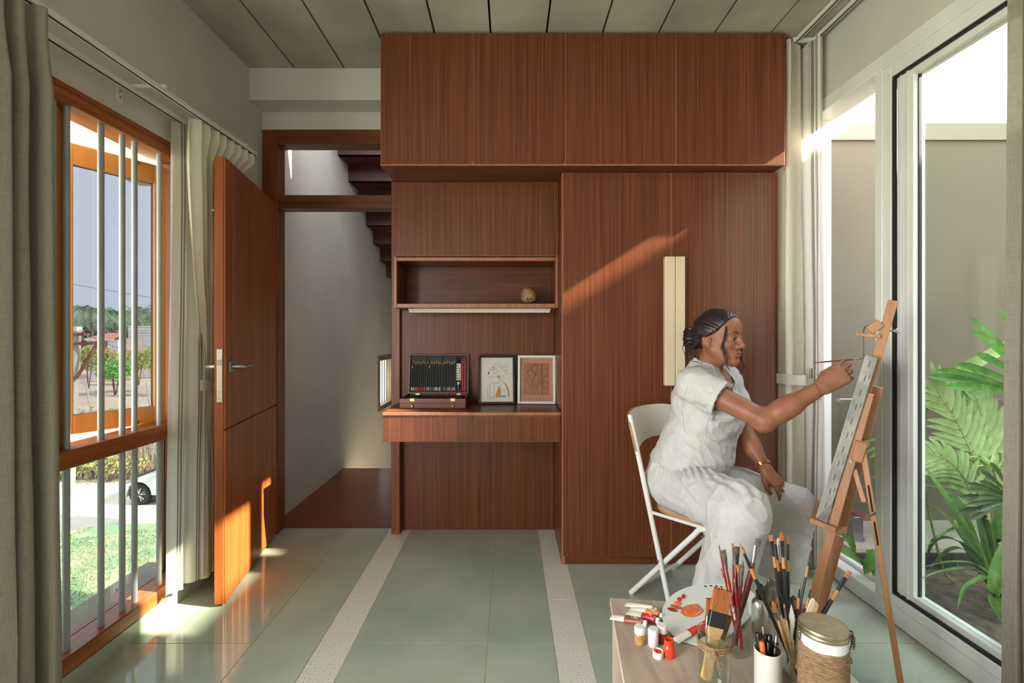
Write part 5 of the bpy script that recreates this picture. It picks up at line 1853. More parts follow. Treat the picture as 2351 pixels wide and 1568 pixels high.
# pen cup
J5 = Vector((0.549, 1.028, TZ))
M_cup = mat('grey_white_cup', lin(198, 194, 186), rough=0.4)
cup = thing('pen_cup', 'plain pale grey cup full of black pens', 'cup', J5)
obj('body', MB().lathe([(0.0255, 0), (0.0265, 0.002), (0.0265, 0.104), (0.0255, 0.1045), (0.0250, 0.1035), (0.0250, 0.005), (0.001, 0.005)], J5, 36), M_cup, cup)
obj('rim', MB().lathe([(0.0267, 0.1035), (0.0270, 0.105), (0.0270, 0.1095), (0.0262, 0.110), (0.0250, 0.1095), (0.0250, 0.1035)], J5, 36, capb=False), M_cup, cup)
M_penb = mat('pen_black', lin(20, 20, 22), rough=0.25)
def pen(x, y, tx, ty, h, r, m, label, tip=None, cname='pen'):
    a = J5 + V(x, y, 0.006)
    b = J5 + V(tx, ty, h)
    t = thing(cname, label, 'pen', a)
    d = (b - a).normalized()
    obj('barrel', MB().tube([a, a + d * 0.004, b - d * 0.002, b], [r * 0.5, r, r, r * 0.8], 12), m, t)
    if tip is not None:
        obj('cap_end', MB().tube([b, b + d * 0.003, b + d * 0.014], [r * 0.8, r * 0.75, r * 0.7], 12), tip, t)
    s = d.cross(V(0, 1, 0)).normalized()
    q = a + (b - a) * 0.92 + V(0, -r * 1.1, 0)
    obj('clip', MB().bar(q - d * 0.028, q + d * 0.006, 0.003, 0.0012, s), m if tip is None else tip, t)
    return t
pen(-0.006, 0.000, -0.0185, 0.006, 0.140, 0.0052, M_penb, 'black pen leaning highest at the left rim of the cup')
pen(-0.004, -0.006, -0.0150, -0.004, 0.128, 0.0056, mat('pen_orange', lin(206, 96, 34), rough=0.3), 'orange marker at the left front of the pen cup')
pen(0.000, 0.006, -0.003, 0.012, 0.137, 0.0058, M_penb, 'black pen with a silver cap end in the middle of the cup', M_steel)
pen(0.004, 0.000, 0.009, 0.010, 0.133, 0.0062, M_penb, 'thick black pen right of the silver tipped pen')
pen(0.000, -0.004, 0.000, -0.002, 0.126, 0.0052, M_penb, 'short black pen in the front centre of the cup')
pen(0.006, -0.004, 0.0185, 0.002, 0.124, 0.0055, M_penb, 'black pen with a steel end leaning on the right rim of the cup', M_steel)
pen(0.003, -0.008, 0.010, -0.012, 0.120, 0.0048, M_penb, 'slim black pen at the front right of the cup')
pen(-0.001, 0.002, -0.009, 0.006, 0.131, 0.0046, mat('pen_maroon', lin(70, 30, 34), rough=0.3), 'slim maroon pen between the orange marker and the black pens')

# aluminium spray bottle
J6 = Vector((0.655, 1.262, TZ))
sb = thing('spray_bottle', 'brushed aluminium spray bottle with a black pump top', 'bottle', J6)
M_alu = mat('brushed_aluminium', lin(196, 196, 192), rough=0.3, metal=1.0)
obj('body', MB().lathe([(0.0205, 0), (0.022, 0.002), (0.022, 0.070), (0.0205, 0.079), (0.016, 0.087), (0.011, 0.090), (0.0105, 0.093)], J6, 32, capt=True), M_alu, sb)
obj('collar', MB().lathe([(0.0118, 0.090), (0.0122, 0.092), (0.0122, 0.107), (0.0112, 0.108), (0.008, 0.108)], J6, 24, capt=True), M_penb, sb)
obj('pump_head', MB().lathe([(0.0070, 0.106), (0.0072, 0.112), (0.0058, 0.1125), (0.0058, 0.124), (0.0050, 0.125)], J6, 20, capt=True).tube([J6 + V(0, 0, 0.120), J6 + V(-0.006, -0.006, 0.120)], 0.0016, 8), M_penb, sb)

# twine covered storage jar
J7 = Vector((0.626, 0.965, TZ))
sj = thing('storage_jar', 'twine wrapped storage jar with a brass coloured lid at the table front', 'jar', J7)
obj('glass', MB().lathe([(0.040, 0), (0.0425, 0.003), (0.0425, 0.176), (0.041, 0.181), (0.041, 0.185)], J7, 40, capt=True), mat('white_jar_glass', lin(206, 212, 208), rough=0.12), sj)
prof = []
NT = 36
for k in range(NT):
    z0 = 0.004 + 0.160 * k / NT
    st_ = 0.160 / NT
    prof += [(0.0426, z0), (0.0440, z0 + st_ * 0.2), (0.0446, z0 + st_ * 0.5), (0.0440, z0 + st_ * 0.8)]
prof.append((0.0426, 0.165))
mb = MB().lathe(prof, J7, 48)
for v in mb.bm.verts:
    q = v.co - J7
    a = math.atan2(q.y, q.x)
    v.co.z += 0.0022 * (a / PI) + 0.0006 * math.sin(7 * a + q.z * 90)
obj('twine_cover', mb, M_twine, sj)
M_lid = mat('brass_lid', lin(172, 162, 134), lin(152, 142, 116), 0.3, (40, 40, 40), metal=0.85)
obj('lid', MB().lathe([(0.0436, 0.184), (0.0442, 0.186), (0.0442, 0.190), (0.0430, 0.1915), (0.0442, 0.193), (0.0442, 0.198), (0.0434, 0.200), (0.0415, 0.2008), (0.041, 0.2002), (0.0, 0.2002)], J7, 48), M_lid, sj)
M_wire = mat('dull_wire', lin(110, 100, 88), rough=0.4, metal=0.9)
def coil(c, ax, n, r, L):
    ax = Vector(ax).normalized()
    u = ax.orthogonal().normalized()
    v = ax.cross(u)
    return [Vector(c) + ax * (L * k / (n * 8)) + (u * math.cos(k * PI / 4) + v * math.sin(k * PI / 4)) * r for k in range(n * 8 + 1)]
mb = MB()
rg = J7 + V(0.045, -0.004, 0.186)
mb.tube(coil(rg + V(0.006, 0, 0.002), (0.25, 0, -1), 6, 0.0035, 0.030), 0.0009, 5)
mb.tube(coil(rg + V(0.010, -0.004, -0.004), (-0.1, 0, -1), 5, 0.003, 0.026), 0.0009, 5)
mb.tube(smooth_path([rg + V(0, 0, 0.004), rg + V(0.010, 0, 0.002), rg + V(0.011, 0, -0.012), rg + V(0.003, -0.002, -0.040), rg + V(0.007, -0.002, -0.052), rg + V(0.008, -0.002, -0.060), rg + V(0.004, -0.002, -0.057), rg + V(0.002, -0.002, -0.044)]), 0.0011, 6)
mb.tube(coil(J7 + V(-0.046, 0.002, 0.196), (-0.1, 0, -1), 6, 0.0035, 0.026), 0.0009, 5)
obj('wire_clasp', mb, M_wire, sj)

# ---------------------------------------------------------------- brushes
M_hred = mat('red_handle', lin(150, 30, 30), lin(120, 22, 24), 0.3, (60, 60, 60))
M_hmar = mat('maroon_handle', lin(92, 34, 34), rough=0.35)
M_hblk = mat('black_handle', lin(28, 28, 30), rough=0.3)
M_hband = mat('amber_band', lin(172, 118, 70), rough=0.35)
M_hwood = mat('raw_handle_wood', lin(198, 164, 118), lin(180, 146, 102), 0.5, (30, 30, 200))
M_ferr = mat('ferrule_steel', lin(176, 172, 164), rough=0.3, metal=1.0)
M_ferd = mat('dirty_ferrule', lin(116, 108, 98), lin(70, 62, 56), 0.5, (150, 150, 150), metal=0.5)
M_ferb = mat('black_ferrule', lin(40, 44, 44), rough=0.3, metal=0.4)
M_bror = mat('tan_bristles', lin(176, 124, 84), lin(146, 96, 60), 0.7, (400, 400, 60), bump=0.5, bscale=(900, 900, 60))
M_bora = mat('orange_bristles', lin(176, 104, 50), lin(140, 76, 32), 0.65, (500, 500, 60), bump=0.6, bscale=(1100, 1100, 50))
M_bgry = mat('paint_caked_bristles', lin(120, 108, 94), lin(74, 64, 54), 0.8, (200, 200, 200), bump=0.6, bscale=(400, 400, 200))
M_bwht = mat('white_bristles', lin(206, 202, 194), rough=0.6)
def brush(base, tip, r, hm, fm, bm_, kind, label, bl=0.018, fl_=0.030, w_=0.004, bandm=None, group=None, face=(1, 0, 0)):
    base, tip = Vector(base), Vector(tip)
    d = (tip - base).normalized()
    L = (tip - base).length
    s = Vector(face)
    s = (s - d * s.dot(d)).normalized()
    n_ = d.cross(s)
    t = thing('paint_brush', label, 'paintbrush', base, group)
    e1 = tip - d * bl            # bristle root
    e0 = e1 - d * fl_            # ferrule root
    hb = (e0 - base).length
    obj('handle', MB().tube([base, base + d * hb * 0.15, base + d * hb * 0.75, e0], [r * 0.45, r * 0.7, r, r * 0.72], 10), hm, t)
    if bandm is not None:
        obj('handle_band', MB().tube([e0 - d * 0.026, e0 - d * 0.001], [r * 0.99, r * 0.80], 10), bandm, t)
    flat = kind == 'flat'
    mb = MB()
    rows = []
    for q in range(5):
        u = q / 4
        hw = r * 0.74 * (1 - u) + (w_ if flat or kind == 'filbert' else w_ * 0.8) * u
        hh = r * 0.74 * (1 - u) + (w_ * (0.32 if flat or kind == 'filbert' else 0.8)) * u
        rows.append([e0 + d * fl_ * u + s * hw * math.cos(a) + n_ * hh * math.sin(a) for a in [k * 2 * PI / 12 for k in range(13)]])
    mb.grid(rows)
    obj('ferrule', mb, fm, t)
    mb = MB()
    rows = []
    N = 6
    for q in range(N + 1):
        u = q / N
        if kind == 'flat':
            hw, hh = w_ * (1 + 0.06 * u), w_ * 0.32 * (1 - 0.55 * u)
        elif kind == 'filbert':
            hw = w_ * (1.05 * math.sqrt(max(0.02, 1 - max(0, (u - 0.45) / 0.56) ** 2)))
            hh = w_ * 0.32 * (1 - 0.6 * u)
        elif kind == 'fan':
            hw, hh = w_ * (0.8 + 1.1 * u), w_ * (0.5 + 0.4 * u)
        else:
            hw = hh = w_ * 0.8 * (1 + 0.35 * math.sin(PI * min(1, u * 1.3))) * max(0.04, 1 - u ** 1.8)
        rows.append([e1 + d * bl * u + s * hw * math.cos(a) + n_ * hh * math.sin(a) for a in [k * 2 * PI / 12 for k in range(13)]])
    mb.grid(rows)
    mb.bm.verts.ensure_lookup_table()
    mb.poly(rows[-1][:-1])
    obj('bristles', mb, bm_, t)
    return t
def b2(px, py, z=1.19, dx=0.0, dy=0.0):
    return (J2 + V(dx, dy, 0.011), P(px, py, z))
def B2(px, py, z, dx, dy, *a, **k):
    p, q = b2(px, py, z, dx, dy)
    return brush(p, q, *a, **k)
B2(1650, 1248, 1.20, 0.004, 0.004, 0.0026, M_hred, M_ferd, M_bgry, 'round', 'thin round brush with a grey tip, leaning furthest left in the square jar', 0.014, 0.022, 0.0016)
B2(1660, 1263, 1.19, 0.010, -0.002, 0.0034, M_hred, M_ferd, M_bgry, 'flat', 'wide flat brush caked with dark paint, second from the left in the square jar', 0.020, 0.030, 0.0066)
B2(1682, 1248, 1.19, 0.000, 0.006, 0.0032, M_hred, M_ferr, M_bror, 'flat', 'slim brush with bright steel ferrule and tan tip in the square jar', 0.010, 0.042, 0.0032)
B2(1692, 1255, 1.21, 0.002, 0.010, 0.0036, M_hred, M_ferd, M_bgry, 'flat', 'wide paint caked flat brush in the middle of the square jar', 0.016, 0.046, 0.0070)
B2(1695, 1297, 1.17, 0.006, -0.008, 0.0030, M_hred, M_ferr, M_bror, 'fan', 'worn frayed tan brush standing low in the square jar', 0.018, 0.034, 0.0036)
B2(1706, 1286, 1.20, 0.004, 0.006, 0.0032, M_hmar, M_ferd, M_bgry, 'round', 'brush with a rounded dirty brown head in the square jar', 0.026, 0.022, 0.0044)
B2(1742, 1238, 1.19, -0.012, 0.000, 0.0062, M_hmar, M_ferr, M_bgry, 'flat', 'large flat brush with silver ferrule and maroon handle leaning right in the square jar', 0.016, 0.042, 0.0068)
B2(1686, 1327, 1.17, 0.010, -0.010, 0.0030, M_hred, M_ferr, M_bror, 'round', 'short brush with a small tan tip and red handle at the square jar front', 0.010, 0.026, 0.0026)
B2(1733, 1310, 1.19, -0.010, 0.004, 0.0030, M_hmar, M_ferd, M_bgry, 'round', 'thin dark brush leaning right under the large flat brush', 0.012, 0.022, 0.0020)
B2(1655, 1303, 1.20, 0.012, 0.002, 0.0022, M_hwood, M_ferr, M_bgry, 'round', 'thin wooden stick brush leaning left in the square jar', 0.008, 0.016, 0.0014)
def B3(px, py, z, dx, dy, *a, **k):
    return brush(J3 + V(dx, dy, 0.010), P(px, py, z), *a, **k)
B3(1697.5, 1245, 1.10, 0.012, -0.004, 0.0050, M_hblk, M_ferb, M_bror, 'round', 'black brush with amber band leaning far left across the spray bottle', 0.026, 0.036, 0.0040, M_hband)
B3(1769, 1228, 1.12, 0.006, 0.010, 0.0038, M_hblk, M_ferb, M_bror, 'flat', 'black brush with a square pinkish tan tip, first of the upright black brushes', 0.014, 0.034, 0.0052, M_hband)
B3(1779, 1239, 1.14, 0.010, 0.012, 0.0032, M_hblk, M_ferb, M_bora, 'flat', 'slim black brush with a narrow orange edge behind the square tipped one', 0.010, 0.034, 0.0026, M_hband)
B3(1787, 1235, 1.15, 0.004, 0.014, 0.0030, M_hmar, M_ferr, M_bwht, 'filbert', 'brush with pale grey rounded bristles among the black brushes', 0.016, 0.040, 0.0044)
B3(1794, 1221, 1.12, 0.002, 0.004, 0.0042, M_hblk, M_ferb, M_bora, 'filbert', 'black brush with a full rounded orange tip, tallest in the jar', 0.020, 0.036, 0.0056, M_hband)
B3(1809, 1226, 1.13, 0.000, 0.008, 0.0038, M_hblk, M_ferb, M_bror, 'round', 'black brush with a pointed tan tip, right of the tallest one', 0.022, 0.036, 0.0032, M_hband)
B3(1864, 1253, 1.14, -0.004, 0.006, 0.0028, M_hblk, M_ferb, M_bora, 'round', 'long thin black brush leaning right towards the easel leg', 0.012, 0.034, 0.0018, M_hband)
B3(1837, 1342, 1.08, 0.002, 0.000, 0.0028, M_hblk, M_ferb, M_bora, 'round', 'short thin black brush standing just left of the brass lid', 0.010, 0.020, 0.0018, M_hband)
B3(1864, 1342, 1.09, 0.000, 0.002, 0.0030, M_hblk, M_ferb, M_bora, 'round', 'short thin black brush in front of the easel leg', 0.010, 0.020, 0.0020, M_hband)
B3(1951, 1311, 1.12, -0.010, 0.000, 0.0052, M_hblk, M_ferb, M_bror, 'flat', 'thick black brush leaning far right above the brass lid', 0.018, 0.034, 0.0062, M_hband)
B3(1774, 1380, 1.08, 0.006, -0.006, 0.0036, M_hwood, M_ferr, M_bora, 'filbert', 'wooden brush with a soft oval orange head, standing low behind the pen cup', 0.026, 0.020, 0.0052)
B3(1784, 1366, 1.11, 0.004, -0.002, 0.0030, M_hwood, M_ferr, M_bora, 'round', 'wooden brush with a pointed orange tip behind the pen cup', 0.020, 0.024, 0.0034)
B3(1800, 1384, 1.07, 0.004, -0.008, 0.0026, M_hwood, M_ferd, M_bror, 'round', 'thin wooden brush with brown ferrule crossing behind the pen cup', 0.012, 0.030, 0.0022)
# palette knives and modelling tools in the same jar
def tool(px, py, z, dx, dy, label, kind):
    a = J3 + V(dx, dy, 0.010)
    b = P(px, py, z)
    d = (b - a).normalized()
    L = (b - a).length
    t = thing('palette_knife' if kind == 'knife' else ('wire_loop_tool' if kind == 'loop' else 'wooden_spatula'), label, 'tool', a)
    s = Vector((1, 0, 0))
    s = (s - d * s.dot(d)).normalized()
    if kind == 'knife':
        obj('handle', MB().tube([a, a + d * L * 0.5], [0.003, 0.004], 10), M_hwood, t)
        q = a + d * L * 0.5
        pts = [q - s * 0.0016, q + s * 0.0016, q + d * L * 0.2 + s * 0.0016, q + d * L * 0.34 + s * 0.0065, b, q + d * L * 0.34 - s * 0.0065, q + d * L * 0.2 - s * 0.0016]
        obj('blade', MB().prism(pts, d.cross(s) * 0.0008), M_bwht, t)
    elif kind == 'loop':
        obj('handle', MB().tube([a, a + d * L * 0.70], 0.003, 10), M_hwood, t)
        q = a + d * L * 0.70
        obj('wire_loop', MB().tube([q - s * 0.002, b - s * 0.0055 - d * 0.004, b - s * 0.004, b + s * 0.004, b + s * 0.0055 - d * 0.004, q + s * 0.002], 0.0006, 6), M_wire, t)
    else:
        obj('blade', MB().prism([a - s * 0.003, a + s * 0.003, b - d * 0.02 + s * 0.0055, b - d * 0.005 + s * 0.005, b, b - d * 0.005 - s * 0.005, b - d * 0.02 - s * 0.0055], d.cross(s) * 0.003), M_bwht if 'white' in label else M_hwood, t)
    return t
tool(1774, 1359, 1.12, 0.010, 0.006, 'wire loop clay tool, square looped, beside the black brushes', 'loop')
tool(1790, 1367, 1.10, 0.008, 0.000, 'wire loop clay tool with a rounder loop, right of the square one', 'loop')
tool(1817, 1388, 1.075, 0.000, -0.010, 'palette knife with a pale diamond blade standing in the jar', 'knife')
tool(1869, 1374, 1.085, -0.008, -0.002, 'white plastic spatula standing behind the brass lid', 'spatula')
tool(1877, 1384, 1.075, -0.006, -0.008, 'pale wooden spatula standing behind the brass lid', 'spatula')
# broad flat brushes in the twine necked jar
def hake(a, b, hw, bl, fl_, label, bm_, th=0.010, fm=M_ferb, hwid=0.0125):
    a, b = Vector(a), Vector(b)
    d = (b - a).normalized()
    s = Vector((1, 0.15, 0.16))
    s = (s - d * s.dot(d)).normalized()
    n_ = d.cross(s)
    t = thing('flat_brush', label, 'paintbrush', a)
    q1 = b - d * bl
    q0 = q1 - d * fl_
    hp = [a - s * hwid * 0.5, a + d * 0.004 - s * hwid * 0.85, q0 - d * 0.03 - s * hwid * 0.85, q0 - s * hw * 0.95, q0 + s * hw * 0.95, q0 - d * 0.03 + s * hwid * 0.85, a + d * 0.004 + s * hwid * 0.85, a + s * hwid * 0.5]
    obj('handle', MB().prism([p - n_ * th * 0.35 for p in hp], n_ * th * 0.7), M_hwood, t)
    obj('ferrule', MB().bar(q0 - d * 0.004, q1, hw * 2.04, th, s, 0.001), fm, t)
    mb = MB()
    rg_ = random.Random(3)
    rows_f = []
    N = 22
    for q in range(6):
        u = q / 5
        row = []
        for k in range(N + 1):
            v = -1 + 2 * k / N
            jag = 0.0016 * math.sin(k * 2.1) + rg_.uniform(-0.0012, 0.0012) if q == 5 else 0
            row.append(q1 + d * (bl * u + jag) + s * hw * v * (1 + 0.10 * u) - n_ * th * 0.5 * (1 - 0.4 * u) - n_ * 0.0006 * math.sin(k * 2.6) * u)
        rows_f.append(row)
    rows_b = [[p + n_ * th * (1 - 0.4 * q / 5) for p in r] for q, r in enumerate(rows_f)]
    full = [r + rb[::-1] + r[:1] for r, rb in zip(rows_f, rows_b)]
    mb.grid(full)
    mb.poly(full[-1][:-1])
    obj('bristles', mb, bm_, t)
    return t
hake((0.4155, 1.026, 0.466), P(1660, 1354, 1.055), 0.0190, 0.046, 0.028, 'broad orange bristled flat brush with black ferrule, largest in the twine necked jar', M_bora)
hake((0.430, 1.052, 0.470), P(1633, 1375, 1.085), 0.0100, 0.034, 0.022, 'narrower orange flat brush half hidden behind the largest one', M_bora, 0.008, M_ferr, 0.008)
hake((0.436, 1.060, 0.450), P(1671, 1412, 1.080), 0.0095, 0.030, 0.018, 'short dark brown flat brush leaning on the right of the twine necked jar', mat('dark_bristles', lin(120, 72, 32), lin(80, 46, 20), 0.7, (500, 500, 60)), 0.008, M_ferb, 0.008)
# ---------------------------------------------------------------- easel
M_beech = mat('beech', lin(176, 128, 88), lin(150, 104, 68), 0.45, (40, 40, 3), 5, c3=lin(164, 116, 78), lo=0.3, hi=0.7)
M_endg = mat('beech_end_grain', lin(206, 172, 134), lin(188, 152, 114), 0.6, (200, 200, 200))
ea = thing('easel', 'beech wood field easel standing between the seated painter and the window', 'easel', (1.2, 1.8, 0))
EN = Vector((0.80, -0.60, 0))        # away from the painter
ES = Vector((0.60, 0.80, 0))         # along the canvas
def ebar(name, a, b, wd, th, side, par=None):
    return obj(name, MB().bar(a, b, wd, th, side, 0.0015), M_beech, par or ea)
nl0, nl1 = V(1.083, 1.815, 0.0), P(1995, 905, 1.75)
fl0, fl1 = V(1.205, 1.915, 0.0), P(2016, 890, 1.81)
ebar('front_leg', nl0, nl1, 0.030, 0.016, EN)
ebar('front_leg', fl0, fl1, 0.030, 0.016, EN)
m1 = P(2051, 690, 1.735)
m0 = P(1912, 1165, 1.83)
ebar('mast', m0, m1, 0.030, 0.018, EN)
for (p, q) in ((nl0, nl1), (fl0, fl1)):
    d = (q - p).normalized()
    obj('leg_cap', MB().bar(q, q + d * 0.003, 0.030, 0.016, EN), M_endg, ea)
piv = P(1982, 1040, 1.74)
rl0 = V(1.315, 1.62, 0.0)
ebar('rear_leg', rl0, piv, 0.028, 0.018, ES)
d = (piv - rl0).normalized()
sdv = ES.cross(d).normalized()
for u0, u1 in ((0.60, 0.70), (0.73, 0.86)):
    a, b = rl0.lerp(piv, u0), rl0.lerp(piv, u1)
    obj('slot', MB().bar(a, b, 0.0295, 0.006, ES), M_dark, ea)
ebar('brace', P(1962, 1078, 1.77), rl0.lerp(piv, 0.78) - sdv * 0.02, 0.026, 0.016, ES)
obj('pivot_block', MB().bar(piv - EN * 0.02 + V(0, 0, -0.03), piv - EN * 0.005 + V(0, 0, 0.04), 0.045, 0.035, ES, 0.002), M_beech, ea)
obj('cross_rail', MB().bar(nl0.lerp(nl1, 0.80) + EN * 0.012, fl0.lerp(fl1, 0.79) + EN * 0.012, 0.026, 0.012, (0, 0, 1), 0.0015), M_beech, ea)
obj('cross_rail', MB().bar(nl0.lerp(nl1, 0.45) + EN * 0.012, fl0.lerp(fl1, 0.45) + EN * 0.012, 0.026, 0.012, (0, 0, 1), 0.0015), M_beech, ea)
def wing(c, ax):
    ax = Vector(ax).normalized()
    u = ax.orthogonal().normalized()
    mb = MB().tube([c - ax * 0.012, c + ax * 0.010], 0.0030, 8)
    mb.tube([c + ax * 0.004, c + ax * 0.010], 0.0065, 10)
    for s_ in (-1, 1):
        mb.tube([c + ax * 0.008, c + ax * 0.014 + u * s_ * 0.010, c + ax * 0.020 + u * s_ * 0.013], [0.003, 0.0035, 0.002], 8)
    return obj('wing_nut', mb, M_steel, ea)
wing(m0.lerp(m1, 0.86) + EN * 0.022, EN)
wing(rl0.lerp(piv, 0.74) - ES * 0.016, -ES)
wing(nl0.lerp(nl1, 0.47) + EN * 0.026 - ES * 0.002, EN)
obj('pivot_screw', MB().tube([nl0.lerp(nl1, 0.75) - ES * 0.012, nl0.lerp(nl1, 0.75) - ES * 0.008], 0.005, 10), M_steel, ea)
# top clamp and canvas ledge
tcl = m0.lerp(m1, 0.86)
obj('top_clamp', MB().bar(tcl - EN * 0.085 + V(0, 0, -0.012), tcl - EN * 0.010 + V(0, 0, -0.020), 0.040, 0.014, ES, 0.002), M_beech, ea)
obj('clamp_block', MB().bar(tcl - EN * 0.045 + V(0, 0, 0.0), tcl - EN * 0.010 + V(0, 0, 0.030), 0.036, 0.034, ES, 0.003), M_beech, ea)
obj('clamp_hook', MB().tube(smooth_path([tcl - EN * 0.06 + V(0, 0, -0.10), tcl - EN * 0.06 + V(0, 0, 0.0), tcl - EN * 0.05 + V(0, 0, 0.018), tcl - EN * 0.025 + V(0, 0, 0.022)]), 0.002, 6), M_steel, ea)
# ---------------------------------------------------------------- canvas
cA, cB = P(1988, 815, 1.745), P(1873, 1190, 1.80)      # painted face, near edge: top and bottom
cu = (cA - cB).normalized()
cs_ = ES.copy()
cs_ = (cs_ - cu * cs_.dot(cu)).normalized()
cn = cs_.cross(cu).normalized()          # direction to the easel side
if cn.dot(EN) < 0:
    cn = -cn
CHh = (cA - cB).length
CW, CT = 0.34, 0.036
M_canv = mat('primed_canvas', lin(166, 165, 156), lin(128, 128, 122), 0.7, (14, 14, 14), 5, bump=0.25, bscale=(900, 900, 900))
M_cpaint = mat('grey_wash_painting', lin(206, 204, 196), lin(120, 124, 120), 0.55, (6, 6, 12), 6, c3=lin(170, 172, 164), lo=0.3, hi=0.7)
CMx = Matrix(((cs_.x, cn.x, cu.x, cB.x), (cs_.y, cn.y, cu.y, cB.y), (cs_.z, cn.z, cu.z, cB.z), (0, 0, 0, 1)))
cvs = thing('canvas', 'grey painted stretched canvas seen edge on, resting on the easel', 'canvas', cB)
mb = MB().box((0, 0, 0), (CW, CT, CHh), CMx, 0.002)
obj('stretcher', mb, M_canv, cvs)
obj('painted_face', MB().box((0.004, -0.0012, 0.004), (CW - 0.004, 0.0, CHh - 0.004), CMx), M_cpaint, cvs)
mb = MB()
for k in range(11):
    z = 0.05 + (CHh - 0.09) * k / 10
    mb.box((-0.0012, 0.016, z), (0.0, 0.018, z + 0.022), CMx)
    if k % 2:
        mb.box((-0.0012, 0.028, z + 0.01), (0.0, 0.0295, z + 0.030), CMx)
obj('staples', mb, M_black, cvs)
M_graywash = mat('grey_wash_edge', lin(128, 128, 120), lin(92, 92, 88), 0.6, (40, 40, 40))
obj('folded_corner', MB().prism([CMx @ V(-0.0016, 0.001, 0.0), CMx @ V(-0.0016, CT, 0.0), CMx @ V(-0.0016, CT, 0.085), CMx @ V(-0.0016, 0.012, 0.030)], CMx.to_3x3() @ V(0.0012, 0, 0)), M_graywash, cvs)
obj('canvas_ledge', MB().box((-0.02, -0.016, -0.020), (0.30, CT + 0.030, -0.001), CMx, 0.002), M_beech, ea)

# ---------------------------------------------------------------- folding chair
M_chw = mat('white_chair_enamel', lin(218, 220, 214), rough=0.3)
M_chp = mat('white_chair_board', lin(222, 218, 204), rough=0.35)
M_ply = mat('plywood_edge', lin(176, 138, 98), lin(150, 112, 76), 0.6, (10, 10, 200))
BF = Vector((0.65, -0.76, 0)).normalized()       # facing of the chair
BR = Vector((-0.76, -0.65, 0)).normalized()      # its right side
CHC = Vector((0.879, 2.137, 0))
ch = thing('folding_chair', 'white folding chair with a curved back board, under the seated painter', 'chair', CHC)
def cl(f, r, z):
    return CHC + BF * f + BR * r + V(0, 0, z)
for s_ in (1, -1):
    obj('front_tube', MB().tube([cl(-0.272, 0.20 * s_, 0.83), cl(-0.25, 0.20 * s_, 0.745), cl(-0.06, 0.20 * s_, 0.004)], 0.0115, 10), M_chw, ch)
    obj('rear_tube', MB().tube(smooth_path([cl(0.13, 0.178 * s_, 0.413), cl(0.06, 0.178 * s_, 0.400), cl(0.01, 0.18 * s_, 0.345), cl(-0.28, 0.18 * s_, 0.004)], 5), 0.0115, 10), M_chw, ch)
    q = cl(-0.118, 0.19 * s_, 0.217)
    obj('pivot_rivet', MB().tube([q - BR * 0.022, q + BR * 0.022], 0.006, 10), M_steel, ch)
    obj('seat_bracket', MB().tube([cl(-0.165, 0.195 * s_, 0.412), cl(0.13, 0.178 * s_, 0.410)], 0.007, 8), M_chw, ch)
obj('front_stretcher', MB().tube([cl(-0.07, 0.20, 0.05), cl(-0.07, -0.20, 0.05)], 0.009, 8), M_chw, ch)
obj('rear_stretcher', MB().tube([cl(-0.25, 0.18, 0.04), cl(-0.25, -0.18, 0.04)], 0.009, 8), M_chw, ch)
# seat: rounded board
sp_ = []
for k in range(40):
    a = 2 * PI * k / 40
    ca, sa = math.cos(a), math.sin(a)
    e = 0.5
    sp_.append(cl(0.185 * math.copysign(abs(ca) ** e, ca), 0.185 * math.copysign(abs(sa) ** e, sa), 0.418))
mb = MB().prism(sp_, (0, 0, 0.018))
for f in mb.bm.faces:
    f.normal_update()
    f.material_index = 0 if abs(f.normal.z) > 0.8 else 1
obj('seat', mb, [M_chp, M_ply], ch)
# back board: curved with a hollowed lower edge
rows = []
for th in (0, 1):
    for q in range(2):
        pass
NB = 24
def bk(u, v, o):
    # u across -1..1, v up 0..1
    r = 0.215 * u
    zb_ = 0.655 + 0.045 * (1 - abs(u) ** 2.2)
    zt_ = 0.842 - 0.022 * abs(u) ** 6 + 0.006 * (1 - u * u)
    if abs(u) > 0.86:
        k = (abs(u) - 0.86) / 0.14
        zt_ -= 0.030 * k * k
        zb_ += 0.016 * k * k
    z = zb_ + (zt_ - zb_) * v
    f = -0.215 - (z - 0.62) * 0.28 - 0.050 * (1 - u * u) + o
    return cl(f, r, z)
mb = MB()
fr_ = [[bk(-1 + 2 * i / NB, j / 6, 0.006) for i in range(NB + 1)] for j in range(7)]
bk_ = [[bk(-1 + 2 * i / NB, j / 6, -0.006) for i in range(NB + 1)] for j in range(7)]
mb.grid(fr_)
mb.grid([r[::-1] for r in bk_])
mb.mi = 1
mb.grid([fr_[0], bk_[0]], False)
mb.grid([fr_[-1], bk_[-1]], False)
mb.grid([[r[0] for r in fr_], [r[0] for r in bk_]], False)
mb.grid([[r[-1] for r in fr_], [r[-1] for r in bk_]], False)
bmesh.ops.remove_doubles(mb.bm, verts=mb.bm.verts[:], dist=1e-5)
obj('back_board', mb, [M_chp, M_ply], ch)
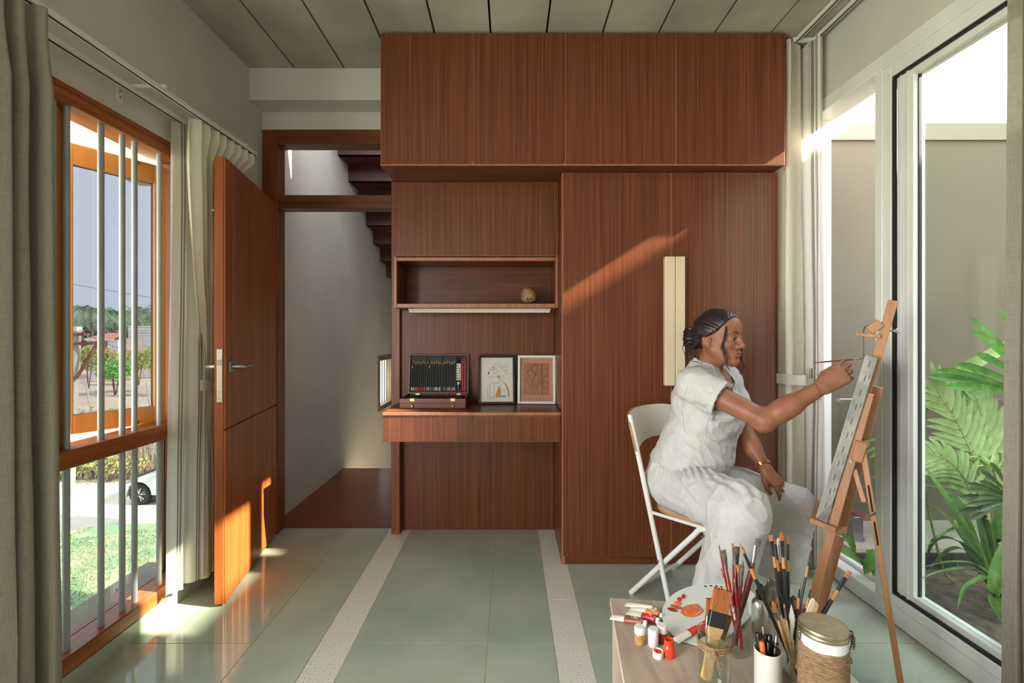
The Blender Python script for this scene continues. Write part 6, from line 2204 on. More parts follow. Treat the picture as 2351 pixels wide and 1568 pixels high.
# ---------------------------------------------------------------- planted court on the right
M_court = mat('court_plaster', lin(106, 99, 87), lin(98, 92, 80), 0.8, (0.9, 0.9, 0.9), 6, spec=0.25)
M_curb = mat('granite_curb', lin(176, 170, 158), lin(140, 136, 126), 0.6, (180, 180, 180), 3)
M_bstone = mat('black_stone', lin(52, 56, 52), lin(34, 38, 36), 0.4, (60, 60, 60))
M_soil = mat('garden_soil', lin(92, 80, 66), lin(58, 50, 42), 0.95, (26, 26, 26), 6, bump=0.9, bscale=(60, 60, 60))
M_straw = mat('dry_straw', lin(150, 132, 100), lin(110, 96, 74), 0.9, (60, 60, 60))
M_redst = mat('red_stone', lin(120, 72, 62), lin(150, 106, 96), 0.6, (14, 14, 14))
cw = MB()
cw.box((1.72, 2.80, -0.3), (4.6, 2.96, 2.317))
struct(obj('trim_5', MB().box((1.72, 2.785, 2.317), (4.6, 2.97, 2.413)), mat('coping_plaster', lin(128, 122, 110), rough=0.8)))
struct(obj('wall_court', cw, M_court))
# unseen wall added to block the sun; its stepped top shapes the patches
nw = MB().box((4.6, -4.0, -0.3), (4.75, 1.67, 3.785)).box((4.6, 1.67, -0.3), (4.75, 3.0, 4.09))
struct(obj('wall_sun_block', nw, M_court))
soil = MB()
rows = []
for j in range(40):
    row = []
    for i in range(46):
        x, y = 1.716 + 2.9 * i / 45, -0.6 + 3.05 * j / 39
        row.append((x, y, 0.018 + 0.025 * noise.noise(Vector((x * 5, y * 5, 0))) + 0.010 * noise.noise(Vector((x * 22, y * 22, 4)))))
    rows.append(row)
soil.grid(rows)
so_ = obj('soil', soil, M_soil)
so_['kind'] = 'stuff'
tag(so_, 'dark garden soil of the planting bed outside the glass door', 'soil')
rng = random.Random(11)
mb = MB()
for k in range(1500):
    x, y = rng.uniform(1.74, 2.9), rng.uniform(0.9, 2.40)
    if noise.noise(Vector((x * 2.3, y * 2.3, 7))) < -0.05:
        continue
    a, L = rng.uniform(0, PI), rng.uniform(0.02, 0.06)
    z = 0.034 + rng.uniform(0, 0.014)
    d = V(math.cos(a) * L, math.sin(a) * L, rng.uniform(-0.006, 0.010))
    n_ = V(-math.sin(a), math.cos(a), 0) * 0.0012
    c = V(x, y, z)
    mb.poly([c - n_, c + d - n_ * 0.4, c + d + n_ * 0.4, c + n_])
st_ = obj('dry_grass', mb, M_straw)
st_['kind'] = 'stuff'
tag(st_, 'dry straw litter lying on the garden soil', 'dry grass')
# stone curb with a glass balustrade
struct(obj('trim_1', MB().box((1.716, 2.43, -0.1), (4.6, 2.80, 0.12)), M_curb))
struct(obj('trim_2', MB().box((1.716, 2.418, -0.1), (4.6, 2.43, 0.10)), M_bstone))
bal = thing('balustrade', 'frameless glass balustrade with a thin steel handrail on the stone curb outside', 'railing', (2.4, 2.55, 0.12))
obj('glass_panel', MB().box((1.73, 2.546, 0.155), (4.4, 2.556, 0.84)), glass_mat('balustrade_glass', (0.93, 0.95, 0.93, 1), 0.6), bal)
obj('handrail', MB().box((1.73, 2.535, 0.838), (4.4, 2.567, 0.858), None, 0.002), M_steel, bal)
for x in (1.815, 2.62, 3.4):
    obj('spigot', MB().box((x - 0.026, 2.515, 0.125), (x + 0.026, 2.587, 0.245), None, 0.002).lathe([(0.048, 0), (0.048, 0.008), (0.03, 0.009)], (x, 2.551, 0.12), 20), M_steel, bal)
rs = MB().prism([(1.725, 2.799, 0.12), (2.16, 2.799, 0.12), (2.14, 2.799, 0.135), (1.93, 2.799, 0.215), (1.725, 2.799, 0.275)], (0, -0.012, 0))
struct(obj('trim_3', rs, M_redst))

# ---- plants
def leafm(name, a, b, tl=0.35):
    return mat(name, lin(*a), lin(*b), 0.42, (30, 30, 30), 3, transl=tl, rand=0.10)
M_lfan = leafm('fan_leaf', (62, 116, 44), (96, 150, 64))
M_lpale = leafm('pale_frond', (132, 160, 100), (160, 184, 124), 0.35)
M_lstrap = leafm('strap_leaf', (96, 138, 74), (132, 168, 100))
M_ldark = leafm('dark_leaf', (50, 72, 40), (72, 96, 54), 0.2)
M_lgrn = leafm('green_leaf', (90, 140, 62), (122, 168, 86))
M_lban = leafm('rolled_leaf', (166, 186, 118), (190, 206, 146), 0.4)
M_stem = mat('plant_stem', lin(150, 150, 96), lin(122, 128, 78), 0.6, (30, 30, 8))
def pp(*pts):
    return [P(*p) for p in pts]
def ribbon(path, wid, m, par, name='leaf', fold=0.25, up=(0, 0, 1), prof=None, n=6, label=None):
    """a leaf blade along path: V-folded ribbon, pointed at the end"""
    pth = smooth_path(path, n)
    N = len(pth) - 1
    rows = []
    for i, p in enumerate(pth):
        t = i / N
        a = pth[max(i - 1, 0)]
        b = pth[min(i + 1, N)]
        d = (b - a).normalized()
        s = d.cross(Vector(up))
        if s.length < 0.05:
            s = d.cross(Vector((1, 0, 0)))
        s.normalize()
        nn = s.cross(d)
        if prof:
            w_ = wid * prof(t)
        else:
            w_ = wid * min(1.0, 0.35 + 2.2 * t) * (max(0.0, 1 - t ** 2.6)) + 0.0004
        rows.append([p - s * w_ + nn * w_ * fold, p - s * w_ * 0.5 + nn * w_ * fold * 0.4, p, p + s * w_ * 0.5 + nn * w_ * fold * 0.4, p + s * w_ + nn * w_ * fold])
    return obj(name, MB().grid(rows), m, par, label=label)
def frond(par, path, ll, lw, nleaf, m, ang=55, droop=0.3, up=(0, -1, 0.3), seed=1, start=0.25):
    """feather palm leaf: a rachis with two rows of leaflets"""
    rg_ = random.Random(seed)
    pth = smooth_path(path, 8)
    N = len(pth) - 1
    fr = obj('frond', MB().tube(pth, [0.006 * (1 - 0.8 * i / N) + 0.001 for i in range(N + 1)], 6), M_stem, par)
    up = Vector(up)
    for k in range(nleaf):
        t = start + (1 - start) * k / (nleaf - 1)
        x = min(t * N, N - 1e-3)
        i = int(x)
        p = pth[i].lerp(pth[i + 1], x - i)
        d = (pth[min(i + 1, N)] - pth[max(i - 1, 0)]).normalized()
        s = d.cross(up).normalized()
        L = ll * (0.65 + 0.5 * math.sin(PI * min(1, 0.15 + t * 0.8))) * rg_.uniform(0.88, 1.08)
        for sg in (-1, 1):
            a = math.radians(ang * (1 - 0.5 * t) + rg_.uniform(-6, 6))
            dd = (d * math.cos(a) + s * sg * math.sin(a)).normalized()
            q1 = p + dd * L * 0.5 + V(0, 0, -droop * L * 0.10)
            q2 = p + dd * L + V(0, 0, -droop * L * 0.55)
            ribbon([p, q1, q2], lw, m, fr, 'leaflet', 0.18, up, None, 4)
    return fr
# fan palm
fp = thing('fan_palm', 'fan palm with one large pleated green leaf high behind the door glass', 'palm', (2.45, 2.1, 0.03))
hub = P(2405, 930, 2.0)
fan = obj('petiole', MB().tube(smooth_path([V(2.45, 2.1, 0.0), V(2.40, 2.08, 0.5), hub], 6), 0.008, 8), M_stem, fp)
for k in range(20):
    a = math.radians(160 - k * 6.4)
    L = 0.440 + 0.02 * math.sin(k * 1.7)
    d = V(math.cos(a), 0.18 * math.sin(k), math.sin(a) * 0.62).normalized()
    tip = hub + d * L + V(0, 0.0, -0.02)
    ribbon([hub, hub + d * L * 0.55 + V(0, 0, 0.015), tip], 0.020, M_lfan, fan, 'segment', 0.55, (0, -1, 0.2), lambda t: 0.12 + 1.0 * t if t < 0.84 else max(0.02, (1 - t) / 0.16 * 0.96), 5)
# rolled young leaf
bl_ = thing('banana_plant', 'young plant with a pale rolled yellow green leaf leaning behind the fan leaf', 'plant', (2.3, 2.3, 0.03))
ribbon(pp((2142, 900, 2.15), (2190, 862, 2.17), (2250, 826, 2.2), (2330, 785, 2.25)), 0.022, M_lban, bl_, 'rolled_leaf', 1.2, (0, -1, 0.5), lambda t: 0.35 + 0.75 * min(1, t * 4))
obj('stem', MB().tube(smooth_path(pp((2142, 900, 2.15), (2128, 950, 2.15), (2112, 1050, 2.2), (2160, 1290, 2.25)) + [V(2.1, 2.28, 0.03)], 6), 0.005, 6), M_stem, bl_)
# areca palm with pale fronds
ar = thing('areca_palm', 'areca palm with pale light green feather leaves behind the glass', 'palm', (2.15, 2.12, 0.03))
frond(ar, [V(2.13, 2.12, 0.03)] + pp((2275, 1210, 2.1), (2245, 1080, 2.1), (2205, 985, 2.1), (2150, 895, 2.1)), 0.19, 0.017, 13, M_lpale, 62, 0.25, seed=3, start=0.42)
frond(ar, [V(2.16, 2.13, 0.03)] + pp((2290, 1190, 2.15), (2280, 1070, 2.15), (2262, 985, 2.15), (2240, 915, 2.15)), 0.17, 0.024, 9, M_lpale, 50, 0.1, seed=6, start=0.45)
frond(ar, [V(2.13, 2.10, 0.03)] + pp((2262, 1240, 2.05), (2225, 1120, 2.05), (2180, 1060, 2.05), (2118, 1035, 2.05)), 0.15, 0.013, 12, M_lpale, 58, 0.6, seed=9, start=0.4)
frond(ar, [V(2.18, 2.14, 0.03)] + pp((2300, 1200, 2.15), (2310, 1100, 2.15), (2340, 1020, 2.15), (2390, 960, 2.15)), 0.18, 0.015, 12, M_lpale, 58, 0.5, seed=12, start=0.35)
for k, (a, b) in enumerate((((2290, 1240), (2300, 1040)), ((2270, 1260), (2262, 1090)))):
    obj('cane', MB().tube(smooth_path([V(2.14 + 0.03 * k, 2.12, 0.02)] + pp((a[0], a[1], 2.08), (b[0], b[1], 2.1)), 5), 0.011, 8), M_stem, ar)
# strap leaved clump
sp = thing('strap_plant', 'clump of long arching strap leaves at the foot of the palms', 'plant', (2.08, 2.0, 0.03))
bs_ = V(2.08, 2.0, 0.02)
for pts, wd, mm in (
        ([(2262, 1320, 2.0), (2200, 1190, 1.98), (2150, 1110, 1.96), (2112, 1062, 1.95)], 0.024, M_lstrap),
        ([(2260, 1300, 2.0), (2205, 1165, 2.0), (2165, 1125, 1.99), (2112, 1112, 1.98)], 0.022, M_lstrap),
        ([(2266, 1310, 2.0), (2215, 1240, 1.96), (2165, 1178, 1.94), (2110, 1143, 1.93)], 0.020, M_lstrap),
        ([(2270, 1290, 2.0), (2240, 1180, 2.0), (2195, 1120, 2.02), (2160, 1095, 2.03)], 0.018, M_lstrap),
        ([(2262, 1330, 1.98), (2225, 1270, 1.94), (2180, 1262, 1.93), (2130, 1312, 1.92)], 0.018, M_ldark),
        ([(2258, 1322, 1.98), (2210, 1250, 1.96), (2150, 1238, 1.95), (2126, 1290, 1.95)], 0.024, M_ldark),
        ([(2268, 1330, 1.97), (2225, 1305, 1.93), (2160, 1312, 1.92), (2112, 1330, 1.92)], 0.013, M_lstrap),
        ([(2275, 1330, 1.97), (2240, 1296, 1.93), (2180, 1290, 1.92), (2120, 1302, 1.92)], 0.012, M_lstrap),
        ([(2280, 1300, 2.0), (2262, 1200, 1.98), (2258, 1180, 1.98), (2215, 1150, 1.98)], 0.016, M_ldark),
        ([(2290, 1300, 2.0), (2300, 1180, 2.0), (2330, 1120, 2.0), (2380, 1100, 2.0)], 0.024, M_lstrap),
        ([(2272, 1330, 1.96), (2250, 1330, 1.92), (2215, 1350, 1.9), (2198, 1400, 1.88)], 0.014, M_lstrap),
        ([(2285, 1320, 1.97), (2300, 1290, 1.95), (2335, 1280, 1.94), (2380, 1300, 1.93)], 0.018, M_lstrap),
        ([(2278, 1290, 2.0), (2280, 1200, 2.02), (2250, 1130, 2.04), (2200, 1090, 2.05)], 0.014, M_lgrn),
        ([(2270, 1320, 1.98), (2230, 1225, 1.97), (2185, 1215, 1.96), (2120, 1260, 1.95)], 0.014, M_lstrap)):
    ribbon([bs_] + pp(*pts), wd, mm, sp)
# dark fan leaf low on the right
fd = thing('fan_palm', 'low dark palm leaf cluster near the curtain edge in the bed', 'palm', (2.12, 1.9, 0.03))
hub2 = P(2330, 1150, 1.9)
pt2 = obj('petiole', MB().tube(smooth_path([V(2.12, 1.9, 0.02), V(2.05, 1.9, 0.3), hub2], 5), 0.006, 7), M_stem, fd)
for k in range(14):
    a = math.radians(206 - k * 8.5)
    d = V(math.cos(a), 0.15 * math.sin(k * 2), math.sin(a) * 0.7).normalized()
    L = 0.19 + 0.025 * math.sin(k * 2.3)
    ribbon([hub2, hub2 + d * L * 0.6, hub2 + d * L + V(0, 0, -0.015)], 0.0125, M_ldark, pt2, 'segment', 0.5, (0, -1, 0.3), lambda t: 0.2 + 0.9 * t if t < 0.8 else max(0.02, (1 - t) / 0.2 * 0.92), 4)
# bromeliad like rosette
br = thing('rosette_plant', 'small yellow green rosette plant high beside the curtain edge', 'plant', (2.26, 2.06, 0.03))
hub3 = P(2283, 1080, 2.06)
obj('stem', MB().tube([V(2.26, 2.06, 0.02), hub3], 0.008, 8), M_stem, br)
for k in range(12):
    a = 2 * PI * k / 12 + 0.3
    e = 0.9 if k % 2 else 0.4
    d = V(math.cos(a), math.sin(a) * 0.8, e)
    ribbon([hub3, hub3 + d * 0.055, hub3 + V(d.x * 0.10, d.y * 0.10, d.z * 0.055)], 0.013, M_lban, br, 'leaf', 0.4)
# big light leaf at the lower right edge of the door glass
lg = thing('broad_leaf_plant', 'broad light green blade standing at the lower right of the bed beside the curtain', 'plant', (1.83, 1.6, 0.03))
ribbon([V(1.83, 1.6, 0.02)] + pp((2296, 1420, 1.62), (2288, 1340, 1.62), (2300, 1270, 1.64), (2330, 1215, 1.66)), 0.026, M_lgrn, lg)
ribbon([V(1.84, 1.6, 0.02)] + pp((2310, 1400, 1.60), (2330, 1320, 1.60), (2370, 1270, 1.6)), 0.026, M_lgrn, lg)
# plants in front of the curb, seen through the open left bay
pl1 = thing('peace_lily', 'low plant with broad glossy leaves by the stone curb, seen through the left bay', 'plant', (1.78, 2.3, 0.03))
def broad(path, wd, par, m):
    return ribbon(path, wd, m, par, 'leaf', 0.25, (0, -0.6, 1), lambda t: max(0.03, math.sin(PI * min(1, 0.02 + t)) ** 0.7))
q0 = V(1.76, 2.28, 0.02)
for tip, mid in (((1962, 1278, 2.25), (1938, 1226, 2.26)), ((1990, 1262, 2.24), (2010, 1330, 2.2)), ((2006, 1262, 2.2), (1985, 1318, 2.16)), ((1930, 1265, 2.2), (1978, 1296, 2.2))):
    m_, t_ = P(*mid), P(*tip)
    st0 = obj('stem', MB().tube(smooth_path([q0, q0.lerp(t_, 0.6) + V(0, 0, 0.02), t_], 4), 0.003, 6), M_stem, pl1)
    broad([t_, t_.lerp(m_, 0.5) + V(0, -0.01, 0.01), m_], 0.024, pl1, M_lgrn)
pl2 = thing('small_palm', 'small palm with drooping narrow leaflets hanging beside the white post', 'palm', (2.0, 2.52, 0.12))
q1 = P(2068, 1048, 2.45)
obj('stem', MB().tube(smooth_path([V(1.99, 2.40, 0.02), V(2.0, 2.42, 0.35), q1], 5), 0.005, 6), M_stem, pl2)
for tip, mid in (((1990, 1012, 2.45), (2030, 1010, 2.45)), ((1984, 1040, 2.45), (2030, 1022, 2.45)), ((1994, 1052, 2.45), (2020, 1040, 2.45)), ((2006, 1082, 2.45), (2016, 1046, 2.45)), ((2004, 1098, 2.45), (2030, 1082, 2.45)), ((2016, 1060, 2.45), (2040, 1040, 2.45)),
                 ((2120, 1010, 2.45), (2100, 1010, 2.45)), ((2130, 1060, 2.45), (2110, 1030, 2.45)), ((2115, 880, 2.45), (2105, 960, 2.45)), ((1996, 878, 2.45), (2030, 950, 2.45))):
    ribbon([q1, P(*mid), P(*tip)], 0.013, M_lgrn, pl2, 'leaflet', 0.2, (0, -1, 0.3))
# pebble and shoe-like white stone by the frame
peb = thing('pebble', 'pale rounded pebble lying by the door threshold outside', 'pebble', (1.80, 2.37, 0.045))
obj('stone', MB().ball((1.80, 2.37, 0.055), (0.035, 0.02, 0.018)), M_white, peb)
# ---------------------------------------------------------------- open ground outside the left window, one storey below
GZ = -4.1
def gp(px, py):
    return onplane(px, py, GZ)
M_dirt = mat('bare_earth', lin(232, 216, 194), lin(210, 194, 170), 0.95, (0.35, 0.35, 0.35), 6)
M_road = mat('sandy_road', lin(240, 230, 210), lin(222, 212, 192), 0.95, (0.6, 0.6, 0.6), 6)
M_lawn = mat('lawn_green', lin(140, 166, 128), lin(190, 184, 150), 0.95, (1.6, 1.6, 1.6), 7, c3=lin(158, 180, 142), lo=0.36, hi=0.66)
M_path = mat('concrete_path', lin(170, 170, 164), lin(156, 156, 150), 0.9, (1, 1, 1))
gr = MB().poly([(-400, -60, GZ - 0.05), (60, -60, GZ - 0.05), (60, 300, GZ - 0.05), (-400, 300, GZ - 0.05)])
struct(obj('ground', gr, M_dirt))
rd = MB().box((-120, 13.55, GZ - 0.2), (30, 17.2, GZ))
struct(obj('road', rd, M_road))
lw_ = MB().box((-60, -20, GZ - 0.2), (-1.8, 13.4, GZ + 0.02))
struct(obj('lawn', lw_, M_lawn))
struct(obj('path', MB().prism([gp(60, 1208), gp(180, 1187), gp(300, 1196), gp(160, 1222), gp(60, 1250)], (0, 0, 0.04)), M_path))
rng = random.Random(21)
mb = MB()
for k in range(22000):
    y = 4.0 + 9.3 * rng.random() ** 0.7
    x = -(0.62 + 0.5 * rng.random()) * y - 0.3
    if noise.noise(Vector((x * 0.7, y * 0.7, 2))) < -0.12:
        continue
    h = rng.uniform(0.02, 0.05)
    a = rng.uniform(0, PI)
    d = V(math.cos(a), math.sin(a), 0) * 0.014
    c = V(x, y, GZ + 0.02)
    mb.poly([c - d, c + d, c + V(rng.uniform(-.03, .03), rng.uniform(-.03, .03), h)])
g_ = obj('grass', mb, mat('grass_blades', lin(126, 164, 116), lin(184, 190, 146), 0.9, (0.8, 0.8, 0.8), 4))
g_['kind'] = 'stuff'
tag(g_, 'patchy short grass on the lawn below the window', 'grass')
mb = MB()
for k in range(60):
    y = rng.uniform(5, 13)
    x = -(0.66 + 0.3 * rng.random()) * y
    mb.ball((x, y, GZ + 0.03), (rng.uniform(.03, .09), rng.uniform(.03, .07), 0.025), None, 1)
g_ = obj('pebbles', mb, M_road)
g_['kind'] = 'stuff'
tag(g_, 'scattered pale stones and litter on the lawn below the window', 'stones')

def leafy(mb, c, r, n, size, rg_, shell=0.55):
    c = Vector(c)
    for _ in range(n):
        u = Vector((rg_.gauss(0, 1), rg_.gauss(0, 1), rg_.gauss(0, 1))).normalized() * (shell + (1 - shell) * rg_.random())
        p = c + Vector((u.x * r[0], u.y * r[1], u.z * r[2]))
        a = Vector((rg_.gauss(0, 1), rg_.gauss(0, 1), rg_.gauss(0, 1))).normalized()
        b = a.orthogonal().normalized()
        e = a.cross(b)
        s = size * rg_.uniform(0.6, 1.3)
        mb.poly([p - b * s, p - e * s * 0.5, p + b * s, p + e * s * 0.5])
M_tr1 = leafm('tree_leaf_green', (140, 196, 110), (172, 214, 128), 0.3)
M_tr2 = leafm('tree_leaf_olive', (184, 196, 116), (206, 210, 136), 0.3)
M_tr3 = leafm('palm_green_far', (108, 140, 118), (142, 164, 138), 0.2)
M_tr4 = leafm('yellow_bush', (176, 176, 104), (206, 200, 130), 0.3)
M_bark = mat('bark', lin(126, 110, 94), lin(98, 84, 70), 0.9, (8, 8, 3))
M_twig = mat('dry_twig', lin(200, 186, 168), lin(164, 150, 132), 0.9, (4, 4, 4))
def tree(px, pyb, z, r, hc, label, m, n=1600, size=0.11, group=None, gz=None, cat='tree', name='tree', parts=3):
    """px, pyb: where the trunk meets the ground; r crown radii; hc crown centre height"""
    gz = GZ if gz is None else gz
    x = (px - VX) * z / F
    t = thing(name, label, cat, (x, z, gz), group)
    rg_ = random.Random(px * 7 + int(z))
    mb = MB()
    for k in range(parts + 1):
        a = k * 2.1
        q = V(x + math.cos(a) * r[0] * 0.4, z + math.sin(a) * r[1] * 0.4, gz + hc)
        mb.tube(smooth_path([V(x + 0.05 * math.cos(a), z, gz), V(x + 0.2 * math.cos(a) * r[0], z, gz + hc * 0.5), q], 4), 0.035 * r[0], 6)
    obj('trunk', mb, M_bark, t)
    mb = MB()
    for k in range(7):
        a = k * 2.399
        leafy(mb, (x + math.cos(a) * r[0] * 0.48, z + math.sin(a) * r[1] * 0.48, gz + hc + r[2] * rg_.uniform(-0.35, 0.4)), (r[0] * 0.56, r[1] * 0.56, r[2] * 0.6), n // 7, size, rg_)
    obj('crown', mb, m, t)
    return t
tree(264, 905, 42, (1.5, 1.4, 1.25), 2.25, 'small bright green tree on the bare earth, nearest of the field trees', M_tr1, 2600, 0.13)
tree(203, 890, 47, (1.2, 1.2, 1.5), 2.9, 'olive tree behind the utility pole in the field', M_tr2, 1500, 0.14)
tree(236, 880, 51, (1.5, 1.3, 1.0), 2.9, 'olive green tree in front of the red roofed house', M_tr2, 1300, 0.15)
tree(318, 880, 50, (1.1, 1.1, 1.3), 2.5, 'yellowish tree in front of the white shed, left part', M_tr2, 1400, 0.14)
tree(362, 885, 44, (1.15, 1.1, 1.5), 3.0, 'tall yellowish tree in front of the white shed, right part', M_tr2, 1700, 0.14)
tree(424, 900, 41, (1.2, 1.2, 1.4), 2.9, 'tree beyond the white shed, hidden mostly by the sheer curtain', M_tr2, 800, 0.14)
# coconut palms on the horizon
def palm(px, py, z, label, s=1.0):
    x = (px - VX) * z / F
    top = P(px, py, z)
    t = thing('coconut_palm', label, 'palm', (x, z, GZ))
    obj('trunk', MB().tube([V(x, z, GZ), V(x + 0.3, z, (GZ + top.z) / 2), top], 0.18, 6), M_bark, t)
    rg_ = random.Random(px)
    mb = MB()
    for k in range(18):
        a = 2 * PI * k / 18 + rg_.uniform(-.15, .15)
        e = rg_.uniform(-0.2, 0.9)
        L = 3.0 * s * rg_.uniform(0.85, 1.1)
        pth = smooth_path([top, top + V(math.cos(a) * L * 0.5, math.sin(a) * L * 0.5, L * 0.35 * e + 0.25), top + V(math.cos(a) * L, math.sin(a) * L, L * (0.25 * e - 0.32))], 5)
        for i, p in enumerate(pth[1:]):
            d = (pth[i + 1] - pth[i]).normalized()
            sd_ = d.cross(Vector((0, 0, 1))).normalized()
            for sg in (-1, 1):
                mb.poly([p, p + d * 0.20, p + d * 0.5 + sd_ * sg * 0.75 + V(0, 0, -0.5)])
                mb.poly([p + d * 0.25, p + d * 0.42, p + d * 0.75 + sd_ * sg * 0.70 + V(0, 0, -0.55)])
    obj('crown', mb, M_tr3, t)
for k, (px, py, lb, s) in enumerate(((208, 720, 'tall coconut palm rising beside the left edge of the glass', 1.0), (262, 723, 'coconut palm behind the middle of the red roof', 1.0), (318, 719, 'tallest coconut palm behind the white shed', 1.1),
                         (238, 727, 'coconut palm behind the left end of the red roof', 1.0), (345, 733, 'coconut palm behind the middle of the white shed', 1.0), (286, 733, 'coconut palm between the red roof and the white shed', 1.0), (176, 737, 'coconut palm partly behind the window mullion', 1.0), (372, 739, 'coconut palm behind the right end of the white shed', 1.0))):
    z = 70 + 8.5 * k
    s *= z / 72
    palm(px, py, z, lb, s)
mb = MB()
rg_ = random.Random(5)
for k in range(44):
    px = 60 + k * 9
    leafy(mb, P(px, 752 + rg_.uniform(-3, 6), 150), (4.4, 3, 4.4), 90, 0.7, rg_)
for k in range(44):
    px = 60 + k * 9
    leafy(mb, P(px, 772 + rg_.uniform(-6, 6), 146), (4.4, 3, 5.2), 60, 0.7, rg_)
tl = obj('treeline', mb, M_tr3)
tl['kind'] = 'stuff'
tag(tl, 'dark distant treeline along the horizon', 'treeline')

# white shed and red roofed house
M_shed = mat('white_sheet_metal', lin(222, 224, 226), rough=0.5)
sh = thing('shed', 'white corrugated metal shed behind the field trees', 'shed', P(340, 850, 58))
a, b = P(294, 748, 58), P(470, 748, 58)
for k in range(5):
    z1 = a.z - k * 0.62
    obj('wall_sheet', MB().box((a.x, 58, z1 - 0.60), (b.x, 58.06 + 6, z1)), M_shed, sh)
obj('base_wall', MB().box((a.x + 0.02, 58.05, GZ), (b.x, 64, a.z - 3.1)), M_shed, sh)
ho = thing('house', 'low house with a red tiled roof and white posts', 'house', P(240, 800, 54))
h0, h1 = P(205, 778, 54), P(270, 778, 54)
rt = P(240, 765, 56).z
obj('roof', MB().prism([(h0.x, 53.4, h0.z), (h1.x, 53.4, h0.z), (h1.x - 0.6, 56, rt), (h0.x + 0.6, 56, rt)], (0, 0, 0.06)), mat('red_roof_tile', lin(226, 156, 130), lin(206, 136, 112), 0.8, (6, 2, 6)), ho)
obj('fascia', MB().box((h0.x, 53.36, h0.z - 0.18), (h1.x, 53.44, h0.z + 0.03)), M_shed, ho)
obj('wall', MB().box((h0.x + 0.5, 55.6, GZ), (h1.x - 0.3, 59, h0.z)), mat('house_wall', lin(170, 160, 146), rough=0.9), ho)
for px in (209, 222, 256, 268):
    q = P(px, 790, 53.7)
    obj('post', MB().box((q.x - 0.3, 53.5, GZ), (q.x + 0.3, 53.9, h0.z - 0.1)), M_shed, ho)
# utility pole with cross arms
M_polec = mat('pole_concrete', lin(196, 194, 184), lin(180, 178, 168), 0.9, (3, 3, 1))
M_rust = mat('rusty_arm', lin(146, 96, 80), lin(124, 78, 64), 0.8, (9, 9, 9))
pz = 14.0
px0 = (156 - VX) * pz / F
up_ = thing('utility_pole', 'pale concrete utility pole with rusty cross arms and a stay', 'pole', (px0, pz, GZ))
ptop = P(177, 757, pz)
obj('shaft', MB().tube([V(px0, pz, GZ), ptop], [0.13, 0.10], 8), M_polec, up_)
for py, l0, l1 in ((766, 150, 196), (788, 140, 236), (866, 140, 178)):
    obj('cross_arm', MB().bar(P(l0, py + 2, pz - 0.1), P(l1, py - 1 if l1 > 200 else py + 1, pz - 0.1), 0.09, 0.07, (0, 0, 1)), M_rust, up_)
obj('stay', MB().tube([P(176, 868, pz - 0.1), P(222, 790, pz - 0.1)], 0.045, 6), M_rust, up_)
obj('insulator_box', MB().box(P(170, 761, pz) - V(0, .1, 0), P(183, 750, pz) + V(0, .1, 0), None, 0.01), M_shed, up_)
pw = thing('power_line', 'thin power line crossing the sky outside the left window', 'wire', P(280, 672, 13))
obj('wire', MB().tube([P(60, 640, 13), P(175, 654, 13), P(280, 672, 13), P(470, 704, 13)], 0.006, 5), M_bark, pw)
pw2 = thing('power_line', 'dark service cable sagging from the pole towards the shed', 'wire', P(260, 790, 15))
obj('wire', MB().tube(smooth_path([P(183, 758, 14), P(230, 782, 15), P(290, 805, 17), P(400, 832, 20)], 4), 0.008, 5), M_bark, pw2)
pw3 = thing('power_line', 'level pair of grey wires in front of the distant palms', 'wire', P(260, 755, 16))
for py in (751, 764):
    obj('wire', MB().tube([P(60, py - 2, 16), P(470, py + 2, 16)], 0.006, 5), M_bark, pw3)
# thin field posts
for k, (px, py, lb) in enumerate(((205, 925, 'weathered slanted field post left of the green tree'), (346, 940, 'thin field post right of the green tree'), (318, 880, 'pale trunk post behind the yellowish trees'))):
    a = gp(px, py)
    t = thing('field_post', lb, 'post', a)
    obj('shaft', MB().tube([a, a + V(-0.3, 0, 1.9)], 0.06, 6), M_polec, t)
# dry thicket along the road and greener bushes
def thicket(x0, x1, z0, z1, n, label, hh=1.6):
    rg_ = random.Random(int(x0) + 3)
    mb = MB()
    for _ in range(n):
        z = rg_.uniform(z0, z1)
        px = rg_.uniform(x0, x1)
        x = (px - VX) * z / F
        a = rg_.uniform(0, 2 * PI)
        b = V(x, z, GZ)
        h = hh * rg_.uniform(0.5, 1.15)
        tip = b + V(math.cos(a) * 0.6 * rg_.random(), math.sin(a) * 0.6 * rg_.random(), h)
        mid = b.lerp(tip, 0.55) + V(rg_.uniform(-.15, .15), rg_.uniform(-.15, .15), 0)
        s = V(0.012, 0.004, 0)
        mb.poly([b - s, b + s, mid + s * 0.7, mid - s * 0.7])
        mb.poly([mid - s * 0.7, mid + s * 0.7, tip])
        for q in range(3):
            p = b.lerp(tip, rg_.uniform(0.35, 0.9))
            e = p + V(rg_.uniform(-.4, .4), rg_.uniform(-.4, .4), rg_.uniform(-0.05, .4))
            mb.poly([p - s * 0.6, p + s * 0.6, e])
    o = obj('dry_shrubs', mb, M_twig)
    o['kind'] = 'stuff'
    tag(o, label, 'shrubs')
    return o
thicket(40, 470, 17.6, 21.5, 5200, 'dense dry leafless thicket along the far side of the road', 1.9)
tree(130, 1140, 17.5, (1.6, 0.9, 0.8), 0.9, 'low green bush at the left foot of the thicket', M_tr1, 900, 0.07, cat='bush', name='bush')
tree(190, 1150, 18.0, (1.3, 0.8, 0.5), 0.5, 'small weedy green patch before the thicket', M_tr2, 500, 0.06, cat='bush', name='bush')
tree(250, 1100, 17.4, (1.5, 0.8, 0.55), 0.6, 'grey green weeds beside the white car', M_tr2, 500, 0.06, cat='bush', name='bush')
mb = MB()
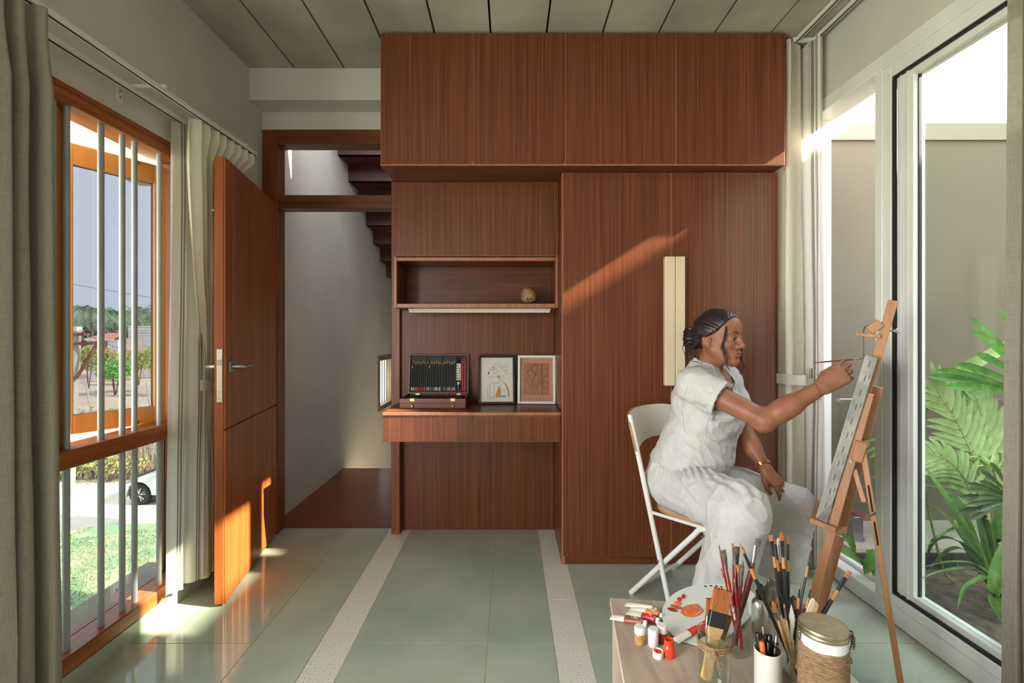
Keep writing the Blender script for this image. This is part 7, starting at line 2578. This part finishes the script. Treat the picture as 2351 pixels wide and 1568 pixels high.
for k in range(40):
    px = 60 + k * 10
    z = rg_.uniform(22, 27)
    leafy(mb, (V((px - VX) * z / F, z, GZ + rg_.uniform(0.3, 0.9))), (0.9, 0.7, 0.7), 60, 0.10, rg_)
yb = obj('yellow_bushes', mb, M_tr4)
yb['kind'] = 'stuff'
tag(yb, 'yellow green scrub between the thicket and the bare field', 'shrubs')
pz = 14.1
x_ = (158 - VX) * pz / F

# parked white car, front towards the left
cz0, cyn = GZ, 14.9
cx = (283 - VX) * cyn / F
car = thing('car', 'white parked car on the sandy road, seen through the lower pane', 'car', (cx + 2, cyn + 0.8, cz0))
M_carw = mat('white_car_paint', lin(226, 228, 230), rough=0.2, coat=0.5)
M_tyre = mat('tyre_rubber', lin(40, 42, 42), rough=0.8)
M_cglass = mat('car_glass', lin(40, 48, 52), rough=0.08)
wr_ = 0.325
wxs = (0.47 + 0.0, 3.05)
prof = [(0.0, 0.30), (0.02, 0.62), (0.12, 0.74), (0.55, 0.90), (1.02, 1.02), (1.52, 1.40), (1.75, 1.50), (2.6, 1.53), (3.4, 1.42), (3.85, 1.05), (3.95, 0.9), (3.95, 0.30)]
low = []
for wx in (3.05, 0.47):
    low += [(wx + 0.40 * math.cos(a), max(0.24, wr_ + 0.40 * math.sin(a))) for a in [k * PI / 10 for k in range(11)]]
pts = [(cx + u, cyn, cz0 + v) for u, v in prof + [(3.5, 0.24)] + low + [(0.05, 0.24)]]
body = obj('body', MB().prism(pts, (0, 1.62, 0)), M_carw, car)
win = [(1.12, 1.03), (1.58, 1.38), (2.35, 1.44), (2.35, 1.03)]
obj('side_window', MB().prism([(cx + u, cyn - 0.006, cz0 + v) for u, v in win], (0, 0.01, 0)), M_cglass, car)
obj('side_window', MB().prism([(cx + u, cyn - 0.006, cz0 + v) for u, v in [(2.42, 1.03), (2.42, 1.44), (3.25, 1.34), (3.5, 1.05)]], (0, 0.01, 0)), M_cglass, car)
obj('wing_mirror', MB().ball((cx + 1.24, cyn - 0.10, cz0 + 1.08), (0.10, 0.08, 0.07)), M_carw, car)
obj('headlamp', MB().prism([(cx + u, cyn - 0.004, cz0 + v) for u, v in [(0.03, 0.66), (0.10, 0.74), (0.40, 0.84), (0.34, 0.74)]], (0, 0.01, 0)), mat('headlamp_glass', lin(150, 150, 146), rough=0.1), car)
obj('wheel_arch', MB().box((cx + 0.05, cyn + 0.25, cz0 + 0.25), (cx + 3.5, cyn + 1.4, cz0 + 0.8)), M_tyre, car)
obj('sill_trim', MB().box((cx + 0.95, cyn - 0.008, cz0 + 0.22), (cx + 2.6, cyn + 0.1, cz0 + 0.30)), M_tyre, car)
for wx in wxs:
    c = V(cx + wx, cyn + 0.02, cz0 + wr_)
    RX = Matrix.Rotation(PI / 2, 3, 'X')
    wh = obj('wheel', MB().lathe([(0.20, 0.0), (0.30, 0.0), (0.325, -0.03), (0.325, -0.18), (0.2, -0.2)], c, 28, RX), M_tyre, car)
    obj('rim', MB().lathe([(0.20, 0.004), (0.215, -0.004), (0.205, -0.02), (0.19, -0.05), (0.0, -0.06)], c, 28, RX, capb=False), mat('rim_dark_grey', lin(70, 72, 74), rough=0.5), wh)  # dark grey dish set behind the pale spokes
    for k in range(5):
        a = 2 * PI * k / 5 + 0.3
        d = V(math.cos(a), 0, math.sin(a))
        for sg in (-1, 1):
            d2 = V(math.cos(a + sg * 0.22), 0, math.sin(a + sg * 0.22))
            obj('spoke', MB().bar(c + d * 0.03 + V(0, -0.004, 0), c + d2 * 0.20 + V(0, -0.004, 0), 0.03, 0.012, (0, 1, 0)), M_shed, wh)
